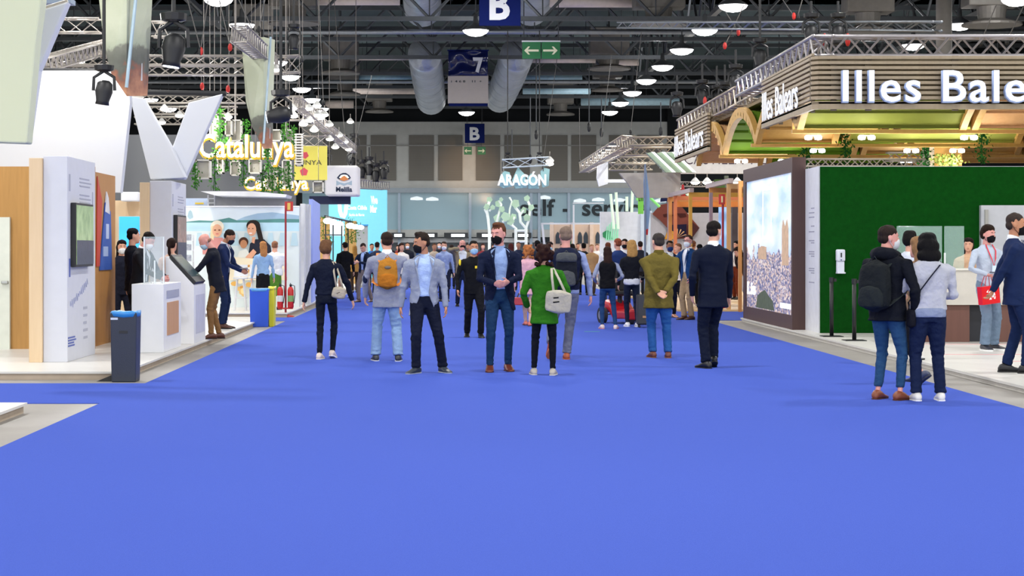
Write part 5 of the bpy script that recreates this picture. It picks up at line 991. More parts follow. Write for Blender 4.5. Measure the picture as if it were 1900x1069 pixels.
def hand(mb, wr, d, nrm, side, H, curl=.35, fr=.0088):
    """palm, four fingers and a thumb; D points to the fingertips, NRM out of the palm, SIDE towards the thumb"""
    d = Vector(d).normalized(); nrm = Vector(nrm); nrm = (nrm - d * nrm.dot(d)).normalized(); sd = Vector(side); sd = (sd - d * sd.dot(d) - nrm * sd.dot(nrm)).normalized()
    k = H / 1.78; pl = .088 * k; pw = .040 * k
    rings = []
    for t, w_, th in ((-.01, .026, .020), (.02, .032, .019), (.055, .040, .016), (.088, .038, .012)):
        c = wr + d * (t * k)
        rings.append([c + sd * (w_ * k * math.cos(a)) + nrm * (th * k * math.sin(a)) for a in [2 * math.pi * j / 12 for j in range(12)]])
    mb.loft(rings)
    for j, (off, ln) in enumerate(((.029, .070), (.010, .080), (-.010, .075), (-.029, .058))):
        p = wr + d * (.080 * k) + sd * (off * k); dd = d.copy(); pts = [p - d * .015]; rr = [fr * k * 1.05]
        for i, q in enumerate((.45, .30, .25)):
            ang = curl * (1 + .25 * i) * (1 + .06 * j); dd = (dd * math.cos(ang) + nrm * math.sin(ang)).normalized() if i or curl > .2 else dd
            dd = (dd + sd * (off * .8)).normalized()
            p = p + dd * (ln * q * k); pts.append(p.copy()); rr.append(fr * k * (1 - .12 * i))
        mb.tube(pts, rr, 7)
    p0 = wr + d * (.022 * k) + sd * (.024 * k)
    p1 = p0 + (d * .75 + sd * .85 + nrm * .25).normalized() * (.038 * k); p2 = p1 + (d * 1.0 + sd * .35 + nrm * .45).normalized() * (.030 * k); p3 = p2 + (d * 1.0 + nrm * .5).normalized() * (.022 * k)
    mb.tube([p0, p1, p2, p3], [fr * 1.5 * k, fr * 1.25 * k, fr * 1.1 * k, fr * .85 * k], 7)
N_PERSON = [0]
def person(label, px, py, H, yaw=0, z0=0.0, d=None, top='jacket', top_c='#20242e', shirt_c='#cfd8e6', open_=0.0, pants_c='#20242c', pants='slim',
           shoe_c='#222222', sole_c='#111111', hair='short', hair_c='#2b1d16', skin='light', mask=None, feet=((.055, 0), (-.055, 0)), lift=(0, 0), toe=(8, -8), footpitch=(0, 0),
           handL=None, handR=None, elbL=(.5, .6, -.2), elbR=(-.5, .6, -.2), curl=.4, head=(0, 0), lean=0, build=1.0, belly=0.0, hem=.47, lod=0, short_sleeve=False,
           palmL=None, palmR=None, fdL=None, fdR=None, skirt=None, lapel=True, group=None, collar=None, undershirt=None, sink=0, glasses=False, feat=None, sleeve_c=None, dz=0, sway=0, croph=None, cuff=None):
    """HANDL/HANDR: wrist targets (fractions of H, person's own frame: front = -y, left = +x)."""
    if hem < .5: hem -= .022
    if d is None: d = (EYE - z0) * F / (py - CY)
    root = thing('person', label, 'person', (GX(px, d), d, z0), R(yaw), group)
    N_PERSON[0] += 1; seed = N_PERSON[0] * 13.7
    VB = (.0105, .015, .024)[lod]; VG = (.013, .018, .028)[lod]; g = build
    hipw = .050 * H; legl = .475 * H
    # ---- pelvis height from the feet
    an = []
    for i, sgn in enumerate((1, -1)):
        fx, fy = feet[i]; an.append(Vector((fx * H, fy * H, .045 * H + lift[i] * H)))
    pz = min(math.sqrt(max(.01, legl ** 2 - (an[i].x - sgn * hipw) ** 2 - an[i].y ** 2)) + an[i].z for i, sgn in enumerate((1, -1)) if lift[i] < .08)
    pz = min(pz, .52 * H) - .002 * H + dz * H
    UP = Matrix.Translation((0, 0, pz)) @ Matrix.Rotation(R(lean), 4, 'X') @ Matrix.Rotation(R(sway), 4, 'Y') @ Matrix.Translation((0, 0, -.52 * H))
    def up(v): return UP @ Vector(v)
    # ---- joints
    shw = .108 * H * g
    sh = [Vector((shw, .004 * H, .800 * H)), Vector((-shw, .004 * H, .800 * H))]
    tg = [Vector(handL or (.165, -.01, .475)) * H, Vector(handR or (-.165, -.01, .475)) * H]
    el = []; wrr = []
    for i in range(2):
        e, b = ik(sh[i], tg[i], .178 * H, .148 * H, (elbL, elbR)[i]); el.append(e); wrr.append(b)
    kn = []
    for i, sgn in enumerate((1, -1)):
        hp = Vector((sgn * hipw, 0, pz)); k, a = ik(hp, an[i], .245 * H, .235 * H, (0.12 * sgn, -1, 0)); kn.append(k); an[i] = a
    # ---- torso profile (z, half width, front, back, y)
    prof = [(.475, .088, .060, .066, .0), (.52, .092, .062, .066, .0), (.57, .088, .060, .060, .0), (.62, .082, .060 + belly, .056, .002), (.67, .088, .062 + belly * .8, .056, .002), (.73, .098, .066, .062, .004), (.78, .106, .064, .060, .006), (.805, .092, .052, .052, .008), (.828, .062, .036, .040, .010), (.848, .036, .030, .032, .010)]
    def torso(mb, off, zlo, zhi=1, flare=0):
        rs = []
        pr = [p for p in prof if zlo - .001 <= p[0] <= zhi]
        if pr[0][0] > zlo + .004: pr = [(zlo,) + prof[0][1:]] + pr
        if zlo < prof[0][0]: pr = [(zlo, prof[0][1] + flare, prof[0][2] + flare * .6, prof[0][3] + flare * .6, 0)] + [p for p in prof if p[0] <= zhi]
        for z, w_, f_, b_, y_ in pr:
            o = off if z < .84 else off * .6
            rs.append(ring(0, y_ * H, z * H, w_ * H * g + o, f_ * H + o, 20, 2.3, b_ * H + o))
        m2 = MB().loft(rs)
        m2.xf(UP); mb.add(m2.v, m2.f)
    # ---- head frame
    hh = .132 * H
    neck = Vector((0, .010 * H, .845 * H)); HM = UP @ Matrix.Translation(neck) @ Matrix.Rotation(R(head[0]), 4, 'Z') @ Matrix.Rotation(R(head[1]), 4, 'X') @ Matrix.Translation((0, -.012 * H, 1.0 * H - hh - .845 * H)) @ Matrix.Scale(hh, 4)
    skm = M(SKIN.get(skin, skin), .55, var=.05, scale=20)
    # ---- body (one continuous surface)
    B = MB(); torso(B, -.020 - .003 * lod, .49)
    hr = [(0, .10, .36, -.14), (.05, .19, .40, .02), (.16, .26, .415, .14), (.30, .30, .41, .27), (.43, .325, .392, .36), (.56, .34, .385, .41), (.70, .345, .385, .43), (.82, .31, .345, .39), (.91, .23, .26, .31), (.97, .13, .15, .18), (1.0, .04, .05, .06)]
    rs = []
    for z, w_, f_, b_ in hr:
        cy = (b_ - f_) / 2; dd = (b_ + f_) / 2; rs.append(ring(0, cy, z, w_, dd, 16, 2.2))
    hm = MB().loft(rs)
    hm.tube([(0, -.37, .56), (0, -.43, .46), (0, -.475, .36), (0, -.40, .32)], [.035, .045, .062, .05], 8)
    hm.ell((0, -.39, .60), (.20, .035, .035)); hm.ell((0, -.385, .19), (.10, .045, .045)); hm.ell((0, -.38, .04), (.09, .05, .06))
    for sg in (1, -1): hm.ell((sg * .345, .05, .46), (.035, .085, .13))
    hm.xf(HM); B.add(hm.v, hm.f)
    B.tube([up((0, .010 * H, .80 * H)), up((0, .010 * H, .85 * H)), HM @ Vector((0, .08, .12)), HM @ Vector((0, .08, .35))], [.040 * H * g, .031 * H * g, .030 * H * g, .028 * H], 12)
    for i, sgn in enumerate((1, -1)):
        S, E, W_ = up(sh[i]), up(el[i]), up(wrr[i])
        B.tube([up((sgn * .05 * H, .004 * H, .780 * H)), up((sh[i].x * .86, .004 * H, .780 * H)), S + (E - S).normalized() * .03 * H, S.lerp(E, .5), E, E.lerp(W_, .35), W_], [.018 * H, .018 * H, .020 * H, .019 * H, .0165 * H, .0165 * H, .0145 * H], 10)
        fd = (W_ - E).normalized()
        if (fdL, fdR)[i] is not None: fd = Vector((fdL, fdR)[i]).normalized()
        pn = (palmL, palmR)[i] or (-sgn, 0, 0); thumb = Vector(pn).cross(fd) * sgn
        if thumb.y > 0 and abs(fd.z) > .7: thumb = -thumb
        if lod < 2: hand(B, W_, fd, pn, thumb, H, curl)
        else: B.ell(W_ + fd * .045 * H, (.016 * H, .016 * H, .05 * H), fd.to_track_quat('Z', 'Y').to_matrix())
        hp = Vector((sgn * hipw, 0, pz))
        B.tube([hp + Vector((0, 0, .03 * H)), hp.lerp(kn[i], .3), kn[i], kn[i].lerp(an[i], .3), an[i]], ([.034 * H, .034 * H, .021 * H, .019 * H, .015 * H] if skirt is None else [.042 * H, .040 * H, .027 * H, .028 * H, .017 * H]), 10)
        tv = Matrix.Rotation(R(toe[i]), 3, 'Z') @ Matrix.Rotation(R(footpitch[i]), 3, 'X') @ Vector((0, -1, 0))
        B.tube([an[i] + Vector((0, 0, .01)), an[i] - Vector((0, 0, .024 * H)) + tv * .02 * H, an[i] - Vector((0, 0, .030 * H)) + tv * .06 * H], [.015 * H, .012 * H, .008 * H], 8)
    link_mesh('body', remesh(B, VB * (.86 if lod == 0 else 1), skm, 'body', 1), root)
    # ---- trousers
    pm = cloth(pants_c)
    TR = MB()
    if skirt is None:
        wid = {'slim': (.050, .048, .033, .030, .0245), 'straight': (.053, .051, .038, .035, .034), 'wide': (.054, .053, .041, .040, .041), 'leggings': (.049, .045, .031, .029, .022)}[pants]
        rs = [ring(0, 0, pz + z * H, (w_ + .004) * H * g, (f_) * H + .006, 20, 2.3, (b_) * H + .006) for z, w_, f_, b_, _ in ((-.045, .082, .052, .060, 0), (0, .088, .056, .066, 0), (.03, .087, .056, .062, 0), (.075, .080, .054, .054, 0))]
        TR.loft(rs)
        for i, sgn in enumerate((1, -1)):
            hp = Vector((sgn * hipw * .92, .002 * H, pz)); k, a = kn[i], an[i].copy()
            end = a + (k - a).normalized() * (.004 if croph is None else croph) * H
            TR.tube([hp + Vector((0, 0, .02 * H)), hp.lerp(k, .25), k.lerp(hp, .25), k, k.lerp(a, .3), k.lerp(a, .75), end], [wid[0] * H * g, wid[1] * H * g, (wid[1] * .3 + wid[2] * .7) * H * (g * .5 + .5), wid[2] * H, (wid[3] * 1.02) * H, (wid[4] * .7 + wid[3] * .3) * H, wid[4] * H], 14)
        me = remesh(TR, VG, pm, 'trousers', 3, .009 * (1 if lod < 2 else 0), 11, (1, 1, 2.2), lambda q: .35 + max(0, 1 - abs(q.z - .27 * H) / .15) + max(0, 1 - abs(q.z - .06 * H) / .12) + .5 * max(0, 1 - abs(q.z - .47 * H) / .08))
        link_mesh('trousers', me, root)
    else:
        rs = [ring(0, 0, z * H, w_ * H, f_ * H, 20, 2.2) for z, w_, f_ in ((skirt, .105, .085), (skirt + .08, .10, .08), (pz / H, .096, .072), (pz / H + .07, .082, .058))]
        link_mesh('skirt', remesh(TR.loft(rs), VG, pm, 'skirt', 1, .006, 9), root)
    # ---- shoes
    for i, sgn in enumerate((1, -1)):
        RM = Matrix.Translation(an[i]) @ Matrix.Rotation(R(toe[i]), 4, 'Z') @ Matrix.Rotation(R(footpitch[i]), 4, 'X') @ Matrix.Translation((0, 0, -.045 * H))
        sm = MB(); rs = []
        for t, w_, h_, zb in ((.050, .012, .030, .010), (.040, .021, .048, .007), (.015, .025, .060, .006), (-.018, .026, .054, .006), (-.05, .028, .034, .006), (-.08, .029, .026, .006), (-.105, .024, .020, .007), (-.118, .010, .014, .008)):
            rs.append([Vector((w_ * H * math.cos(a), t * H, zb * H + (h_ - .006) * H * (.5 + .5 * math.sin(a)) * (1.0 if math.sin(a) > 0 else 1))) if False else Vector((w_ * H * math.copysign(abs(math.cos(a)) ** .7, math.cos(a)), t * H, max(zb * H, zb * H + (h_ * H - zb * H) * (.5 + .5 * math.sin(a))))) for a in [2 * math.pi * k / 12 for k in range(12)]])
        sm.loft(rs[::-1]); sm.xf(RM)
        so = sm.build('shoe', M(shoe_c, .45, var=.06, scale=30), root, smooth=True, local=True)
        if lod < 2:
            out = [(x * H, y * H) for x, y in ((.0, .054), (.018, .046), (.025, .02), (.023, -.02), (.029, -.06), (.028, -.09), (.016, -.116), (0, -.122), (-.016, -.116), (-.028, -.09), (-.029, -.06), (-.023, -.02), (-.025, .02), (-.018, .046))]
            MB().prism([(x, y, 0) for x, y in out], (0, 0, .011 * H)).xf(RM).build('sole', M(sole_c, .6, var=.03), so, local=True)
    # ---- upper garment
    tm = cloth(top_c) if top != 'suit' else M(top_c, .75, var=.06, scale=20, bump=.12, bscale=90)
    bulk = {'jacket': .016, 'suit': .016, 'shirt': .006, 'coat': .022, 'vest': .020, 'puffer': .030, 'tee': .006}[top]
    if open_ or top == 'vest':
        u = MB(); torso(u, bulk * .35, pz / H + .045 if top != 'vest' else .50)
        link_mesh('shirt', remesh(u, VG * 1.1, cloth(undershirt or shirt_c), 'shirt', 2, .006 if lod < 2 else 0, 12), root)
    G = MB(); torso(G, bulk, hem, flare=.012 if hem < .46 else 0)
    SL = G if top != 'vest' else MB()
    for i, sgn in enumerate((1, -1)):
        S, E, W_ = up(sh[i]), up(el[i]), up(wrr[i])
        rr = [.030 * H, .033 * H, .030 * H, .0265 * H, .0245 * H, .021 * H]
        if top in ('coat', 'puffer'): rr = [r * 1.18 for r in rr]
        if top in ('shirt', 'tee', 'vest'): rr = [.028 * H, .032 * H, .029 * H, .025 * H, .023 * H, .019 * H]
        W2 = W_.lerp(E, -.02)
        if short_sleeve: SL.tube([up((sgn * .05 * H, 0, .79 * H)), S, S.lerp(E, .7)], [rr[0] * g, rr[1] * g, rr[2] * 1.1], 12)
        else: SL.tube([up((sgn * .045 * H, .004 * H, (.792 if top not in ('coat', 'puffer') else .782) * H)), up((sh[i].x * .86, .004 * H, (.793 if top not in ('coat', 'puffer') else .781) * H)), S + (E - S).normalized() * .018 * H, S.lerp(E, .45), E, E.lerp(W_, .4), W2], [rr[0] * .8 * g, rr[1] * .86 * g, rr[1] * .97 * g, rr[2], rr[3], rr[4], rr[5]], 12)
    def dfn(q):
        a = .55
        for i in range(2): a += 1.3 * max(0, 1 - (q - up(el[i])).length / .14)
        return a + .4 * max(0, 1 - abs(q.z - .62 * H) / .1)
    me = remesh(G, VG, tm, 'upper', 4, .010 if lod < 2 else 0, 7, (1, 1, 1.9), dfn)
    if top == 'vest':
        link_mesh('sleeves', remesh(SL, VG, cloth(sleeve_c or shirt_c), 'sleeves', 2, .010 if lod < 2 else 0, 9, (1, 1, 1.6), dfn), root)
    if open_:
        bm = bmesh.new(); bm.from_mesh(me); inv = UP.inverted(); kill = []
        for f in bm.faces:
            q = inv @ f.calc_center_median()
            if q.y < -.015 * H and abs(q.x) < .09 * H * g and q.z < .845 * H:
                t = max(0, min(1, (q.z / H - hem) / (.84 - hem))); half = open_ * (.35 + .65 * abs(t - .38) / .62 if t > .38 else .35 + .8 * (.38 - t) / .38)
                if abs(q.x / H - (0.0)) < half and f.normal.y < .3: kill.append(f)
        bmesh.ops.delete(bm, geom=kill, context='FACES')
        bot = [f for f in bm.faces if (inv @ f.calc_center_median()).z < (hem + .004) * H and f.normal.z < -.8 and abs((inv @ f.calc_center_median()).x) < .085 * H * g]
        bmesh.ops.delete(bm, geom=bot, context='FACES')
        for _ in range(8):
            mv = {}
            for v in bm.verts:
                if v.is_boundary:
                    nb = [e.other_vert(v) for e in v.link_edges if e.is_boundary]
                    if len(nb) == 2: mv[v] = v.co * .4 + (nb[0].co + nb[1].co) * .3
            for v, q in mv.items(): v.co = q
        bm.to_mesh(me); bm.free()
    tn = {'jacket': 'jacket', 'suit': 'jacket', 'shirt': 'shirt', 'coat': 'coat', 'vest': 'vest', 'puffer': 'jacket', 'tee': 'top'}[top]
    up_o = link_mesh(tn, me, root)
    if open_ and lod < 2:
        md = up_o.modifiers.new('thick', 'SOLIDIFY'); md.thickness = .010; md.offset = -1
        for sg in (1, -1):   # lapels
            if not lapel: continue
            yy = -.072 * H - bulk
            pts = [(sg * .034 * H, -.034 * H - bulk * .5, .838 * H), (sg * .066 * H, -.052 * H - bulk, .800 * H), (sg * .052 * H, yy + .006, .785 * H), (sg * .066 * H, yy, .765 * H), (sg * (open_ * .38 + .004) * H, yy - .004 - belly * H * .5, .64 * H), (sg * open_ * .66 * H, yy + .012, .75 * H)]
            lp = MB().prism(pts, (0, -.008, 0)); lp.xf(UP); lp.build('lapel', tm, up_o, local=True)
    if collar is not None or open_:
        cm = cloth(collar or undershirt or shirt_c)
        c_ = MB(); rs = []
        for z, w_, f_ in ((.832, .046, .044), (.850, .038, .038), (.868, .034, .036), (.866, .030, .031), (.845, .028, .028)):
            rs.append([Vector((q.x, q.y, q.z + min(.006 * H, (q.y - .01 * H) * .30) - .004 * H)) for q in ring(0, .010 * H, z * H, w_ * H * g, f_ * H * g, 18, 2)])
        c_.loft(rs, False).xf(UP); co = c_.build('collar', cm, root, smooth=True, local=True)
    # ---- hair
    hmat = M(hair_c, .7, var=.25, scale=30, bump=.25, bscale=90)
    Hb = MB()
    if hair != 'bald':
        Hb.ell((0, .055, .715), (.372, .425, .345))
        if hair == 'crop': pass
        if hair in ('short', 'crop'): Hb.ell((0, .20, .48), (.335, .27, .27))
        if hair == 'quiff': Hb.ell((0, .20, .50), (.34, .27, .28)); Hb.ell((0, -.14, .98), (.24, .25, .13)); Hb.ell((0, .05, .95), (.30, .33, .15))
        if hair == 'shortw': Hb.ell((0, .16, .52), (.40, .36, .42)); Hb.ell((0, .02, .80), (.40, .42, .30))
        if hair == 'bob': Hb.ell((0, .16, .42), (.50, .42, .50)); Hb.ell((0, .20, -.02), (.56, .36, .38)); Hb.ell((0, .05, .80), (.42, .44, .30))
        if hair == 'long': Hb.ell((0, .14, .45), (.43, .37, .50)); Hb.tube([(0, .2, .5), (0, .30, 0), (0, .34, -.5), (.03, .33, -.95), (.03, .32, -1.2)], [.38, .42, .42, .34, .12], 12, .55, (1, 0, 0)); Hb.ell((0, .05, .80), (.40, .43, .30))
        if hair == 'wavy': Hb.ell((0, .14, .45), (.47, .40, .52)); Hb.tube([(0, .2, .5), (0, .26, 0), (.02, .30, -.35), (0, .30, -.55)], [.42, .50, .44, .16], 12, .62, (1, 0, 0)); Hb.ell((0, .05, .82), (.42, .45, .32))
        if hair == 'curly':
            rnd = random.Random(7)
            Hb.ell((0, .10, .50), (.46, .42, .50))
            for _ in range(46):
                a = rnd.uniform(0, 2 * math.pi); zz = rnd.uniform(-.25, 1.05); r_ = .44 if zz < .8 else .30
                y_ = .12 + r_ * math.sin(a)
                if y_ < -.25 and zz < .8: continue
                Hb.ell((r_ * 1.02 * math.cos(a), y_, zz), rnd.uniform(.10, .17), None, 8, 6)
        if hair == 'pony': Hb.ell((0, .16, .55), (.36, .33, .36)); Hb.tube([(0, .42, .62), (0, .55, .35), (0, .50, -.1), (0, .46, -.45)], [.10, .14, .13, .04], 8)
        Hb.xf(HM)
        link_mesh('hair', remesh(Hb, max(.010, VB), hmat, 'hair', 2, .008 if lod < 2 else 0, 24, (1, 1, .35)), root)
    elif hair_c:
        Hb.ell((0, .165, .40), (.349, .262, .15)).xf(HM); Hb.build('hair', M('#8a6654', .7), root, smooth=True, local=True)
    # ---- face
    if lod < 2:
        for sg in (1, -1):
            MB().ell((sg * .135, -.372, .515), (.034, .026, .013), None, 10, 6).xf(HM).build('eye', M('#e8e2dc', .3, var=0), root, local=True, smooth=True)
            MB().ell((sg * .135, -.392, .515), (.015, .012, .014), None, 8, 6).xf(HM).build('pupil', M('#1c1410', .3, var=0), root.children[-1] if False else root, local=True, smooth=True)
            MB().tube([(sg * .06, -.405, .585), (sg * .13, -.408, .605), (sg * .21, -.375, .585)], [.014, .018, .010], 6).xf(HM).build('eyebrow', hmat, root, local=True, smooth=True)
        if not mask: MB().ell((0, -.415, .205), (.085, .025, .028)).xf(HM).build('lips', M('#a8594e', .5), root, local=True, smooth=True)
    if glasses:
        gm = MB()
        for sg in (1, -1):
            c = Vector((sg * .15, -.44, .515)); gm.tube([c + Vector((.11 * math.cos(a), 0, .075 * math.sin(a))) for a in [2 * math.pi * k / 12 for k in range(13)]], .012, 5)
            gm.tube([(sg * .26, -.43, .53), (sg * .345, 0, .52)], .012, 5)
        gm.tube([(-.05, -.445, .52), (.05, -.445, .52)], .012, 5); gm.xf(HM).build('glasses', M('#222222', .4), root, local=True)
    if mask:
        mk = MB(); rs = []
        for z, w_, f_ in ((-.03, .10, .38), (.03, .21, .43), (.12, .275, .475), (.22, .30, .495), (.31, .30, .505), (.38, .25, .50), (.42, .16, .485)):
            rs.append([Vector((w_ * math.sin(a), -.02 - (f_ - .02) * math.cos(a) ** .8, z)) for a in [R(t) for t in range(-78, 79, 13)]] + [Vector((w_ * .80 * math.sin(a), -.02 - (f_ - .10) * math.cos(a) ** .8, z)) for a in [R(t) for t in range(78, -79, -13)]])
        mk.loft(rs).xf(HM); mo = mk.build('face_mask', M(mask, .8, var=.03), root, smooth=True, local=True)
        if lod < 2:
            st = MB()
            for sg in (1, -1):
                st.tube([(sg * .27, -.15, .33), (sg * .345, .0, .52), (sg * .36, .10, .50)], .012, 5); st.tube([(sg * .27, -.12, .08), (sg * .34, .06, .28), (sg * .36, .11, .42)], .012, 5)
            st.xf(HM).build('ear_loop', M(mask, .8, var=.03), mo, local=True)
    root['_H'] = H
    return dict(root=root, UP=UP, HM=HM, H=H, sh=[up(s) for s in sh], el=[up(s) for s in el], wr=[up(s) for s in wrr], bulk=bulk, an=an, pz=pz, g=g, upper=up_o)
def item(name, label, cat, per, group=None):
    r = per['root']; return thing(name, label, cat, tuple(r.location), r.rotation_euler[2], group)
def hold_wp(per, v): return Vector(v)

def on_body(per, mb, mtx=None):
    mb.xf(per['UP']); return mb
def rbox(c, sx, sy, sz, e=3.5, n=9, taper=.85, rot=None):
    """a soft, rounded box as rings stacked in z"""
    rs = []
    for i in range(n + 1):
        t = -1 + 2 * i / n; k = (1 - abs(t) ** e) ** (1 / e) if abs(t) < 1 else .12; k = max(k, .12)
        q = sx * (1 - (1 - taper) * (t * .5 + .5))
        rs.append(ring(0, 0, t * sz, q * k, sy * k, 20, 3.2))
    m = MB().loft(rs)
    if rot is not None: m.xf(rot.to_4x4())
    m.xf(Matrix.Translation(c)); return m
def strap(pts, wd, th, m, name, parent, UPm):
    MB().tube(pts, wd, 8, th / wd, (1, 0, 0)).xf(UPm).build(name, m, parent, smooth=True, local=True)
def backpack(per, label, c1, c2, w_=.082, h_=.125, z=.685, dpt=.045, x=0, strap_c=None, group=None, patch=None, roll=0, tilt=0, lid=False):
    H = per['H']; r = item('backpack', label, 'backpack', per, group); m1, m2 = cloth(c1), cloth(c2); U = per['UP']
    yb = .066 * H + per['bulk'] + dpt * H * .9
    RT = Matrix.Rotation(R(tilt), 3, 'X') @ Matrix.Rotation(R(roll), 3, 'Y')
    b = rbox(Vector((x * H, yb, z * H)), w_ * H, dpt * H, h_ * H, rot=RT).xf(U)
    body = link_mesh('bag', remesh(b, .014, m1, 'bag', 2, .010, 9), r)
    p = rbox(Vector((x * H, yb + dpt * H * .8, (z - h_ * .42) * H)), w_ * .86 * H, dpt * .5 * H, h_ * .46 * H, rot=RT).xf(U)
    link_mesh('pocket', remesh(p, .014, m2, 'pocket', 1, .008, 10), r)
    if lid:
        p = rbox(Vector((x * H, yb + dpt * H * .25, (z + h_ * .72) * H)), w_ * .98 * H, dpt * 1.15 * H, h_ * .30 * H, rot=RT).xf(U)
        link_mesh('top_flap', remesh(p, .014, m2, 'top_flap', 1, .008, 10), r)
    MB().tube([(x * H - .018 * H, yb + .005, (z + h_ * .95) * H), (x * H, yb + .01, (z + h_ * 1.12) * H), (x * H + .018 * H, yb + .005, (z + h_ * .95) * H)], .006, 6).xf(U).build('handle', m2, r, smooth=True, local=True)
    sm = cloth(strap_c or c1); bk = per['bulk']
    for sg in (1, -1):
        pts = [(x * H + sg * .030 * H, yb - dpt * H * .5, (z + h_ * .55) * H), (sg * .052 * H, .062 * H + bk, .775 * H), (sg * .066 * H, .034 * H + bk, .812 * H), (sg * .068 * H, .0, .834 * H + bk * .6), (sg * .069 * H, -.046 * H - bk, .806 * H), (sg * .074 * H, -.068 * H - bk, .75 * H), (sg * .088 * H, -.060 * H - bk, .67 * H), (sg * .104 * H, -.010 * H, .62 * H), (x * H + sg * .070 * H, yb - dpt * H * .4, (z - h_ * .75) * H)]
        strap(pts, .020 * H * .8, .006, sm, 'strap', r, U)
    if patch: MB().ell((x * H, yb + dpt * H * 1.02, (z + h_ * .38) * H), (.026 * H, .006, .013 * H), None, 12, 6).xf(U).build('badge', M(patch, .4, metal=.3), r, smooth=True, local=True)
    return r
def bag(per, name, label, cat, c, cen, sx, sy, sz, shoulder=None, strap_c=None, roll=0, marks=None, taper=.9, group=None, strap_w=.012, bulge=.006):
    """a soft bag at CEN (fractions of H) with two straps going up to SHOULDER"""
    H = per['H']; r = item(name, label, cat, per, group); U = per['UP']; RT = Matrix.Rotation(R(roll), 3, 'Y'); cen = Vector(cen) * H
    b = rbox(cen, sx * H, sy * H, sz * H, e=5, taper=taper, rot=RT).xf(U)
    bd = link_mesh('bag', remesh(b, .012, cloth(c), 'bag', 2, bulge, 8), r)
    sm = cloth(strap_c or c)
    if shoulder is not None:
        S = Vector(shoulder) * H; k = Vector((1, 0, 0))
        for sg in (1, -1):
            a = cen + RT @ Vector((sg * sx * .45 * H, .1 * sy * H, sz * .85 * H))
            o = Vector((sg * .006 * H, sg * .012 * H, 0))
            MB().tube([a, a.lerp(S, .55) + o, S + o], [strap_w * H * .8] * 3, 8, .25, (1, 0, 0)).xf(U).build('strap', sm, r, smooth=True, local=True)
    if marks:
        for (mx, mz, mw, mh, mr, mc) in marks:
            q = MB().box(-mw * H, mw * H, -.004, .004, -mh * H, mh * H).xf(Matrix.Translation(cen) @ RT.to_4x4() @ Matrix.Translation((mx * H, sy * H * 1.02, mz * H)) @ Matrix.Rotation(R(mr), 4, 'Y')).xf(U)
            q.build('print', M(mc, .7, var=0), r, local=True)
    return r
# ---- near and middle people (local frame: front = -y, the person's left = +x; yaw 180 = seen from behind)
p1 = person('woman seen from behind in short navy jacket and black trousers with beige shoulder bag', 605, 667, 1.69, yaw=172, top='jacket', top_c='#141a2c', hem=.545, pants_c='#161b29', pants='leggings', shoe_c='#d9c8be', sole_c='#efe8e0', hair='shortw', hair_c='#6a4a33', build=.93,
     feet=((.045, .05), (-.035, -.09)), lift=(.0, .015), toe=(0, 0), footpitch=(0, 12), handL=(.185, .02, .475), handR=(-.215, -.04, .50), elbL=(1, .5, 0), elbR=(-1, .4, 0))
link_mesh('shirt_hem', remesh(MB().loft([ring(0, 0, z * 1.69, w_ * 1.69, .062 * 1.69, 20, 2.3) for z, w_ in ((.515, .088), (.56, .090))]).xf(p1['UP']), .015, cloth('#b9cbe0'), 'shirt_hem', 1, .004), p1['root'])
bag(p1, 'handbag', 'beige shoulder bag of the woman in short navy jacket', 'bag', '#b3a896', (-.125, .075, .565), .060, .025, .052, (-.072, .03, .825), roll=-8, marks=[(0, 0, .014, .003, 30, '#5a5048')], strap_w=.010)
p2 = person('man seen from behind in grey blazer and light blue jeans with orange backpack', 718, 671, 1.80, yaw=184, top='jacket', top_c='#8e93a5', hem=.445, pants_c='#88a4c6', pants='wide', shoe_c='#2a2d36', sole_c='#d8dade', hair='short', hair_c='#2e211b', collar='#e4e6ea', build=1.08,
     feet=((.085, -.03), (-.085, .03)), toe=(6, -6), handL=(.165, -.10, .50), handR=(-.15, -.17, .57), elbL=(1, .8, 0), elbR=(-1, .6, 0), head=(10, 0))
for sg, e in ((1, p2['el'][0]), ):
    MB().ell(e + Vector((.004, .040, .015)), (.036, .022, .062), None, 12, 8).build('elbow_patch', cloth('#1b2340'), p2['root'], local=True, smooth=True)
backpack(p2, 'orange backpack on the back of the man in grey blazer', '#b0762a', '#b06c22', strap_c='#e08a48', patch='#6a6258')
p3 = person('man in open grey blazer over light blue shirt, black mask, looking left', 787, 693, 1.78, yaw=4, top='jacket', top_c='#8f96a8', shirt_c='#a9bfe6', open_=.078, hem=.44, pants_c='#151a2c', pants='straight', shoe_c='#2c3440', sole_c='#a0a6ae', hair='quiff', hair_c='#2a201b', skin='tan', mask='#15151a',
     feet=((.135, .02), (-.060, -.06)), toe=(22, -35), handL=(.150, -.05, .475), handR=(-.165, .02, .47), elbL=(1, .7, 0), elbR=(-.8, .8, 0), head=(-70, 4), build=1.04, palmL=(-1, 0, 0))
p4 = person('security guard in all black with yellow chest badge and light blue mask', 879, 627, 1.73, yaw=8, top='shirt', top_c='#15161a', hem=.48, pants_c='#14151a', pants='straight', shoe_c='#111114', hair='short', hair_c='#15110f', skin='tan', mask='#9cc3e0', lod=1,
     feet=((.06, -.08), (-.05, .12)), lift=(0, 0), toe=(0, -10), handL=(.17, -.05, .48), handR=(-.175, -.08, .50), build=1.08, belly=.01)
for q, nm in (((-.062, -.080, .735), 'chest_badge'),):
    MB().box(-.050, .050, -.006, .006, -.022, .022).xf(Matrix.Translation(Vector((.030, -.076, .735)) * 1.73)).xf(p4['UP']).build(nm, M('#f4d51a', .5, var=0), p4['root'], local=True, bevel=.01)
MB().ell(p4['sh'][1] + Vector((-.045, -.02, -.04)), (.022, .05, .07), None, 12, 8).build('arm_badge', M('#f4d51a', .5, var=0), p4['root'], local=True, smooth=True)
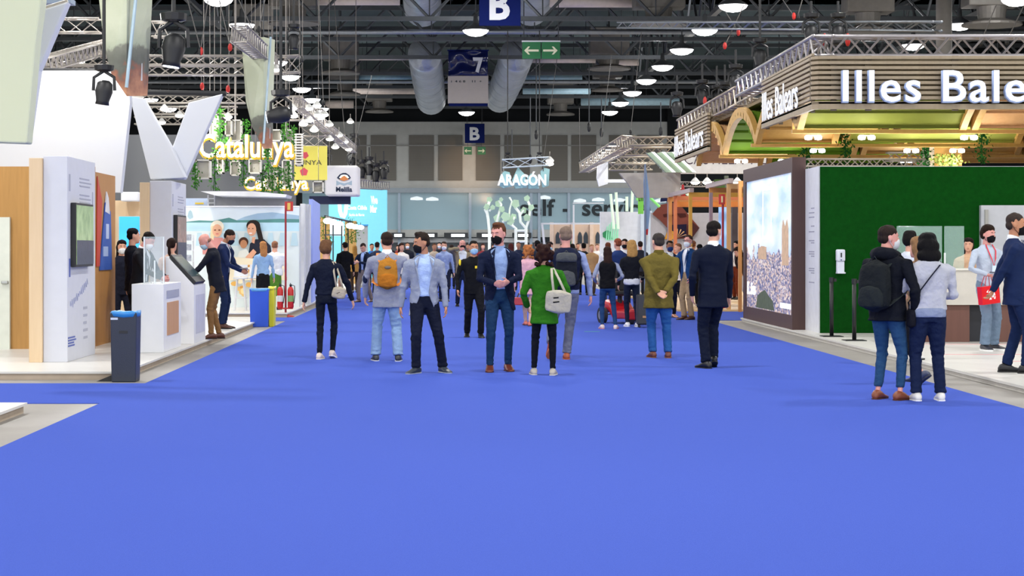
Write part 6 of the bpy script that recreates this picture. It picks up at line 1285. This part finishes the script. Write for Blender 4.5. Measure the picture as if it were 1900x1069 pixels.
p5 = person('tall man in navy blazer and blue striped shirt, hands clasped in front, black mask', 927, 690, 1.89, yaw=6, top='jacket', top_c='#121a33', shirt_c='#8fa8d6', open_=.07, hem=.44, pants_c='#1c3858', pants='slim', shoe_c='#6b3020', sole_c='#4a1f14', hair='quiff', hair_c='#5c3a26', skin='pink', mask='#101014',
     feet=((.060, .03), (-.072, -.04)), toe=(4, -8), handL=(.030, -.185, .612), handR=(-.055, -.175, .600), elbL=(1, .9, -.3), elbR=(-1, .9, -.3), palmL=(-.6, .7, .2), palmR=(.5, .7, .5), curl=.75, head=(-36, 2), build=1.04)
p6 = person('woman seen from behind with dark curly hair in green jacket and black leggings', 1010, 697, 1.62, yaw=176, top='coat', top_c='#2c6e18', hem=.42, pants_c='#10131d', pants='leggings', shoe_c='#b8b0a4', sole_c='#dcd8d0', hair='curly', hair_c='#2b1512', build=.98,
     feet=((.080, -.02), (-.065, .02)), toe=(8, -6), handL=(.135, -.10, .53), handR=(-.14, -.14, .60), elbL=(.5, .9, -.2), elbR=(-.5, .9, -.4))
bag(p6, 'tote_bag', 'cream canvas tote bag with small black print on the shoulder of the woman in green', 'bag', '#b4ae9f', (-.108, .135, .570), .098, .024, .092, (-.062, .055, .825), roll=-6, marks=[(.02, .03, .020, .005, 10, '#15151a'), (.015, -.002, .024, .005, 12, '#15151a')], taper=1.0)
p7 = person('man seen from behind in dark vest over lavender shirt and grey trousers', 1050, 668, 1.88, yaw=178, top='vest', top_c='#1a2038', sleeve_c='#8f9cc4', shirt_c='#8f9cc4', hem=.53, pants_c='#6c7082', pants='straight', shoe_c='#a8512a', sole_c='#c06a3a', hair='short', hair_c='#7d6a5e', skin='pink', build=1.06,
     feet=((.115, .16), (-.005, -.02)), lift=(.09, 0), toe=(20, 0), footpitch=(50, 0), handL=(.15, -.05, .50), handR=(-.185, -.02, .485), elbR=(-1, .5, 0))
backpack(p7, 'dark grey backpack on the back of the man in dark vest', '#1b1e27', '#4c4f52', w_=.085, h_=.135, z=.675, lid=True)
p8 = person('woman seen from behind with very long dark hair, black hoodie tied over grey shirt', 1127, 611, 1.60, yaw=182, top='vest', top_c='#101014', sleeve_c='#8b93ad', shirt_c='#8b93ad', hem=.50, pants_c='#23406b', pants='slim', shoe_c='#d7c3c0', sole_c='#e07a78', hair='long', hair_c='#2c1a17', lod=1, build=.95,
     feet=((.060, -.02), (-.095, .04)), toe=(6, -14), footpitch=(0, -10), handL=(.13, -.10, .58), handR=(-.14, -.10, .60), elbL=(.5, .8, -.3), elbR=(-.5, .8, -.3))
p9 = person('blonde woman seen from behind in black leather jacket with white top hem', 1172, 607, 1.72, yaw=184, top='jacket', top_c='#15171e', hem=.555, pants_c='#1b2338', pants='slim', shoe_c='#e8e8ea', sole_c='#f2f2f2', hair='wavy', hair_c='#a8814c', lod=1, build=.92,
     feet=((.045, -.02), (-.060, .04)), toe=(4, -4), handL=(.145, -.06, .49), handR=(-.14, -.12, .55))
link_mesh('shirt_hem', remesh(MB().loft([ring(0, 0, z * 1.72, w_ * 1.72, .072 * 1.72, 20, 2.3) for z, w_ in ((.495, .085), (.52, .098), (.57, .088))]).xf(p9['UP']), .018, cloth('#d8dbe2'), 'shirt_hem', 1, .004), p9['root'])
p10 = person('man seen from behind in olive field jacket with hands clasped behind his back', 1222, 665, 1.79, yaw=183, top='coat', top_c='#6c602c', hem=.425, pants_c='#2c5c9a', pants='straight', shoe_c='#6b3524', sole_c='#8a5a3a', hair='short', hair_c='#3b3533', build=1.16, collar='#5a5020',
     feet=((.042, -.03), (-.072, .03)), toe=(8, -8), handL=(.028, .155, .528), handR=(-.030, .150, .540), elbL=(1, .35, -.4), elbR=(-1, .35, -.4), palmL=(-.2, 1, .2), palmR=(.2, 1, .1), fdL=(-.8, .1, -.55), fdR=(.8, .1, -.6), curl=.6, head=(16, 0))
p11 = person('man in blue blazer and khaki trousers turned to the left, white mask and glasses', 1277, 594, 1.86, yaw=-52, top='jacket', top_c='#1b3f72', shirt_c='#dfe3ea', open_=.05, hem=.455, pants_c='#a58c6c', pants='straight', shoe_c='#4a2a20', hair='short', hair_c='#3b2a22', skin='pink', mask='#dfe6ec', lod=1, glasses=True,
     feet=((.035, .02), (-.035, -.03)), toe=(4, -4), handL=(.13, -.08, .50), handR=(-.10, -.22, .60), elbR=(-1, .5, -.4), head=(10, 0))
p12 = person('man seen from behind in dark navy suit, head turned right, hand in pocket', 1322, 684, 1.93, yaw=196, top='suit', top_c='#10172a', hem=.44, pants_c='#10172a', pants='straight', shoe_c='#101116', sole_c='#08080a', hair='short', hair_c='#191413', mask='#dfe6ec', build=1.04, collar='#e4e6ea',
     feet=((.060, .03), (-.035, -.06)), toe=(10, -16), lift=(0, .02), footpitch=(0, 25), handL=(.13, -.04, .50), handR=(-.150, -.06, .475), elbR=(-1, .8, 0), head=(-52, 3))
p13 = person('man in black hooded jacket and blue jeans with brown boots', 1647, 743, 1.81, yaw=134, top='coat', top_c='#12151e', hem=.48, pants_c='#27486c', pants='slim', shoe_c='#7a3d22', sole_c='#4a2416', hair='crop', hair_c='#2a201c', skin='pink', mask='#c8ccd0', build=1.10,
     feet=((.060, .01), (-.075, -.01)), toe=(10, -4), handL=(.12, -.14, .56), handR=(-.155, -.04, .51), elbL=(1, .8, 0), elbR=(-1, .8, 0), head=(-34, 0), croph=.03)
p13['root']['label'] = 'man in black hooded jacket and blue jeans beside the woman in white denim jacket'
MB().tube([p13['UP'] @ Vector(q) for q in ((-.10, -.03, 1.50), (-.09, .08, 1.52), (0, .15, 1.53), (.09, .08, 1.52), (.10, -.03, 1.50))], [.05, .065, .07, .065, .05], 10).build('hood', cloth('#12151e'), p13['root'], local=True, smooth=True)
backpack(p13, 'black backpack worn by the man in black hooded jacket', '#1b1f22', '#23282a', w_=.10, h_=.15, z=.66, dpt=.055, strap_c='#2a2f30')
p14 = person('woman seen from behind in white denim jacket and dark jeans with black bob hair', 1722, 745, 1.73, yaw=180, top='jacket', top_c='#b2b4c0', hem=.545, pants_c='#16213f', pants='straight', shoe_c='#dcdad6', sole_c='#eeeeee', hair='bob', hair_c='#0d0c0f', build=1.16,
     feet=((.070, .0), (-.075, .0)), toe=(6, -6), handL=(.11, -.17, .62), handR=(-.12, -.17, .63), elbL=(.35, .6, -.7), elbR=(-.35, .6, -.7), head=(0, 12))
link_mesh('shirt_hem', remesh(MB().loft([ring(0, 0, z * 1.73, w_ * 1.73, .078 * 1.73, 20, 2.3) for z, w_ in ((.505, .108), (.56, .105))]).xf(p14['UP']), .015, cloth('#8792ad'), 'shirt_hem', 1, .004), p14['root'])
r = item('crossbody_bag', 'small black crossbody bag on the hip of the woman in white denim jacket', 'bag', p14)
MB().add(*(lambda m: (m.v, m.f))(rbox(Vector((.185, .04, .86)), .045, .075, .10))).xf(p14['UP']).build('bag', cloth('#14151e'), r, local=True, smooth=True)
MB().tube([Vector(q) for q in ((.19, .06, .95), (.15, .135, 1.10), (.02, .155, 1.28), (-.085, .12, 1.40), (-.125, .03, 1.435), (-.10, -.09, 1.38), (.02, -.16, 1.22), (.17, -.13, 1.02), (.19, .0, .95))], .016, 8, .4, (0, 1, 0)).xf(p14['UP']).build('strap', cloth('#1a1c2c'), r, local=True, smooth=True)
p15 = person('woman with wavy light brown hair in cropped black trousers, half hidden between the couple', 1703, 712, 1.70, yaw=215, top='jacket', top_c='#8a7258', hem=.50, pants_c='#15161c', pants='slim', shoe_c='#39405a', sole_c='#20243a', hair='wavy', hair_c='#8d6a48', build=.92, lod=1,
     feet=((.07, .10), (-.05, -.06)), lift=(.03, 0), footpitch=(35, 0), handL=(.14, -.1, .55), handR=(-.1, -.18, .72), croph=.10)
p16 = person('dark haired person holding up a phone in front of the green wall', 1688, 668, 1.72, yaw=150, top='shirt', top_c='#cfd4de', hem=.48, pants_c='#7fa0c8', pants='slim', shoe_c='#e4e4e4', hair='shortw', hair_c='#120f10', mask='#9cc3e0', lod=1, z0=.08,
     handL=(.05, -.22, .78), handR=(-.08, -.22, .78))
p17 = person('person in white shirt and grey jeans with black mask and red lanyard, holding red bag', 1832, 650, 1.84, yaw=22, z0=.08, top='shirt', top_c='#b4bfd0', hem=.485, pants_c='#6f8298', pants='wide', shoe_c='#2b2b33', sole_c='#e8e8e8', hair='shortw', hair_c='#24170f', skin='pink', mask='#121216', build=1.0, lod=0,
     feet=((.10, .05), (-.05, -.03)), toe=(16, -10), handL=(.10, -.12, .52), handR=(-.125, -.17, .61), elbR=(-1, .6, -.3), head=(14, 2), palmR=(.3, 0, 1))
Hq = 1.84; rl = item('lanyard', 'red lanyard with badge around the neck of the person in white shirt', 'lanyard', p17)
MB().tube([Vector(q) * Hq for q in ((-.030, -.02, .85), (-.036, -.058, .80), (-.020, -.078, .74), (0, -.084, .68), (.020, -.078, .74), (.036, -.058, .80), (.030, -.02, .85))], .010, 6, .4, (1, 0, 0)).xf(p17['UP']).build('ribbon', M('#d8243a', .6), rl, local=True)
MB().box(-.04, .04, -.004, .004, -.05, .05).xf(Matrix.Translation(Vector((0, -.088, .655)) * Hq)).xf(p17['UP']).build('badge', M('#cfe0f0', .4), rl, local=True)
wq = p17['wr'][1]; rb = item('shopping_bag', 'glossy red paper shopping bag with white print held by the person in white shirt', 'bag', p17)
MB().box(-.155, .155, -.05, .05, -.42, -.16).xf(Matrix.Translation(wq + Vector((-.02, 0, 0))) @ Matrix.Rotation(R(-6), 4, 'Y')).build('bag', M('#d01820', .25, var=.03), rb, local=True)
for k in (-.045, .045):
    MB().tube([wq + Vector(q) for q in ((-.09, k, -.16), (-.05, k * .5, -.02), (.03, k * .5, -.02), (.06, k, -.17))], .006, 6).build('handle', M('#b01018', .5), rb, local=True)
rnd = random.Random(3); mk = MB()
for i in range(14):
    a = rnd.uniform(-.08, .06); b = rnd.uniform(-.36, -.22)
    mk.prism([(a, 0, b), (a + rnd.uniform(.02, .05), 0, b + rnd.uniform(-.02, .02)), (a + rnd.uniform(.01, .04), 0, b + rnd.uniform(.02, .05))], (0, -.003, 0))
mk.xf(Matrix.Translation(wq + Vector((-.02, -.051, 0))) @ Matrix.Rotation(R(-6), 4, 'Y')).build('print', M('#f2e6e6', .5, var=0), rb, local=True)
ph = item('phone', 'dark phone in the hand of the person in white shirt', 'phone', p17)
MB().box(-.036, .036, -.07, .07, 0, .010).xf(Matrix.Translation(wq + Vector((.03, -.09, .035))) @ Matrix.Rotation(R(-60), 4, 'Z')).build('body', M('#1a1a20', .3), ph, local=True)
p18 = person('man in navy suit at the right edge facing right, hands behind his back, black mask', 1884, 692, 1.92, yaw=80, z0=.08, top='suit', top_c='#16254a', shirt_c='#e8ecf2', open_=.05, hem=.45, pants_c='#16254a', pants='straight', shoe_c='#14141a', sole_c='#0a0a0c', hair='crop', hair_c='#3a302c', skin='tan', mask='#121216', build=1.04,
     feet=((.05, .05), (-.05, -.06)), toe=(4, -4), handL=(.02, .130, .53), handR=(-.02, .140, .515), elbL=(1, .3, 0), elbR=(-1, .3, 0), palmL=(-.2, 1, 0), palmR=(.2, 1, 0), curl=.6, head=(-6, 0))
p19 = person('bald man in black blazer and tan trousers using the slanted screen, light blue mask', 402, 629, 1.76, yaw=-78, z0=.1, top='suit', top_c='#181b26', shirt_c='#20222c', hem=.455, pants_c='#8a6640', pants='slim', shoe_c='#5a3020', sole_c='#2a1812', hair='bald', hair_c='#4a3a30', skin='pink', mask='#a9c8de', build=1.08,
     feet=((.03, -.05), (-.05, .03)), toe=(8, -4), handL=(.05, -.26, .63), handR=(-.06, -.25, .62), elbL=(1, .7, -.4), elbR=(-1, .7, -.4), head=(0, -16 + 40), lean=10)
MB().box(-.03, .03, -.004, .004, -.018, .018).xf(Matrix.Translation(Vector((.05, -.088, .74)) * 1.76)).xf(p19['UP']).build('name_tag', M('#e8e8ea', .5), p19['root'], local=True)
p20 = person('man in navy suit reading a brochure behind the bald man', 412, 610, 1.84, yaw=84, z0=.1, top='suit', top_c='#18254a', shirt_c='#dfe5ee', open_=.05, hem=.45, pants_c='#1a2848', pants='straight', shoe_c='#4a2a1e', hair='short', hair_c='#241a16', skin='tan', mask='#1a2238', lod=1,
     handL=(.06, -.20, .60), handR=(-.06, -.20, .60), elbL=(1, .7, -.4), elbR=(-1, .7, -.4), head=(0, 22), lean=6)
br = item('brochure', 'open brochure in the hands of the man in navy suit', 'brochure', p20)
for s_ in (1, -1):
    MB().prism([(0, -.50, 1.08), (s_ * .15, -.50, 1.12), (s_ * .15, -.28, 1.10), (0, -.28, 1.06)], (0, 0, .006)).build('page', M('#d8d2c4', .5), br, local=True)
p21 = person('man in black suit with white mask working behind the white counter', 258, 0, 1.75, yaw=72, z0=.1, d=28.8, top='suit', top_c='#15171e', shirt_c='#e0e4ea', open_=.045, hem=.46, pants_c='#15171e', pants='straight', shoe_c='#111111', hair='short', hair_c='#15110f', skin='pink', mask='#e8ecf0',
     handL=(.07, -.21, .62), handR=(-.06, -.23, .62), elbL=(1, .7, -.4), elbR=(-1, .7, -.4), head=(0, 22), lean=8)
p22 = person('dark haired person standing directly behind the man at the white counter', 247, 0, 1.79, yaw=120, z0=.1, d=29.8, top='shirt', top_c='#1a1c26', pants_c='#1a1c26', pants='straight', hair='crop', hair_c='#0c0b0d', lod=1)
p23 = person('woman with white mask in dark dress beside the blue screen', 226, 0, 1.60, yaw=20, z0=.1, d=30.8, top='shirt', top_c='#1d2030', pants_c='#1d2030', pants='straight', hair='long', hair_c='#1a1214', mask='#e8ecf0', lod=1, handL=(.1, -.12, .58))
p24 = person('woman with dark ponytail in peach top behind the slanted screen', 319, 0, 1.64, yaw=165, z0=.1, d=31.0, top='shirt', top_c='#d8b8a8', pants_c='#2a2a34', pants='straight', hair='pony', hair_c='#241512', lod=1)
p25 = person('woman with long red-blonde hair in light blue shirt and black skirt', 488, 578, 1.62, yaw=200, z0=.1, top='shirt', top_c='#8fb2d6', pants_c='#14151a', skirt=.34, hair='long', hair_c='#b07a4a', shoe_c='#222222', lod=1, hem=.50)
p26 = person('person in white shirt and green patterned skirt seen from behind at the photo wall', 510, 575, 1.64, yaw=176, z0=.1, top='shirt', top_c='#e2e6ea', pants_c='#4f7d2c', skirt=.20, hair='short', hair_c='#8a5f48', lod=1, hem=.50, build=1.25)
p27 = person('grey haired person in navy vest over coral t-shirt at the left booth edge', 562, 562, 1.57, yaw=-60, z0=.1, top='vest', top_c='#1b2138', sleeve_c='#f0586a', shirt_c='#f0586a', short_sleeve=True, hem=.49, pants_c='#1c2238', pants='straight', hair='shortw', hair_c='#6c6058', skin='pink', mask='#3a6fb0', lod=1, build=1.12, handL=(.12, -.10, .55), handR=(-.08, -.2, .62))
p28 = person('person in long black coat walking into the left booths with tied back dark hair', 640, 553, 1.80, yaw=200, top='coat', top_c='#101116', hem=.38, pants_c='#c89a80', pants='leggings', shoe_c='#e8e8ea', hair='crop', hair_c='#15110f', lod=1, feet=((.06, -.14), (-.05, .14)))
p28['root']['label'] = 'person in long black coat walking between the brown haired woman and the reading man'
p29 = person('man in dark blue jacket and tan trousers looking down at his phone', 676, 561, 1.75, yaw=-30, top='jacket', top_c='#1a2438', shirt_c='#a8c0e8', open_=.05, hem=.45, pants_c='#8a7c6e', pants='straight', shoe_c='#6a5048', hair='short', hair_c='#2a1e1a', lod=1, feet=((.08, .10), (-.06, -.08)), handL=(.03, -.22, .68), handR=(-.05, -.22, .66), head=(0, 24))
p30 = person('balding man in beige coat over white shirt raising a hand to his face, black mask', 858, 569, 1.80, yaw=6, top='coat', top_c='#8d8068', shirt_c='#dfe6f0', undershirt='#dfe6f0', open_=.07, hem=.42, pants_c='#1a2238', pants='straight', shoe_c='#15151a', hair='bald', hair_c='#4a3a30', skin='pink', mask='#15151c', lod=1, feet=((.06, -.05), (-.07, .05)), handR=(-.06, -.10, .87), elbR=(-1, .1, -.2), handL=(.10, -.2, .68), lapel=False)
p31 = person('man in blue striped shirt and dark trousers with white mask behind the beige coat', 824, 560, 1.76, yaw=0, top='shirt', top_c='#8fa0c8', pants_c='#1c2238', pants='straight', hair='short', hair_c='#3a2a22', mask='#eef0f2', lod=1)
p32 = person('woman with curly ginger hair in pale pink coat carrying a red case', 980, 605, 1.66, yaw=178, top='coat', top_c='#d8a8b4', hem=.42, pants_c='#c8a89a', pants='leggings', shoe_c='#c86a5a', hair='curly', hair_c='#a8683a', lod=1, feet=((.03, -.12), (-.02, .12)), handL=(.17, .02, .5))
r = item('red_case', 'small red case hanging from the hand of the woman in pink coat', 'case', p32)
MB().box(-.22, .22, -.05, .05, .42, .58).xf(Matrix.Translation((.16, 0, 0))).build('body', M('#a8303c', .5), r, local=True, bevel=.02)
MB().tube([(.10, 0, .58), (.13, 0, .66), (.19, 0, .66), (.22, 0, .58)], .012, 6).build('handle', M('#2a1a1c', .5), r, local=True)
p33 = person('man in black suit seen from behind in front of the arched panel', 1083, 548, 1.77, yaw=186, top='suit', top_c='#121517', hem=.45, pants_c='#14161c', pants='straight', hair='crop', hair_c='#0f0d0e', lod=1, feet=((.05, -.12), (-.05, .10)))
p34 = person('red haired man in royal blue blazer and pale trousers', 1146, 585, 1.80, yaw=205, top='suit', top_c='#24386a', hem=.46, pants_c='#9aa4b8', pants='straight', hair='short', hair_c='#8a4a34', lod=1)
p35 = person('man in navy jacket with dark blue mask between olive jacket and blue blazer', 1243, 590, 1.74, yaw=6, top='suit', top_c='#152040', shirt_c='#e0e4ea', open_=.05, hem=.45, pants_c='#14182a', pants='slim', shoe_c='#c8907a', hair='short', hair_c='#1a1312', skin='dark', mask='#22366a', lod=1, handR=(-.05, -.2, .7))
p36 = person('dark haired woman in brown dress inside the timber frame booth', 1367, 556, 1.68, yaw=-60, z0=.1, top='jacket', top_c='#241a1e', shirt_c='#e4dcd8', open_=.06, hem=.52, pants_c='#6a2c18', pants='straight', hair='long', hair_c='#15100f', lod=1)
p37 = person('person in brown coat bending over behind the brown photo tower', 1389, 574, 1.66, yaw=-80, z0=.0, top='coat', top_c='#4a3626', hem=.40, pants_c='#5a3a2a', pants='slim', hair='bob', hair_c='#2a1a14', lod=1, lean=25)
# ---- the far crowd down the aisle
CR = [  # px, d, H, yaw, top, pants, hair, hair colour, mask, words
 (700, 62, 1.78, 170, '#3a4460', '#22242c', 'short', '#2a1d17', None, 'man in slate jacket behind the orange backpack'),
 (690, 70, 1.74, 10, '#2a6ac0', '#20242c', 'crop', '#15110f', None, 'person in bright blue top far behind the reading man'),
 (658, 66, 1.66, 190, '#b98a4a', '#3a2c22', 'long', '#a87a3c', None, 'long haired blonde woman in mustard top near the globe lights'),
 (745, 58, 1.72, 20, '#e8e4de', '#3a3c44', 'long', '#3a2018', None, 'woman in cream blouse between the two grey blazers'),
 (756, 74, 1.80, 0, '#23262e', '#1c1e26', 'short', '#241a16', '#e8ecf0', 'far man in black with white mask behind grey blazers'),
 (806, 66, 1.74, 15, '#c8b8a4', '#2c2e38', 'short', '#5a3c2a', None, 'far person in beige jumper right of the grey blazer'),
 (815, 80, 1.82, 0, '#22242c', '#22242c', 'crop', '#17120f', '#e8ecf0', 'far man in black beside the beige jumper'),
 (838, 72, 1.70, 180, '#4a4e5a', '#22242c', 'shortw', '#241815', None, 'far person in grey jacket left of the beige coat'),
 (868, 84, 1.76, 0, '#5a4638', '#22242c', 'short', '#3a261c', None, 'far person in brown coat behind the guard'),
 (896, 76, 1.75, 5, '#7a2c34', '#22242c', 'long', '#3a1c18', None, 'far woman in dark red top right of the guard'),
 (948, 60, 1.72, 180, '#6a3848', '#2a2a34', 'long', '#4a1f1c', None, 'woman with long auburn hair in plum top by the light tree'),
 (962, 70, 1.80, 0, '#2c3550', '#22242c', 'short', '#4a3022', None, 'far man in blue suit under the light tree'),
 (997, 54, 1.80, 180, '#262a38', '#22242c', 'crop', '#0f0d0e', None, 'tall dark haired man in charcoal coat behind the green jacket'),
 (1020, 50, 1.74, 0, '#39426a', '#22242c', 'shortw', '#1a1312', '#9cc3e0', 'dark haired person with light blue mask facing the camera'),
 (1062, 66, 1.72, 180, '#15171c', '#22242c', 'bob', '#15110f', None, 'far person in black with a bob left of the arched panel'),
 (1098, 62, 1.70, 10, '#b89468', '#5a4a3a', 'short', '#a87a4c', None, 'fair haired person in camel coat beside the black suit'),
 (1108, 76, 1.74, 0, '#e6e2dc', '#9aa0aa', 'short', '#6a4a34', None, 'far person in white jacket in front of the white panel'),
 (1128, 54, 1.74, 180, '#e8e8ea', '#4a4e5a', 'short', '#6a3a28', None, 'man in white shirt behind the very long dark hair'),
 (1159, 50, 1.82, -10, '#e2e4ea', '#22242c', 'short', '#1f1613', '#1c1c24', 'bearded-height man in white shirt with dark mask'),
 (1188, 61, 1.80, 180, '#2a2f3c', '#22242c', 'short', '#241815', None, 'man in dark grey jacket between blonde hair and olive jacket'),
 (1258, 48, 1.70, -60, '#e8e0d8', '#14151c', 'short', '#7a5440', None, 'person in cream top holding papers beside the blue blazer'),
 (1286, 56, 1.80, 160, '#5a3430', '#22242c', 'crop', '#6a4230', None, 'man in maroon jacket behind the blue blazer'),
 (1298, 50, 1.68, 190, '#15161c', '#15161c', 'crop', '#0c0b0d', None, 'person all in black behind the dark suit'),
 (1072, 82, 1.78, 0, '#3c4250', '#22242c', 'short', '#2a1e18', None, 'tiny far man in steel grey coat under the word lettering'),
 (1042, 85, 1.76, 0, '#c8ccd4', '#22242c', 'short', '#4a382c', None, 'tiny far man in pale shirt left of the hyphen'),
 (782, 92, 1.76, 0, '#3a5a8a', '#22242c', 'short', '#2a1e18', None, 'tiny far man in blue shirt hidden by the grey blazer'),
 (738, 96, 1.72, 0, '#8a3a3a', '#22242c', 'long', '#2a1a16', None, 'tiny far woman in red top beside the cyan wall'),
 (724, 90, 1.78, 0, '#22242c', '#22242c', 'crop', '#15110f', None, 'tiny far man in black beside the cyan wall'),
 (852, 98, 1.76, 0, '#54606e', '#22242c', 'short', '#2a1e18', None, 'tiny far man in blue grey below the back wall shops'),
 (915, 95, 1.76, 0, '#b8a898', '#22242c', 'bob', '#3a2a22', None, 'tiny far woman in sand coat below the light tree'),
]
for (px_, d_, H_, yw, tc, pc, hr_, hc, mk_, wd) in CR:
    wd = wd.replace('bearded-height', 'tall')
    person(wd, px_, 0, H_, yaw=yw, d=d_, top='jacket', top_c=tc, pants_c=pc, pants='straight', hair=hr_, hair_c=hc, mask=mk_, lod=2 if d_ > 58 else 1, skin=random.Random(px_).choice(['light', 'tan', 'pink']),
           feet=((.05, .06), (-.05, -.06)), group='visitors crowding the far end of the aisle')
p38 = person('person with long dark hair standing behind the reception desk', 1797, 0, 1.66, yaw=-20, z0=.08, d=31.4, top='shirt', top_c='#d8b090', pants_c='#22242c', pants='straight', hair='long', hair_c='#1c1210', lod=1)
